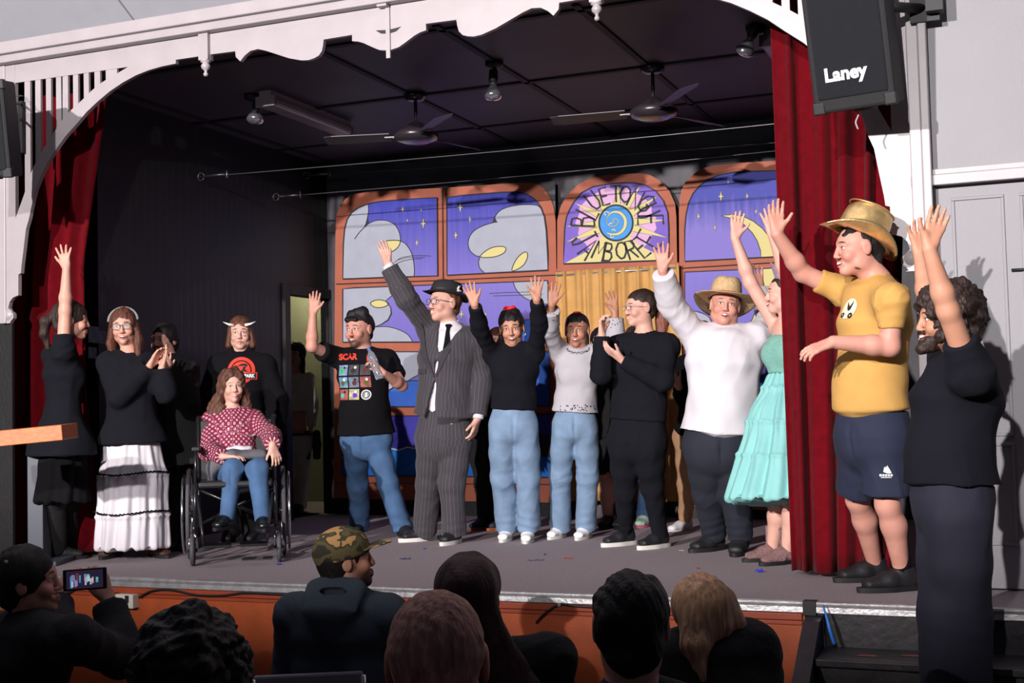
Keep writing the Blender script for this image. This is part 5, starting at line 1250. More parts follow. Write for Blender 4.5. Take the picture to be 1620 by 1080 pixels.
b = MB(); b.tube([r.N+r.Sc*.055+UP*.03, r.N+r.Fc*.075+r.Sc*.02-UP*.02, r.N+r.Fc*.085-UP*.05], .010, M_red, n=8); b.build('collar_lining', sh)
tr = trousers(r, F_jean, h=.0078, rt=.082, rk=.070, rh=.056, g=.010, seed=33, bunch=.003)
for q in 'RL':
    A_ = getattr(r, 'A'+q); zz = r.z0; r.z0 = A_.z-.055; shoe(r, q, 15 if q == 'L' else -10, M_leather, M_sole_k, name='boot', high=.05, L=.25); r.z0 = zz
hair(r, H_curl, 'long', 6, vol=.022, front=.075, low=-.05, h=.006, extra=[((-.07,-.03,.0),(-.13,-.03,-.16),(.035,.05),(.060,.06)),((-.13,-.03,-.16),(-.15,.0,-.27),(.060,.06),(.050,.05)),((-.10,.02,-.16),(-.08,.05,-.28),(.045,.04),(.030,.03)),((.075,-.03,.0),(.10,-.03,-.13),(.028,.05),(.038,.05)),((.10,-.03,-.13),(.10,-.01,-.22),(.036,.04),(.020,.03)),((0,-.09,-.02),(0,-.1,-.2),(.08,.04),(.10,.05))], disp=[(.010,75,6,(1,1,.8)),(.005,190,8,(1,1,.5))])
# wheelchair
M_frame = mat('black_frame_enamel', lin(20,20,23), .3, coat=.4); M_tyre = mat('grey_tyre', lin(70,68,72), .7); M_chr = mat('chrome', lin(210,210,215), .18, metal=1); M_cush = mat('black_vinyl', lin(22,21,24), .5)
a_ = onZ(376, 881, ST); wq = R(11); WF = -CF*math.cos(wq)+CR*math.sin(wq); WS = UP.cross(WF)
wc = empty('wheelchair', a_, 'black wheelchair carrying the seated person in the checked red shirt', 'wheelchair')
def wp3(x, y, z): return a_+WS*x+WF*y+UP*z
def wheel(x, y, rad, tw_, nm, camber=0, spokes=16, hand=False):
    c = wp3(x, y, rad); b = MB()
    ring = lambda rr, dx=0: [c+WS*dx+WF*rr*math.cos(t)+UP*rr*math.sin(t) for t in [2*math.pi*i/40 for i in range(40)]]
    b.tube(ring(rad-tw_), tw_, M_tyre, n=10, closed=True); o = b.build(nm, wc)
    b = MB(); b.tube(ring(rad-tw_*2.1), tw_*.55, M_chr, n=8, closed=True); b.build('rim', o)
    b = MB(); b.tube([c-WS*.03, c+WS*.03], .022 if hand else .012, M_frame); b.build('hub', o)
    if hand:
        b = MB(); b.tube(ring(rad-.045, math.copysign(.035, x)), .008, M_chr, n=8, closed=True); b.build('hand_rim', o)
        for i in range(spokes):
            t = 2*math.pi*i/spokes; b = MB(); b.tube([c+WS*(.02 if i % 2 else -.02), c+WF*(rad-.04)*math.cos(t)+UP*(rad-.04)*math.sin(t)], .0022, M_chr, n=5); b.build('spoke', o)
    else:
        for i in range(5):
            t = 2*math.pi*i/5; b = MB(); b.tube([c, c+WF*(rad-.03)*math.cos(t)+UP*(rad-.03)*math.sin(t)], .007, M_frame, n=6); b.build('spoke', o)
    return o
for x in (-1, 1):
    wheel(x*.30, 0, .295, .014, 'rear_wheel', hand=True); wheel(x*.265, .38, .095, .015, 'caster_wheel')
    b = MB(); P = lambda *q: wp3(x*q[0], q[1], q[2])
    b.tube([P(.245,-.05,.92), P(.245,-.05,.30), P(.245,-.04,.20)], .012, M_frame)
    b.tube([P(.245,-.05,.48), P(.245,.36,.50), P(.245,.40,.46), P(.245,.42,.24)], .012, M_frame); b.tube([P(.245,-.05,.27), P(.245,.40,.25)], .012, M_frame)
    b.build('side_frame', wc)
    b = MB(); b.tube([P(.245,-.05,.70), P(.245,.02,.71), P(.245,.25,.70), P(.245,.29,.66), P(.245,.29,.50)], .011, M_frame); b.build('arm_tube', wc)
    b = MB(); b.box((-.028,-.01,.705), (.028,.25,.735), M_cush, Matrix.Translation(a_+WS*x*.245) @ Matrix((WS,WF,UP)).transposed().to_4x4()); b.build('armrest', wc, bevel=.01)
    b = MB(); b.tube([P(.255,.38,.26), P(.255,.385,.20)], .013, M_frame); b.tube([P(.255,.385,.2), P(.24,.38,.17), P(.24,.38,.095)], .008, M_chr); b.tube([P(.28,.38,.17), P(.29,.38,.095)], .008, M_chr); b.build('caster_fork', wc)
    b = MB(); b.tube([P(.23,.42,.44), P(.20,.50,.22), P(.19,.52,.14)], .010, M_frame); b.build('leg_hanger', wc)
    b = MB(); b.box((-.085,.40,.125), (.085,.58,.140), M_frame, Matrix.Translation(a_+WS*x*.11) @ Matrix((WS,WF,UP)).transposed().to_4x4()); b.build('footplate', wc, bevel=.004)
    b = MB(); b.tube([P(.245,-.05,.90), P(.245,-.16,.92)], .016, M_cush); b.build('push_handle', wc)
Mw = Matrix.Translation(a_) @ Matrix((WS,WF,UP)).transposed().to_4x4()
b = MB(); b.box((-.23,-.06,.475), (.23,.36,.515), M_cush, Mw); b.build('seat', wc, bevel=.015)
b = MB(); b.box((-.235,-.085,.50), (.235,-.055,.90), M_cush, Mw); b.build('backrest', wc, bevel=.01)
b = MB(); b.tube([wp3(-.245,.0,.22), wp3(.245,.1,.46)], .010, M_frame); b.build('cross_brace', wc)
b = MB(); b.tube([wp3(.245,.02,.22), wp3(-.245,.1,.46)], .010, M_frame); b.build('cross_brace', wc)
# grey jacket and white cloth on her lap
lapc = (r.KR+r.KL)/2.; lp = r.Pv.lerp(lapc, .55)+UP*.075
P = [prim(lp-r.Sp*.17-UP*.06, lp-r.Sp*.05+UP*.015, (.07,.05), (.11,.035), hint=r.Fp, k=.04), prim(lp-r.Sp*.05+UP*.015, lp+r.Sp*.15+UP*.01, (.11,.035), (.07,.04), hint=r.Fp, k=.04), prim(lp-r.Sp*.17-UP*.04, lp-r.Sp*.19-UP*.16, (.07,.03), (.06,.02), hint=r.Fp, k=.04)]
j = sdf_obj('jacket', P, .008, mat('grey_fleece', lin(92,92,98), .95, bump=.4, bscale=200), loc=lp, disp=[(.010,24,41,(1,1,1)),(.004,60,42,(1,1,1))]); tag(j, 'dark grey jacket bundled on the lap of the seated person', 'jacket')
P = [ell(lp+r.Fp*-.03+UP*.055-r.Sp*.01, (.085,.05,.022), side=r.Sp, k=.02)]
tag(sdf_obj('cloth', P, .006, F_white, loc=lp+UP*.05, disp=[(.006,45,43,(1,1,1))]), 'folded white cloth under the clasped hand of the seated person', 'cloth')
# ---- person in the side room doorway
pp = onX(470, 700, XL-.35); dp = depth(pp)
r = skel(dict(id='P6', s=.94, dep=dp, phi=10, pel=(466,700), neck=(464,589), head=(466,563), hh=40, hy=-10, sR=(446,600), sL=(487,598), L=dict(e=(494,640), w=(492,676), t=(492,694), es=0, ws=0, pn=(-1,0,0), curl=.9), R=dict(e=(445,640), w=(446,676), t=(446,694), es=0, ws=0), aR=(458,803), fR=(458,809), kR=(458,750), aL=(474,803), fL=(474,809), kL=(476,750), build='f'))
body(r, skin_mat('skin_6', T_FAIR), 'person in white off-shoulder top standing in the dark side doorway', fem=True, h=.007)
F_cream = mat('cream_cloth', lin(200,196,184), .9); top(r, F_cream, 650, g=.015, name='top', h=.011, sleeve='l', t1=.86, shr=.04); trousers(r, F_cream, h=.011, rt=.09, rk=.08, rh=.08); hair(r, H_dbr, 'long', 7, vol=.014, front=.05, h=.007, extra=[((.06,-.02,.0),(.075,.0,-.14),(.03,.03),(.02,.02))]); twoshoes(r, 0, 0, M_shoe_k, M_sole_k)
b = MB(); b.tube([station(r,.12)[0]+r.Sp*.19*math.cos(t)+r.Fp*.14*math.sin(t) for t in [2*math.pi*i/24 for i in range(24)]], .014, M_black, n=6, closed=True); b.build('belt', r.o)
for k, dx in enumerate((-.045, .05)):
    c = r.WL+UP*-.16+r.Sp*dx+r.Fp*.04; P = [prim(c+UP*.11, c, (.035,.028), (.042,.025), hint=r.Sp, k=.02), prim(c, c-UP*.12, (.042,.025), (.036,.020), hint=r.Sp, k=.02), prim(c+UP*.10+r.Fp*.02, c+UP*.04+r.Fp*.03, .020, .018, k=.01, op='s')]
    tag(sdf_obj('shoe', P, .007, M_shoe_k, loc=c), ('black flat shoe dangling in the side doorway, the one nearer the door jamb', 'black flat shoe dangling in the side doorway, the one nearer the painted flat')[k], 'shoe', 'pair of shoes carried in the doorway')
# ---- man in printed black tee with bottle
r = skel(dict(id='P7', s=1.0, g=(605,848), phi=-8, pel=(580,695), neck=(574,556), head=(568,522), hh=56, hy=-28, hp=-2, sR=(533,565), sL=(614,570), R=dict(e=(493,548), w=(495,496), t=(499,459), es=-1, ws=0, pn=(0,1,0), spread=.6, curl=.05), L=dict(e=(636,610), w=(607,590), t=(590,572), es=-1, ws=-1, pn=(-.6,.2,0), curl=.95, spread=.2), aR=(570,832), fR=(573,840), kR=(566,765), aL=(637,836), fL=(640,848), kL=(614,765), bw=1.12, bd=1.1))
body(r, skin_mat('skin_7', T_ROSE, smile=.5, bm=.85, beard=lin(50,32,28), brow=lin(30,20,18), gaze=-.003), 'bearded man in printed black T-shirt and blue jeans, one hand raised', group='cast members lined up on the stage', fat=.004, rn=.06)
te = top(r, F_black, 686, g=.024, sleeve='s', frac=.62, name='t_shirt', h=.0075, seed=51, belly=.015, flare=.06, cuff=.075)
trousers(r, F_jean, waist=.16, g=.006, rt=.092, rk=.076, rh=.078, h=.0072, seed=52, bunch=.012)
twoshoes(r, -5, 20, M_shoe_k, M_sole_k)
hair(r, H_blk, 'short', 8, vol=.008, front=.060, extra=[((-.03,.035,.095),(.04,.0,.105),(.035,.04),(.040,.05)),((-.045,.070,.070),(.03,.080,.064),(.016,.018),(.014,.014))], disp=[(.003,150,9,(1,1,.5)),(.003,48,4,(1,1,1))])
t_ = bvh(te); org = atd(568.5,592,depth(r.N)); S_ = 1/209.
b = text_mb('SCAR', Matrix.Translation((-.055,.128,.001)), .062, M_red, .0004, bold=.003, sx=.95); project(b, te, 'lettering', org, r.Sc, UP, r.Fc, tree=t_)
b = text_mb('ES', Matrix.Translation((.115,.112,.001)), .054, M_red, .0004, bold=.003, sx=.95); project(b, te, 'lettering', org, r.Sc, UP, r.Fc, tree=t_)
rs = random.Random(4)
cols = [lin(118,138,165), lin(60,60,66), lin(60,60,66), lin(104,140,165), lin(100,112,130), lin(150,80,78), lin(150,82,74), lin(170,168,130), None]
for k in range(9):
    i, jn = k % 3, k//3
    if cols[k] is None: continue
    x0 = -.128+.088*i; y0 = .068-.090*jn; mk = mat('print_tile', cols[k], .8, var=.45, vscale=30); b = MB(); grid(b, x0, y0-.078, x0+.078, y0, mk, 5, .001)
    disc(b, x0+.035+rs.uniform(-.012,.012), y0-.045, .001, .018, mat('print_figure', lin(*[rs.choice((30,90,180)) for _ in range(3)]), .8), .0018, 10, 2); disc(b, x0+.05, y0-.02, .001, .010, M_prw if k % 2 else M_prk, .0018, 8, 1)
    project(b, te, 'print_panel', org, r.Sc, UP, r.Fc, tree=t_)
b = MB(); disc(b, .09, -.155, .030, .037, M_prw, .001, rings=1); disc(b, .09, -.155, .001, .026, mat('grey_print', lin(120,120,126), .8), .001); b.poly([Vector((.09+x*.02,-.155+y*.02,.003)) for x, y in ((-.6,-.8),(.1,-.9),(.7,-.3),(.3,0),(.5,.7),(0,.9),(-.4,.2),(-.2,-.2))], (0,0,1), .0002, M_prw); project(b, te, 'round_badge', org, r.Sc, UP, r.Fc, tree=t_)
bp_ = r.WL.lerp(atd(592,574,depth(r.WL)), .9)+r.Fc*.02; dv = un(atd(583,550,depth(bp_))-atd(601,598,depth(bp_)))
M_pet = mat('clear_plastic', lin(225,235,245), .08, trans=.85, spec=.6)
Mb_ = Matrix.Translation(bp_) @ dv.to_track_quat('Z', 'Y').to_matrix().to_4x4()
b = MB(); b.lathe([(0,-.115),(.026,-.115),(.031,-.105),(.031,-.06),(.029,-.055),(.031,-.05),(.031,0),(.028,.006),(.031,.012),(.031,.05),(.024,.08),(.013,.095),(.012,.11)], M_pet, Mb_, n=24); bo = tag(b.build('water_bottle', loc=bp_), 'clear plastic water bottle held against the printed black T-shirt', 'bottle')
b = MB(); b.lathe([(0,.126),(.013,.126),(.0135,.108),(.012,.106)], mat('blue_cap', lin(60,110,190), .4), Mb_, n=20); b.build('cap', bo)
# ---- man in pinstripe suit and trilby
r = skel(dict(id='P8', s=1.06, g=(696,861), phi=-10, pel=(702,694), neck=(713,519), head=(703,481), hh=59, hy=-52, hp=6, sR=(679,520), sL=(749,537), R=dict(e=(643,472), w=(614,420), t=(604,381), es=-1, ws=0, pn=(-.6,.8,0), spread=.5, curl=.12), L=dict(e=(763,600), w=(756,661), t=(748,692), es=0, ws=-1, pn=(-1,-.4,0), curl=.35), aR=(672,842), fR=(672,855), kR=(678,765), aL=(719,845), fL=(719,859), kL=(715,765), bw=1.06, bd=1.05, la=1.04))
body(r, skin_mat('skin_8', T_PALE, smile=.3, brow=lin(120,80,60), bm=.25, beard=lin(150,95,70)), 'tall man in pinstripe suit and black trilby raising one hand', group='cast members lined up on the stage', fat=.004)
F_suit = attr_stripes(mat('pinstripe_wool', lin(54,50,56), .85, sheen=.1, bump=.2, bscale=300), .026, .10, lin(88,82,90)); 
F_suitp = mat('plain_suit_wool', lin(50,46,52), .85, sheen=.05, bump=.2, bscale=300)
sh = top(r, F_white, 672, g=.010, name='dress_shirt', h=.0078, neck=.35, sl=.004, frac=1.03, armr=(.046,.042,.042,.036), seed=60)
bt = station(r, .30); btn = atd(688,597,depth(bt[0]+r.Fc*.14)); nk = r.N+r.Fc*.075-UP*.01
hm = atd(680,652,depth(btn)-.01)
sub = [prim(nk+UP*.05+r.Sc*.022, btn+UP*.03, (.090,.07), (.004,.03), hint=r.Sc, k=.006, op='s'), prim(btn-UP*.03, hm-UP*.06, (.006,.05), (.045,.08), hint=r.Sc, k=.006, op='s')]
jk = top(r, F_suit, 656, g=.034, name='suit_jacket', h=.0075, sl=.020, frac=.93, armr=(.054,.050,.048,.040), seed=61, flare=.16, subs=sub, disp=(.005,17), belly=.01)
trousers(r, F_suit, waist=.27, g=.012, rt=.098, rk=.084, rh=.082, h=.0078, seed=62, bunch=.010)
twoshoes(r, -62, -25, M_shoe_k, M_sole_w, solet=.028)
def strip(rows, m, side=1, nx=4):
    b = MB(); vs = []; rows = spl(rows, 3)
    for y, x0, x1 in rows: vs += [(side*(x0+(x1-x0)*i/nx), y, 0) for i in range(nx+1)]
    k = nx+1; return b.add(vs, [(j*k+i, j*k+i+1, (j+1)*k+i+1, (j+1)*k+i) for j in range(len(rows)-1) for i in range(nx)], m)
tj = bvh(jk); lw = (nk-btn).length
for s_ in (-1, 1):
    b = strip([(0,.002,.012),(.06,.020,.052),(.13,.042,.090),(.19,.062,.116),(.20,.064,.095),(.24,.074,.112),(lw+.02,.090,.096)], F_suitp, s_)
    o_ = project(b, jk, 'lapel', btn+UP*.005, r.Sc, UP, r.Fc, off=.007, tree=tj); s = o_.modifiers.new('thickness', 'SOLIDIFY'); s.thickness = .004
ts_ = bvh(sh)
b = strip([(.030,-.015,.015),(.018,-.022,.022),(-.004,-.011,.011),(-.10,-.020,.020),(-.24,-.034,.034),(-.27,-.002,.002)], F_black)
o_ = project(b, sh, 'tie', r.N-UP*.008+r.Sc*.004, r.Sc, UP, r.Fc, off=.010, tree=ts_); s = o_.modifiers.new('thickness', 'SOLIDIFY'); s.thickness = .006
b = MB(); 
for s_ in (-1, 1):
    b = MB(); c0 = r.N+r.Fc*.062+UP*.035; c1 = r.N+r.Sc*s_*.058+UP*.055+r.Fc*.01; c2 = r.N+r.Sc*s_*.045+r.Fc*.085-UP*.03
    b.poly([c0, c1, c1-UP*.025, c2], un((c1-c0).cross(c2-c0))*(-s_), .003, F_white); b.build('collar', sh)
b = MB(); grid(b, -.055,-.018,.055,.018, F_suitp, 4); project(b, jk, 'pocket_flap', atd(657,587,depth(btn)), r.Sc, UP, un(r.Fc-r.Sc*.3), off=.008, tree=tj)
for q in 'RL':
    pass
glasses(r, M_specs, M_lens, rw=.026, rh=.017)
hair(r, H_br, 'short', 9, vol=.005, front=.058, disp=[(.002,130,9,(1,1,.4))])
def hat(r, prof, brim, m, name, tilt=0, lift=.045, band=None, curl=None, pinch=0.0, back=0, oy=-.010, roll=0, ell_=1.22, top_dent=0):
    """prof: crown profile (radius factor, height) ; brim: (r0, r1, droop)"""
    o = MB(); n = 48; vs = []; rows = []
    T = Matrix.Rotation(R(tilt), 3, 'X') @ Matrix.Rotation(R(roll), 3, 'Y')
    def pt(rad, z, a, dent=0):
        x = rad*math.cos(a); y = rad*ell_*math.sin(a); 
        if dent: x *= 1-pinch*max(0, math.sin(a))**2*dent; z -= top_dent*dent*max(0, 1-abs(x)/.05)
        v = T @ Vector((x, y, z)); return r.head(v.x, v.y+oy, v.z+lift)
    for rad, z in prof: rows.append([pt(rad, z, 2*math.pi*k/n, z/prof[-1][1]) for k in range(n)])
    b0, b1, fn = brim
    for j in range(7):
        f = j/6; rad = b0+(b1-b0)*f; rows.insert(0, [pt(rad, fn(f, 2*math.pi*k/n), 2*math.pi*k/n) for k in range(n)])
    rows = rows[:7]+rows[7:]
    vs = [p for row in rows for p in row]; fs = [(i*n+k, i*n+(k+1) % n, (i+1)*n+(k+1) % n, (i+1)*n+k) for i in range(len(rows)-1) for k in range(n)]
    fs.append(tuple((len(rows)-1)*n+k for k in range(n)))
    o.add(vs, fs, m, True); ob = o.build(name, r.o); s = ob.modifiers.new('thickness', 'SOLIDIFY'); s.thickness = .004; s.offset = 0
    if band:
        mb, z0_, z1_ = band; b = MB(); pr_ = lambda z: float(np.interp(z, [p[1] for p in prof], [p[0] for p in prof]))+.0035
        v2 = [pt(pr_(z), z, 2*math.pi*k/n, z/prof[-1][1]) for z in (z0_, z1_) for k in range(n)]; b.add(v2, [(k, (k+1) % n, n+(k+1) % n, n+k) for k in range(n)], mb, True); b.build('hat_band', ob)
    ob['hatpt'] = 0; return ob, pt
F_felt = mat('black_felt', lin(30,28,32), .85)
ho, hpt = hat(r, [(.088,0),(.087,.03),(.083,.06),(.074,.083),(.045,.090)], (.132,.088, lambda f, a: .018*(1-f)**2*(abs(math.cos(a))*1.2-.3)-.006*(1-f)), F_felt, 'trilby', tilt=6, lift=.058, band=(M_black,.002,.026), pinch=.25, top_dent=.012)
b = MB(); q = hpt(.092,.035,R(-10)); 
for i in range(14):
    a_ = i*2.4; b.tube([q, q+r.hS*.03*math.cos(a_)*(.5+.5*(i % 3)/2)+r.hU*.028*math.sin(a_)+r.hF*.012*math.sin(i)], [.006,.002], F_white, n=5)
b.build('feather_rosette', ho)
# ---- woman in black roll-neck, pale wide jeans
r = skel(dict(id='P9', s=.93, g=(820,862), phi=0, pel=(812,672), neck=(814,553), head=(810,520), hh=54, hy=-6, hp=-6, hr=5, sR=(780,560), sL=(846,556), R=dict(e=(759,521), w=(751,482), t=(737,437), es=-1, ws=-1, pn=(0,1,0), curl=.05), L=dict(e=(854,513), w=(849,474), t=(850,430), es=-1, ws=-1, pn=(0,1,0), curl=.05), aR=(803,835), fR=(802,854), kR=(796,755), aL=(836,835), fL=(837,856), kL=(836,755), build='f', bw=1.05, tw=(.156,.122,.136,.130)))
body(r, skin_mat('skin_9', T_TAN, smile=1, brow=lin(22,14,12), lip=lin(170,60,62), mouthw=1.15), 'smiling person in black roll-neck and pale wide jeans, both arms up', fem=True, group='cast members lined up on the stage')
top(r, F_black2, 647, g=.026, name='roll_neck', h=.0075, neck=.55, sl=.012, bust=1.0, seed=71, frac=.93)
trousers(r, F_lj, waist=.34, g=.006, rt=.098, rk=.088, rh=.086, hd=.10, h=.0072, seed=72, bunch=.008)
twoshoes(r, -14, -8, M_shoe_w, M_sole_w, L=.25)
hair(r, H_blk, 'long', 10, vol=.010, front=.062, extra=[((-.03,-.01,.10),(.03,-.01,.105),(.035,.045),(.035,.045))])
ponytail(r, [r.head(-.055,-.05,-.02), r.head(-.085,-.01,-.11), r.head(-.08,.06,-.20), r.head(-.065,.09,-.29)], [.028,.036,.034,.012], H_blk, seed=11)
b = MB(); b.tube([r.head(.034*math.cos(t), -.008+.02*math.sin(t), .137+.010*math.sin(2*t)) for t in [2*math.pi*i/16 for i in range(16)]], .012*r.hs, mat('red_scrunchie', lin(235,30,30), .7), n=8, closed=True); b.build('scrunchie', r.o)
for x in (-1, 1):
    b = MB(); b.tube([r.head(x*.084+.004*math.cos(t), .0+.020*math.cos(t), -.050+.022*math.sin(t)) for t in [2*math.pi*i/20 for i in range(20)]], .0022, M_gold, n=6, closed=True); b.build('hoop_earring', r.o)
# ---- woman in grey beaded sweater, pale wide jeans
r = skel(dict(id='P10', s=.92, g=(903,858), phi=-4, pel=(909,670), neck=(915,556), head=(913,524), hh=53, hy=-12, hp=0, sR=(884,557), sL=(944,560), R=dict(e=(868,521), w=(873,482), t=(878,438), es=-1, ws=-1, pn=(0,1,0), curl=.05, spread=1.1), L=dict(e=(974,541), w=(973,494), t=(964,450), es=0, ws=0, pn=(0,1,0), curl=.1), aR=(886,835), fR=(884,850), kR=(887,752), aL=(927,835), fL=(926,851), kL=(929,752), build='f', tw=(.156,.122,.136,.130)))
body(r, skin_mat('skin_10', T_BRN, smile=1, brow=lin(20,13,12), lip=lin(165,70,70), mouthw=.9), 'person in light grey beaded sweater and pale wide jeans, arms raised', fem=True, group='cast members lined up on the stage')
F_gry = mat('grey_knit_cloth', lin(176,172,178), .9, bump=.4, bscale=250)
sw = top(r, F_gry, 651, g=.024, name='sweater', h=.0072, sl=.018, bust=1.0, seed=81, frac=.80, cuff=.062, flare=.05)
trousers(r, F_lj, waist=.34, g=.004, rt=.094, rk=.082, rh=.084, hd=.09, h=.0072, seed=82, bunch=.008)
twoshoes(r, -28, -25, M_shoe_w, M_sole_w, L=.25)
b = MB(); rs = random.Random(2); M_bead = mat('dark_silver_bead', lin(90,84,96), .25, metal=.9)
def bead(p, s_=.005): b.add([p+Vector(d)*s_ for d in ((1,0,0),(-1,0,0),(0,1,0),(0,-1,0),(0,0,1),(0,0,-1))], [(0,2,4),(2,1,4),(1,3,4),(3,0,4),(2,0,5),(1,2,5),(3,1,5),(0,3,5)], M_bead, True)
tw_ = bvh(sw)
for i in range(46):
    x = rs.uniform(-.17,.17); z = rs.uniform(.005,.045); p = atd(909,651,depth(r.Pv))+r.Sc*x+UP*z; h_, n_, _, _ = tw_.ray_cast(p+r.Fc*.4, -r.Fc)
    if h_: bead(h_+r.Fc*.003)
for i in range(34):
    t = math.pi*i/33; p = r.N+r.Sc*.075*math.cos(t)+r.Fc*.0-UP*(.03*math.sin(t)-.022+rs.uniform(0,.012)); h_, n_, _, _ = tw_.ray_cast(p+r.Fc*.4, -r.Fc)
    if h_: bead(h_+r.Fc*.003)
for W_, E_ in ((r.WR, r.ER), (r.WL, r.EL)):
    for i in range(26):
        c = E_.lerp(W_, .80-rs.uniform(.02,.22)); d = un(Vector((rs.uniform(-1,1), rs.uniform(-1,0), rs.uniform(-1,1)))); h_, n_, _, _ = tw_.ray_cast(c+d*.3, -d)
        if h_ and (h_-c).length < .12: bead(h_+d*.002)
bd = b.build('beading', sw); bd['kind'] = 'stuff'
hair(r, H_blk, 'long', 12, vol=.009, front=.064, extra=[((x*.062,-.03,-.0),(x*.058,-.03,-.15),(.018,.035),(.016,.03)) for x in (-1,1)])
b = MB(); b.tube([r.head(.020*math.cos(t), -.012+.02*math.sin(t), .128) for t in [2*math.pi*i/16 for i in range(16)]], .010*r.hs, bpy.data.materials['red_scrunchie'], n=8, closed=True); b.build('scrunchie', r.o)
# ---- woman in black clapping, profile
r = skel(dict(id='P11', s=.98, g=(1020,872), phi=-32, cphi=-30, pel=(1008,698), neck=(1020,531), head=(1013,488), hh=57, hy=-68, hp=0, sR=(976,549), sL=(1056,548), R=dict(e=(951,592), w=(952,530), t=(952,508), es=-1, ws=-1, pn=(1,.5,0), curl=1.0, spread=.3), L=dict(e=(1048,602), w=(984,569), t=(966,556), es=-1, ws=-1, pn=(-.2,-.3,1), curl=.25, spread=.2), aR=(990,842), fR=(993,862), kR=(989,775), aL=(1044,848), fL=(1046,866), kL=(1032,770), build='f', bw=1.22, bd=1.1, tw=(.165,.135,.145,.135)))
body(r, skin_mat('skin_11', T_PALE, smile=.3, brow=lin(90,60,50), lip=lin(205,95,95)), 'person in plain black top and leggings with glasses, hands together', fem=True, group='cast members lined up on the stage', arms='LR', armk=dict(ra=.05, re=.044, rf=.044), rn=.052)
top(r, F_black2, 664, g=.018, name='long_sleeve_top', h=.0075, sl=.012, bust=1.1, seed=91, frac=.97, armr=(.060,.052,.05,.040), shr=.066)
trousers(r, F_black2, waist=.42, g=.002, rt=.108, rk=.074, rh=.047, h=.0075, seed=92, bunch=.005)
for q, y in (('R', -58), ('L', -52)): shoe(r, q, y, M_shoe_k, M_sole_w, solet=.028, name='sneaker')
hair(r, H_dbr, 'short', 13, vol=.008, front=.066)
ponytail(r, [r.head(0,-.095,.045), r.head(0,-.150,.015), r.head(0,-.160,-.08), r.head(0,-.145,-.18), r.head(.01,-.12,-.27)], [.030,.040,.042,.034,.010], hairmat('pale_brown_hair', lin(120,70,56)), seed=14, lump=.003)
glasses(r, M_specs2, M_lens, rw=.024, rh=.015, thick=.0012)
# ---- man in white shirt and straw hat
r = skel(dict(id='P12', s=1.02, g=(1146,880), phi=-6, pel=(1138,706), neck=(1150,524), head=(1147,484), hh=64, hy=-6, hp=2, hr=-8, sR=(1102,534), sL=(1196,534), R=dict(e=(1061,480), w=(1048,428), t=(1046,386), es=-1, ws=-1, pn=(-.3,1,0), curl=.15), L=dict(e=(1220,505), w=(1203,458), t=(1196,428), es=1, ws=1, pn=(0,1,0)), aR=(1130,846), fR=(1134,870), kR=(1120,780), aL=(1172,850), fL=(1174,875), kL=(1164,780), bw=1.22, bd=1.3, la=1.0))
body(r, skin_mat('skin_12', T_ROSE, smile=1, brow=lin(110,75,60), lip=lin(200,95,92), mouthw=.9), 'broad man in loose white shirt and straw hat waving one arm', group='cast members lined up on the stage', fat=.005, rn=.062, jaw=1.02)
ws = top(r, F_white, 683, g=.036, name='shirt', h=.0075, sl=.028, frac=.92, seed=101, belly=.05, flare=.10, armr=(.056,.050,.046,.040), disp=(.007,15), shr=.064, subs=None)
b = MB()
for s_ in (-1, 1):
    b = MB(); c0 = r.N+r.Fc*.075+UP*.0+r.Sc*s_*.012; c1 = r.N+r.Sc*s_*.085+UP*.045-r.Fc*.01; c2 = r.N+r.Sc*s_*.085+r.Fc*.095-UP*.025
    b.poly([c0, c1, c1-UP*.03+r.Sc*s_*.015, c2], un((c1-c0).cross(c2-c0))*(-s_), .004, F_white); b.build('collar', ws)
trousers(r, mat('navy_cotton', lin(23,27,40), .85, bump=.3, bscale=250), waist=.2, g=.012, rt=.115, rk=.092, rh=.074, h=.0078, seed=102, bunch=.009)
twoshoes(r, -55, -22, M_shoe_k, M_sole_k, L=.29, wid=1.1, solet=.026)
hair(r, H_dbr, 'short', 15, vol=.005, front=.05, disp=[(.002,130,9,(1,1,.4))])
M_straw = mat('woven_straw', lin(190,160,118), .8, var=.2, vscale=40, bump=.5, bscale=120)
nt, bb = nodes(M_straw); 
ho, hpt = hat(r, [(.090,0),(.086,.055),(.080,.095),(.068,.115),(.035,.122)], (.182,.090, lambda f, a: -.020*(1-f)+.012*(1-f)**2*(.3+.7*max(0,math.sin(a)))-.026*(1-f)**1.5*max(0,math.sin(-a))+.016*(1-f)*math.cos(2*a)), M_straw, 'straw_hat', tilt=9, lift=.044, band=(mat('red_brown_band', lin(150,70,60), .7), .004, .018), roll=0, top_dent=.010)
# ---- woman in mint dress behind the curtain edge
r = skel(dict(id='P13', s=.98, dep=7.42, phi=-58, pel=(1254,668), neck=(1247,508), head=(1240,466), hh=62, hy=-98, hp=4, sR=(1231,520), sL=(1268,518), R=dict(e=(1187,447), w=(1163,377), t=(1167,338), es=-1, ws=0, pn=(0,1,0), curl=.12, spread=.6), L=dict(e=(1246,440), w=(1222,372), t=(1212,320), es=-1, ws=1, pn=(0,-1,0), curl=.05, spread=1.2), la=1.05, aR=(1222,868), fR=(1222,886), kR=(1230,790), aL=(1244,872), fL=(1246,891), kL=(1254,790), build='f', hw=.9))
body(r, skin_mat('skin_13', T_PALE, smile=1, brow=lin(70,40,30), lip=lin(200,60,70)), 'person in glittering mint dress half hidden by the red curtain', fem=True, legs='LR', group='cast members lined up on the stage')
F_mint = mat('mint_sequins', lin(128,186,172), .35, var=.25, vscale=160, bump=.9, bscale=260); M_tulle = mat('mint_tulle', lin(124,182,180), .8, var=.06, bump=.3, bscale=200)
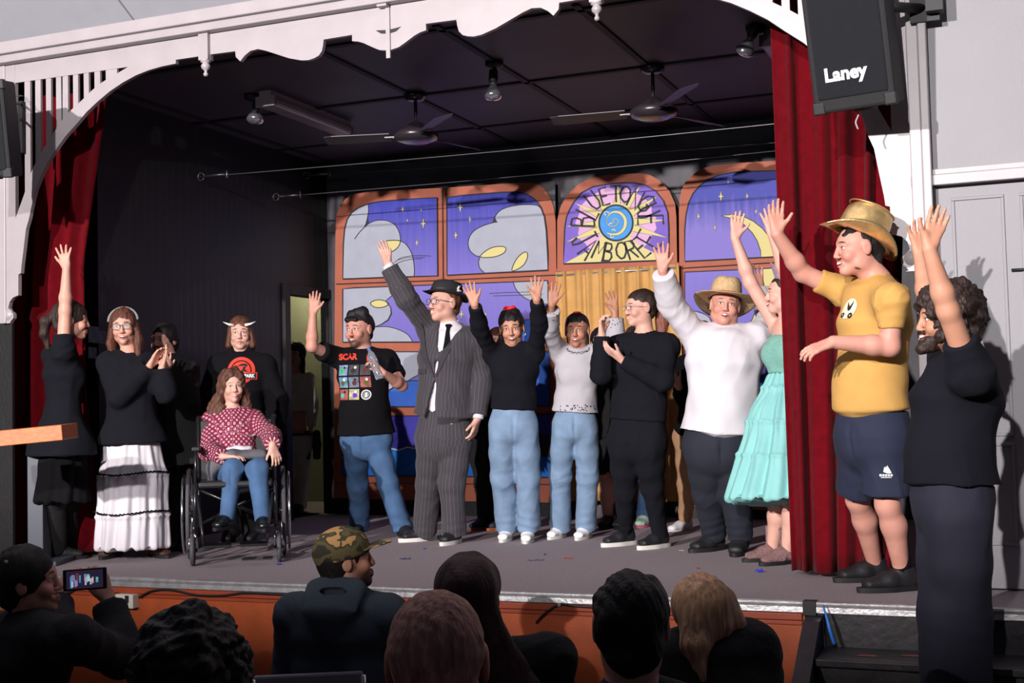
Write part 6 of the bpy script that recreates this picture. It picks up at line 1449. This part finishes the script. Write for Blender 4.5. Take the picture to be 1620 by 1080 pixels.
top(r, F_mint, 590, g=.012, sleeve=None, name='bodice', h=.0072, bust=1.1, seed=111, arms='', t1=.80, disp=(.001,20))
b = MB()
for s_ in (-1, 1): b.tube([station(r,.80)[0]+r.Sc*s_*.08+r.Fc*.07, r.N+r.Sc*s_*.07+UP*.01, station(r,.80)[0]+r.Sc*s_*.08-r.Fc*.07], .006, F_mint, n=6)
b.build('strap', r.o)
skirt(r, M_tulle, 'skirt', t0=.47, zb=.36, wb=.34, db=.33, n=17, pleat=.014, tiers=(.10,.36,.62), mid=(.235,.22), shift=(.03,.10))
bt_ = mat('glitter_boot', lin(176,140,140), .25, metal=.6, var=.5, vscale=200, bump=1.0, bscale=300)
for q, y in (('R', -70), ('L', -60)): shoe(r, q, y, bt_, M_sole_k, name='ankle_boot', high=.10)
hair(r, H_dbr, 'short', 16, vol=.009, front=.055, extra=[((0,-.10,.02),(0,-.115,.0),(.04,.04),(.04,.04))])
b = MB(); pts_ = []
n = 24; vs = []
for i in range(n+1):
    t = math.pi*(i/n); hgt = .085*math.sin(t)**1.2+.012
    vs += [r.head(.088*math.cos(t), .05*math.sin(t)-.0, .075+.02*math.sin(t)), r.head(.098*math.cos(t), .05*math.sin(t)+.035*math.sin(t), .075+.02*math.sin(t)+hgt)]
b.add(vs, [(2*i, 2*i+2, 2*i+3, 2*i+1) for i in range(n)], mat('lilac_glitter', lin(196,170,204), .3, metal=.3, var=.5, vscale=200, bump=.9, bscale=300)); tg = b.build('tiara', r.o); s = tg.modifiers.new('thickness', 'SOLIDIFY'); s.thickness = .004
# ---- man in yellow tee and gold hat
r = skel(dict(id='P14', s=1.04, g=(1402,938), phi=-58, cphi=-56, pel=(1380,690), neck=(1388,444), head=(1357,395), hh=84, hy=-82, hp=0, nd=0, hd=.0, sR=(1336,462,.10), sL=(1410,474,-.14), R=dict(e=(1270,432), w=(1229,370), t=(1226,312), es=0, ws=-1, pn=(.1,1,0), curl=.12, spread=.5), L=dict(e=(1408,548), w=(1318,541), t=(1272,558), es=0, ws=0, pn=(-.1,-.5,-1), curl=.35, spread=.5), la=1.0, aR=(1384,892), fR=(1384,918), kR=(1357,790), aL=(1426,900), fL=(1426,934), kL=(1404,798), bw=.96, bd=1.08, hw=.9))
body(r, skin_mat('skin_14', T_ROSE, smile=1, brow=lin(40,26,22), lip=lin(200,90,88), extra=[((.050,.02,-.085),(.0075,.02,.0075),.3,lin(40,36,30),.9)]), 'man in mustard yellow T-shirt, navy shorts and shiny gold hat', legs='LR', group='cast members lined up on the stage', h=.0042, rn=.058, armk=dict(ra=.050, re=.044, rf=.045, rw=.030))
F_yel = mat('mustard_jersey', lin(188,144,76), .9, var=.06, bump=.2, bscale=220)
yt = top(r, F_yel, 645, g=.024, sleeve='s', frac=.62, name='t_shirt', h=.0072, seed=121, belly=.02, flare=.08, cuff=.060, disp=(.006,13))
t_ = bvh(yt); org = atd(1345,488,depth(r.N)-.05)
b = MB(); disc(b, 0, 0, .001, .050, mat('pale_print', lin(206,198,176), .8), .001, 20, 4)
for x, y, q_ in ((-.03,-.03,.013),(.022,-.035,.014)): disc(b, x, y, .004, q_, M_prk, .002, 14, 1)
b.poly([Vector(p) for p in ((-.02,.035,.003),(.0,.01,.003),(.022,.038,.003),(.012,-.005,.003),(.0,-.012,.003),(-.012,.0,.003))], (0,0,1), .0003, M_prk)
project(b, yt, 'chest_print', org, r.Sc, UP, r.Fc, tree=t_)
F_navy = mat('navy_drill', lin(22,29,52), .85, bump=.2, bscale=250)
so = trousers(r, F_navy, name='shorts', waist=.16, g=.024, rt=.104, rh=.110, short=.80, h=.0075, seed=122)
ts_ = bvh(so); b = MB(); org = atd(1392,742,depth(r.KL)); 
vw = un(-CF); rt = un(CR)
for k, (x0_, a_) in enumerate(((0,.030),(.006,.024),(.012,.018))): b.add([(-.004-x0_,.026-k*.004,0), (.016-x0_,-.010,0), (.012-x0_,-.014,0), (-.008-x0_,-.006,0)], [(0,1,2,3)], M_prw)
project(b, so, 'emblem', org, rt, UP, vw, tree=ts_)
b = MB(); [grid(b, -.036+.012*k_, -.027, -.027+.012*k_, -.017, M_prw, 2) for k_ in range(5)]; grid(b, -.030,-.034,.016,-.031, M_prw, 3); project(b, so, 'emblem_base', org, rt, UP, vw, tree=ts_)
for q in 'RL':
    A_ = getattr(r, 'A'+q); sk_ = sdf_obj('sock', [prim(A_+UP*.06, A_-UP*.02, .046, .046, k=.01, f0=1, f1=1)], .006, F_black, parent=r.o)
twoshoes(r, -78, -80, M_shoe_k, M_sole_k, L=.31, solet=.026)
hair(r, H_blk, 'short', 17, vol=.007, front=.050, extra=[((0,-.07,-.01),(0,-.075,-.055),(.062,.035),(.05,.03)),((-.03,.066,.060),(.03,.066,.058),(.014,.016),(.014,.016))])
M_goldh = mat('gold_foil', lin(236,200,140), .34, metal=.8, var=.15, vscale=30, bump=.35, bscale=25)
ho, hpt = hat(r, [(.094,0),(.091,.05),(.088,.10),(.084,.135),(.072,.148),(.03,.135)], (.150,.094, lambda f, a: .045*(1-f)**1.6*math.cos(a)**2-.022*(1-f)**1.5*(1-math.cos(a)**2)), M_goldh, 'cowboy_hat', tilt=27, lift=.052, band=(mat('gold_band', lin(190,140,80), .35, metal=1), .004, .022), pinch=.22, top_dent=.03)
b = MB(); b.tube([hpt(.086, .138, R(a_)) for a_ in range(0, 360, 8)], .0035, mat('gold_braid', lin(210,190,130), .4, metal=.8), n=5, closed=True); b.build('braid', ho)
# ---- man in dark shirt on the stair, back to the wall
r = skel(dict(id='P15', s=1.02, dep=5.30, z0=.35, phi=-98, cphi=-100, pel=(1508,790), neck=(1522,572), head=(1496,508), hh=96, hy=-92, hp=2, hd=.0, sR=(1502,572,.14), sL=(1536,590,-.10), L=dict(e=(1500,492), w=(1470,394), t=(1488,330), es=-1, ws=-1, pn=(0,1,0), curl=.12, spread=.45, hs=1.0), R=dict(e=(1468,480), w=(1455,404), t=(1449,345), es=0, ws=1, pn=(0,1,0)), la=1.0, aR=(1500,1160), aL=(1530,1175), kR=(1500,970), kL=(1520,980), legd=(5.3,5.3), bd=1.2, bw=1.0))
body(r, skin_mat('skin_15', T_TAN, smile=1, brow=lin(30,20,16), bm=.5, beard=lin(60,38,30), lip=lin(150,70,65)), 'curly haired bearded man in dark shirt on the stair, both arms raised', group='cast members lined up on the stage', h=.0042)
F_ink = mat('ink_shirt_cloth', lin(19,19,27), .95, spec=.15, bump=.25, bscale=250)
top(r, F_ink, 765, g=.034, name='shirt', h=.0072, sl=.020, sleeve='s', frac=.52, seed=131, cuff=.066, flare=.10, belly=.03, neck=.45, disp=(.006,14), armr=(.06,.05,.05,.05))
trousers(r, mat('navy_wool', lin(24,25,42), .85, bump=.25, bscale=250), waist=.1, g=.02, rt=.125, rk=.115, rh=.10, h=.0085, seed=132)
for q in 'LR': shoe(r, q, -90, M_shoe_k, M_sole_k)
hair(r, H_dbr, 'long', 18, vol=.040, front=.060, low=-.03, h=.0055, extra=[((0,-.06,.06),(0,-.085,-.03),(.080,.06),(.070,.05)),((0,.03,.10),(0,-.05,.11),(.06,.04),(.07,.05))], disp=[(.014,70,19,(1,1,1)),(.008,150,20,(1,1,1))])
P = [r.hell((0,.060,-.085),(.046,.040,.036)), r.hcone((-.05,.03,-.06),(.05,.03,-.06),.030,.030), r.hell((0,.085,-.104),(.034,.030,.026)), r.hcone((-.022,.092,-.046),(.022,.092,-.046),.0075,.0075), r.hell((0,.105,-.064),(.024,.02,.010), op='s')]
sdf_obj('beard', P, .005, H_dbr, parent=r.o, disp=[(.005,120,21,(1,1,1))])
# ---- people standing behind the front line
def behind(id_, label, m_top, m_leg, sp_, hm, hemt, seed, shoes=True, skin=T_FAIR, hairm=H_dbr, **k):
    r = skel(dict(id=id_, **sp_)); body(r, skin_mat('skin_'+id_, skin, smile=.3), label, fem=True, group='cast members lined up on the stage', h=.006, legs=k.get('legs','')); top(r, m_top, hemt, g=.022, name='top', h=.009, seed=seed)
    if m_leg: trousers(r, m_leg, h=.009, seed=seed+1, rt=.09, rk=.075, rh=k.get('rh',.07), end=k.get('end',1))
    hair(r, hairm, 'long', seed, vol=.012, front=.055, h=.006, extra=[((x*.065,-.02,0),(x*.07,-.02,-.14),(.02,.035),(.02,.03)) for x in (-1,1)])
    return r
r = behind('H1', 'person in black with auburn hair mostly hidden between suit and roll-neck', F_dark, F_dark, dict(s=.95, g=(775,838), phi=0, pel=(772,688), neck=(787,572), head=(789,543), hh=48, sR=(764,580), sL=(810,580), R=dict(e=(760,635), w=(762,680), t=(762,700), es=0, ws=0), L=dict(e=(816,635), w=(815,680), t=(815,700), es=0, ws=0), aR=(768,826), fR=(770,836), kR=(765,765), aL=(795,826), fL=(795,836), kL=(795,765), build='f'), None, 690, 140, hairm=H_auburn)
for q in 'RL': shoe(r, q, -35, mat('navy_sneaker', lin(40,44,66), .7), mat('tan_sole', lin(170,90,60), .6), name='sneaker')
r = behind('H2', 'person in black kimono jacket behind the grey sweater, one bare pink leg', F_dark, None, dict(s=.95, g=(955,835), phi=0, pel=(962,690), neck=(958,572), head=(952,543), hh=46, sR=(945,580), sL=(990,580), R=dict(e=(955,640), w=(955,680), t=(953,702), es=0, ws=0), L=dict(e=(990,640), w=(992,680), t=(992,700), es=0, ws=0), aR=(962,826), fR=(962,834), kR=(960,765), aL=(985,826), fL=(985,834), kL=(985,765), build='f'), None, 690, 150, legs='LR', hairm=H_blk)
skirt(r, F_dark, 'kimono_skirt', t0=.1, zb=.42, wb=.20, db=.15, n=7, pleat=.008); 
b = MB(); grid(b, -.05,-.02,.05,.02, M_red, 4); q = atd(968,592,depth(r.N)-.17); project(b, r.o, 'red_sash', q, r.Sc, UP, r.Fc, off=.14)
for q in 'RL': shoe(r, q, -20, M_shoe_k, M_sole_k)
r = behind('H3', 'person in blue jeans and bright sneakers hidden behind the black leggings', F_white, F_jean, dict(s=.93, g=(1000,832), phi=0, pel=(1004,690), neck=(1004,572), head=(1006,540), hh=46, sR=(985,580), sL=(1026,580), R=dict(e=(982,640), w=(982,680), t=(982,700), es=0, ws=0), L=dict(e=(1028,640), w=(1028,680), t=(1028,700), es=0, ws=0), aR=(982,815), fR=(982,832), kR=(988,760), aL=(1020,820), fL=(1020,832), kL=(1026,760), build='f'), None, 700, 160)
for q, y in (('R', -60), ('L', -20)): shoe(r, q, y, mat('rainbow_sneaker', lin(200,230,210), .5, var=.4, vscale=20), mat('pink_sole', lin(230,120,150), .5), name='sneaker')
r = behind('H4', 'person in black top, tan trousers and white socks behind the white shirt', F_black, mat('tan_trousers', lin(176,134,100), .85, bump=.3), dict(s=.96, g=(1100,842), phi=-20, pel=(1104,692), neck=(1108,566), head=(1112,536), hh=50, sR=(1084,578), sL=(1135,578), R=dict(e=(1079,628), w=(1074,612), t=(1066,600), es=0, ws=-1), L=dict(e=(1140,630), w=(1142,680), t=(1142,700), es=0, ws=0), aR=(1084,826), fR=(1086,838), kR=(1088,765), aL=(1150,828), fL=(1152,838), kL=(1135,765), build='f'), None, 690, 170, end=.92, rh=.055)
for q, y in (('R', -55), ('L', -30)): shoe(r, q, y, F_white, F_white, name='sock_foot', solet=.008, L=.24)
# ------------------------------------------------------------------ people watching from the hall, lectern, small things
def proj(p):
    d = Vector(p)-CAM; k = FPX/d.dot(cf); return (810+d.dot(cr)*k, 540-d.dot(cu)*k)
F_hood = mat('slate_sweatshirt', lin(56,66,78), .95, bump=.3, bscale=200); F_nblk = mat('dark_knit', lin(26,25,28), .95, bump=.3)
def seated(id_, dep, neck, head, hh, hy, label, phi=180, s=1.0, sR=None, sL=None, hp=0, hr=0, skin=T_FAIR, arms=None, h=.005, **k):
    N_ = atd(*neck, dep); Pz = N_-UP*(N_.z-.50)+CR*k.get('lean', 0); q = R(phi); F = -CF*math.cos(q)+CR*math.sin(q)
    sp_ = dict(id=id_, s=s, dep=dep, phi=phi, z0=0, pel=proj(Pz), neck=neck, head=head, hh=hh, hy=hy, hp=hp, hr=hr, bw=k.get('bw',1.08), bd=k.get('bd',1.1), sw=k.get('sw',.17), build=k.get('build','m'))
    if sR: sp_['sR'] = sR
    if sL: sp_['sL'] = sL
    sp_.update(arms or {}); r = skel(sp_)
    for q_, sg in (('L', 1), ('R', -1)):
        if not arms:
            S_ = getattr(r, 'S'+q_); E_ = S_-UP*.26*s+r.Fc*.06+r.Sc*sg*.04; W_ = E_+r.Fc*.22-UP*.04-r.Sc*sg*.06
            setattr(r, 'E'+q_, E_); setattr(r, 'W'+q_, W_); D = un(r.Fc-UP*.3); n = -UP; n = un(n-D*n.dot(D)); setattr(r, 'H'+q_, (W_, D, n, D.cross(n)*(1 if q_ == 'R' else -1), dict(curl=.4)))
        K_ = getattr(r, 'P'+q_)+F*.40+r.Sp*sg*.03; K_.z = .50; setattr(r, 'K'+q_, K_); A_ = K_+F*.04; A_.z = .09; setattr(r, 'A'+q_, A_)
    body(r, skin_mat('skin_'+id_, skin, bm=k.get('bm',0), beard=k.get('beard'), **({'gaze':0})), label, group='people watching from the hall', h=h, fem=k.get('build') == 'f')
    trousers(r, F_nblk, name='trousers', waist=.25, g=.012, h=.012, disp=(.003,20))
    for q_ in 'LR': shoe(r, q_, phi, M_shoe_k, M_sole_k)
    return r
# woman filming with a phone
r = seated('A1', 4.7, (42,985), (46,922), 104, 98, 'person in black at the photo corner filming the stage with a phone', phi=130, s=.95, build='f', sR=(118,1010,-.10), sL=(-20,1000,.1), arms=dict(R=dict(e=(190,1040), w=(172,948), t=(152,905), es=1, ws=1, pn=(-.5,-1,0), curl=.5, spread=.3, thumb=20), L=dict(e=(90,1010), w=(92,948), t=(110,905), es=1, ws=1, pn=(1,-1,0), curl=.4, spread=.3)), la=.95, hp=6)
top(r, F_nblk, 1190, g=.035, name='sweater', h=.008, sl=.030, seed=201, frac=.9, neck=.3, bust=.8)
hair(r, H_shad, 'long', 23, vol=.014, front=.055, h=.0045, extra=[((0,-.08,.07),(0,-.12,.06),(.045,.045),(.045,.045))])
b = MB(); b.tube(spl([r.head(-.07,-.04,.085), r.head(-.03,-.09,.105), r.head(.03,-.09,.105), r.head(.07,-.04,.085)], 5), .010*r.hs, mat('grey_hair_clip', lin(150,146,150), .5), n=8); b.build('hair_clip', r.o)
ph = atd(134,916,4.35); pn_ = un(CAM-ph+CR*-.9); px_ = un(UP.cross(pn_)); py_ = pn_.cross(px_); Mp = Matrix.Translation(ph) @ Matrix((px_,py_,pn_)).transposed().to_4x4() @ Matrix.Rotation(R(2), 4, 'Z')
M_ph = mat('black_phone_case', lin(16,16,18), .35)
b = MB(); b.box((-.072,-.036,-.009), (.072,.036,0), M_ph, Mp); po_ = tag(b.build('phone', loc=ph, bevel=.004), 'black phone held sideways, its lit screen showing the stage', 'phone')
b = MB(); M_scr = mat('screen_dark', lin(20,16,26), .2, emit=lin(36,28,48), es=.8); b.box((-.060,-.030,0), (.060,.030,.0008), M_scr, Mp); rs = random.Random(5)
for i in range(26):
    x, y = rs.uniform(-.048,.040), rs.uniform(-.016,.012); c_ = rs.choice([lin(150,130,170), lin(90,150,190), lin(200,190,200), lin(40,40,60), lin(120,60,60), lin(110,190,190)]); m_ = mat('screen_light', c_, .3, emit=c_, es=.55)
    b.box((x,y-.012,.0008), (x+rs.uniform(.004,.010),y+rs.uniform(.004,.014),.0012), m_, Mp)
b.build('screen', po_)
# big curly head
r = seated('A2', 3.1, (300,1165), (302,1068), 150, 180, 'person with a big mass of dark curly hair in front of the stage', s=1.0)
top(r, F_nblk, 1330, g=.03, name='sweater', h=.009, seed=211, neck=.4)
hair(r, H_shad, 'long', 24, vol=.050, front=.04, h=.006, extra=[((0,-.04,.02),(0,-.06,-.09),(.115,.10),(.125,.10)),((-.08,0,.0),(.08,0,.0),.075,.075)], disp=[(.016,60,25,(1,1,1)),(.009,140,26,(1,1,1))])
# man in camouflage cap
r = seated('A3', 5.2, (538,950), (548,888), 92, 104, 'man in camouflage cap and slate hooded sweatshirt, head turned in profile', phi=172, s=1.0, skin=T_TAN, bm=.9, beard=lin(24,17,15), hp=10, bw=1.1, sw=.19)
top(r, F_hood, 1190, g=.035, name='hooded_sweatshirt', h=.008, sl=.03, seed=221, disp=(.006,15), extra=[prim(r.N-r.Fc*.05+UP*.06, r.N-r.Fc*.15-UP*.02, (.125,.055), (.115,.035), hint=r.Sc, k=.012), prim(r.N-r.Fc*.15-UP*.02, r.N-r.Fc*.165-UP*.12, (.115,.035), (.03,.02), hint=r.Sc, k=.02), prim(r.N-r.Fc*.105+UP*.045, r.N-r.Fc*.155-UP*.045, (.06,.02), (.02,.012), hint=r.Sc, k=.015, op='s'), prim(r.N+r.Sc*.09+UP*.03, r.N-r.Fc*.09-UP*.03, .035, .03, k=.015), prim(r.N-r.Sc*.09+UP*.03, r.N-r.Fc*.09-UP*.03, .035, .03, k=.015)])
hair(r, H_shad, 'short', 27, vol=.008, front=.04, h=.0045, low=-.05)
M_camo = mat('camouflage_cloth', lin(70,62,38), .9, bump=.2, bscale=200); nt, bb = nodes(M_camo); tc = nt.nodes.new('ShaderNodeTexCoord'); no = nt.nodes.new('ShaderNodeTexNoise'); no.inputs['Scale'].default_value = 13; no.inputs['Detail'].default_value = 2; nt.links.new(tc.outputs['Object'], no.inputs['Vector'])
rp = nt.nodes.new('ShaderNodeValToRGB'); rp.color_ramp.interpolation = 'CONSTANT'; e = rp.color_ramp.elements; e[0].position = 0; e[0].color = (*lin(44,38,30),1); e[1].position = .43; e[1].color = (*lin(84,76,44),1)
for p_, c_ in ((.53, lin(60,52,32)), (.585, lin(168,128,78))): q_ = e.new(p_); q_.color = (*c_,1)
nt.links.new(no.outputs['Fac'], rp.inputs[0]); nt.links.new(rp.outputs[0], bb.inputs['Base Color'])
cp_ = sdf_obj('cap', [r.hell((0,-.014,.050),(.093,.112,.085)), r.hcone((0,-.01,.02),(0,-.012,.05),(.092,.110),(.093,.112),f0=1), r.hell((0,.03,-.075),(.20,.20,.095),op='s',k=.003)], .0045, M_camo, parent=r.o)
sdf_obj('visor', [r.hcone((0,.07,.036),(0,.150,.044),(.080,.006),(.074,.005),k=.01), r.hcone((0,.150,.044),(0,.185,.042),(.074,.005),(.045,.005),k=.01)], .0035, M_camo, parent=cp_)
ch_dep = 5.0; cl, c2 = atd(410,1064,ch_dep-.02), atd(566,1078,ch_dep+.02)
chr_ = empty('chair', ((cl.x+c2.x)/2, (cl.y+c2.y)/2, 0), 'grey plastic chair with a rounded backrest under the man in the camouflage cap', 'chair')
M_pl = mat('grey_chair_plastic', lin(120,120,128), .5); ux = un(Vector((c2.x-cl.x, c2.y-cl.y, 0))); uy = UP.cross(ux); cc = (cl+c2)/2; cc.z = 0; w2 = .21; zt2 = cl.z
Mc = Matrix.Translation(cc) @ Matrix((ux,uy,UP)).transposed().to_4x4()
b = MB(); b.box((-w2,-.012,zt2-.30), (w2,.012,zt2-.01), M_pl, Mc); b.build('backrest', chr_, bevel=.01); b = MB(); b.box((-w2,.03,.43), (w2,.44,.455), M_pl, Mc); b.build('seat', chr_, bevel=.01)
for x in (-1, 1):
    b = MB(); b.tube([Mc @ Vector((x*w2,-.02,zt2-.02)), Mc @ Vector((x*w2,.0,.45)), Mc @ Vector((x*w2,-.05,0))], .012, M_chr); b.build('leg', chr_); b = MB(); b.tube([Mc @ Vector((x*w2,.42,.43)), Mc @ Vector((x*w2,.46,0))], .012, M_chr); b.build('leg', chr_)
# near bald head
r = seated('A4', 2.2, (694,1200), (692,1050), 216, 180, 'bald man with cropped grey hair sitting closest, only his head showing', s=1.0, skin=lin(190,124,104), h=.004)
top(r, F_nblk, 1500, g=.03, name='shirt', h=.01, seed=231, neck=.2)
hair(r, hairmat('cropped_grey_hair', lin(176,132,120), .9), 'short', 28, vol=.003, front=.03, h=.004, low=-.06, disp=[(.0012,200,9,(1,1,1))])
# long haired woman
r = seated('A5', 3.7, (765,1040), (742,948), 126, 180, 'person with long dark reddish hair over the shoulders, behind the bald man', s=.95, build='f', hr=6, sR=(870,1045), sL=(690,1050), sw=.18)
top(r, F_nblk, 1260, g=.035, name='sweater', h=.008, seed=241, neck=.3)
hair(r, hairmat('dark_auburn_hair', lin(58,30,30)), 'long', 29, vol=.016, front=.05, h=.005, extra=[((0,-.05,.03),(-.0,-.085,-.12),(.080,.06),(.115,.05)),((0,-.085,-.12),(-.07,-.12,-.30),(.110,.05),(.12,.045)),((0,-.085,-.12),(.09,-.10,-.25),(.08,.045),(.06,.04))], disp=[(.004,90,6,(1,1,.18)),(.010,22,8,(1,1,.6))])
# short dark haired head
r = seated('A6', 2.9, (1000,1105), (998,993), 160, 176, 'dark short haired person in black seated in front of the stage centre', s=1.0)
top(r, F_nblk, 1400, g=.02, name='sweater', h=.009, seed=251, neck=.4)
hair(r, H_shad, 'short', 30, vol=.012, front=.05, h=.0042, low=-.045, disp=[(.005,130,31,(1,1,.6)),(.006,46,32,(1,1,1))])
# fair haired head leaning
r = seated('A7', 3.9, (1128,1010), (1112,978), 118, 200, 'fair haired person in black leaning sideways with hair falling forward', s=1.0, build='f', hr=10, hp=-12, sR=(1185,1030), sL=(1075,1045), sw=.19, bd=1.2)
top(r, F_nblk, 1250, g=.045, name='jacket', h=.008, seed=261, neck=.5, sl=.035)
hair(r, hairmat('fair_hair', lin(200,156,122)), 'long', 33, vol=.014, front=.05, h=.005, extra=[((.02,-.05,.05),(.085,-.075,-.07),(.070,.055),(.050,.045)),((.085,-.075,-.07),(.10,-.08,-.17),(.045,.04),(.012,.02)),((-.05,-.05,.03),(-.07,-.05,-.04),(.05,.05),(.04,.04))], disp=[(.004,110,34,(1,1,.2)),(.005,30,35,(1,1,.6))])
# ------------------------------------------------------------------ lectern
M_oak = mat('orange_timber', lin(190,104,52), .4, var=.25, vscale=9, stretch=(1,6,6)); M_gpost = mat('grey_laminate', lin(70,74,84), .5)
Ld = 7.05; l0, l1, l2 = atd(-60,700,Ld), atd(102,684,Ld+.05), atd(59,880,Ld)
lb = onZ(60,893,ST); le = empty('lectern', lb, 'lectern with an orange timber top on a grey post at the stage edge', 'lectern')
u_ = un(l1-l0); v_ = un(UP.cross(u_)+UP*.02); w_ = u_.cross(v_); Ml = Matrix.Translation(l1) @ Matrix((u_,v_,w_)).transposed().to_4x4()
b = MB(); b.box((-.62,-.05,-.040), (0,.30,.045), M_oak, Ml); b.build('top', le, bevel=.004)
zt_ = atd(60,700,Ld).z; b = MB(); Mx = Matrix.Translation(lb) @ Matrix((CR,CF,UP)).transposed().to_4x4(); b.box((-.055,-.03,.03), (.045,.12,zt_-ST), M_gpost, Mx); b.build('post', le, bevel=.004)
b = MB(); b.box((-.22,-.12,0), (.16,.22,.03), M_gpost, Mx); b.build('base', le, bevel=.006)
# notices on the side wall, power box and cable on the stage front
M_not = mat('blue_grey_notice', lin(96,100,116), .8, var=.3, vscale=25)
for k, (x0, y0, x1, y1, dd) in enumerate(((140,515,156,543,0), (156,522,168,545,0), (140,548,153,568,0))):
    X = XL+.012 if onX(x0,y0,XL).y > YP+.6 else XL; p = [onX(x, y, XL+.004) for x, y in ((x0,y0),(x1,y0+2),(x1,y1),(x0,y1-2))]
    b = MB(); b.poly(p, (1,0,0), .003, M_not); tag(b.build('notice', loc=p[0]), ('pale notice on the dark side wall, uppermost beside the clapping pair', 'bluish notice on the dark side wall, the one nearer the wheelchair', 'small low notice on the dark side wall behind the dark dress')[k], 'notice')
b = MB(); p0, p1 = onY(190,938,YE), onY(218,961,YE); b.box((p0.x, YE-.045, p1.z), (p1.x, YE+.013, p0.z), mat('cream_plastic', lin(206,204,190), .5)); bx = tag(b.build('power_socket', loc=((p0.x+p1.x)/2, YE, p1.z), bevel=.004), 'cream power socket box fixed to the orange stage front', 'power socket')
b = MB(); a_ = onY(198,945,YE-.045); b.box((a_.x, YE-.049, a_.z-.03), (a_.x+.025, YE-.044, a_.z+.012), M_black); b.build('rocker_switch', bx)
b = MB(); M_cab = mat('black_cable', lin(14,13,14), .5)
cab = [(220,945),(240,935),(270,933),(310,941),(350,942),(385,938),(420,939),(440,940),(490,941),(560,943),(600,946),(620,953),(640,972)]
b.tube(spl([onY(x, y, YE-.010) for x, y in cab], 5), .007, M_cab, n=8); tag(b.build('cable', loc=onY(300,940,YE)), 'black cable clipped along the stage front beside the power socket', 'cable')
b = MB(); b.tube(spl([onY(x, y, YE-.012) for x, y in ((848,985),(862,970),(885,956),(905,958),(935,960),(975,962),(1040,964))], 5), .006, M_cab, n=8); cb2 = tag(b.build('cable', loc=onY(885,957,YE)), 'black cable drooping in a V between the seated heads', 'cable')
b = MB(); p = onY(885,956,YE-.016); b.box(p-Vector((.008,.006,.008)), p+Vector((.008,.006,.010)), M_alu); b.build('clip', cb2)
# scraps on the carpet
for k, (x, y, dx, dz, c_, lb_) in enumerate(((441,893,.03,.012,lin(40,50,210),'blue paper scrap on the carpet in front of the wheelchair'), (641,884,.07,.006,lin(40,50,120),'long dark blue streamer scrap near the pinstripe trousers'), (848,886,.10,.003,lin(50,60,110),'thin dark streamer lying before the pale wide jeans'), (862,877,.015,.006,lin(40,50,190),'tiny blue scrap before the pale wide jeans'), (898,883,.05,.006,lin(210,50,50),'red paper scrap in the middle of the carpet'), (1104,899,.02,.008,lin(210,40,50),'small red scrap in front of the big black shoes'), (1078,871,.03,.004,lin(210,200,190),'white scrap beside the black sneakers'), (1201,905,.04,.020,lin(20,50,230),'bright blue scrap touching the glitter boot'), (672,868,.02,.006,lin(40,60,200),'blue crumb of paper beside the white soled shoes'))):
    p = onZ(x, y, ST+.001); b = MB(); pts = []
    for i in range(7):
        f = i/6-.5; q = p+CR*f*dx+CF*.008*math.sin(i*1.9+k); pts += [q+UP*(.001+dz*.4*abs(math.sin(i*1.3+k)))-CF*.010, q+UP*(.001+dz*abs(math.sin(i*2.1+k)))+CF*.010]
    b.add(pts, [(2*i, 2*i+2, 2*i+3, 2*i+1) for i in range(6)], mat('paper_scrap', c_, .7)); o = b.build('paper_scrap', loc=p); s = o.modifiers.new('thickness', 'SOLIDIFY'); s.thickness = .001; tag(o, lb_, 'paper scrap', 'paper scraps dropped on the stage carpet')
# stage lamps out in the hall: housings, plus an unseen plate added to shade the seats
for (lx, ly, lz), tgt in (((-4.7,-7.0,5.0), (-3.3,8.2,2.3)), ((-1.0,-7.0,5.0), (-3.1,8.2,2.3))):
    lo_ = empty('theatre_spotlight', (lx, ly, lz), 'black theatre spotlight hung over the hall %s' % ('in line with the red curtain and stair' if lx > -3 else 'in line with the lectern and dark curtain'), 'spotlight', 'theatre spotlights over the hall'); v = Vector(tgt)-Vector((lx,ly,lz)); yw = math.atan2(-v.x, v.y)
    Ml = Matrix.Translation((lx,ly,lz)) @ Matrix.Rotation(yw, 4, 'Z'); b = MB(); b.box((-.16,-.42,-.16), (.16,-.14,.16), M_black, Ml); b.build('housing', lo_)
    sl_ = .318
    b = MB(); b.box((-1.7,2.0,-2.6), (1.7,2.01,-2.0*sl_), M_black, Ml); b.box((-.02,-.3,-.12), (.02,2.0,-.16), M_black, Ml @ Matrix.Rotation(R(-14), 4, 'X')); b.build('added_beam_blocker', lo_)  # unseen plate on an arm, added only to block the lower beam
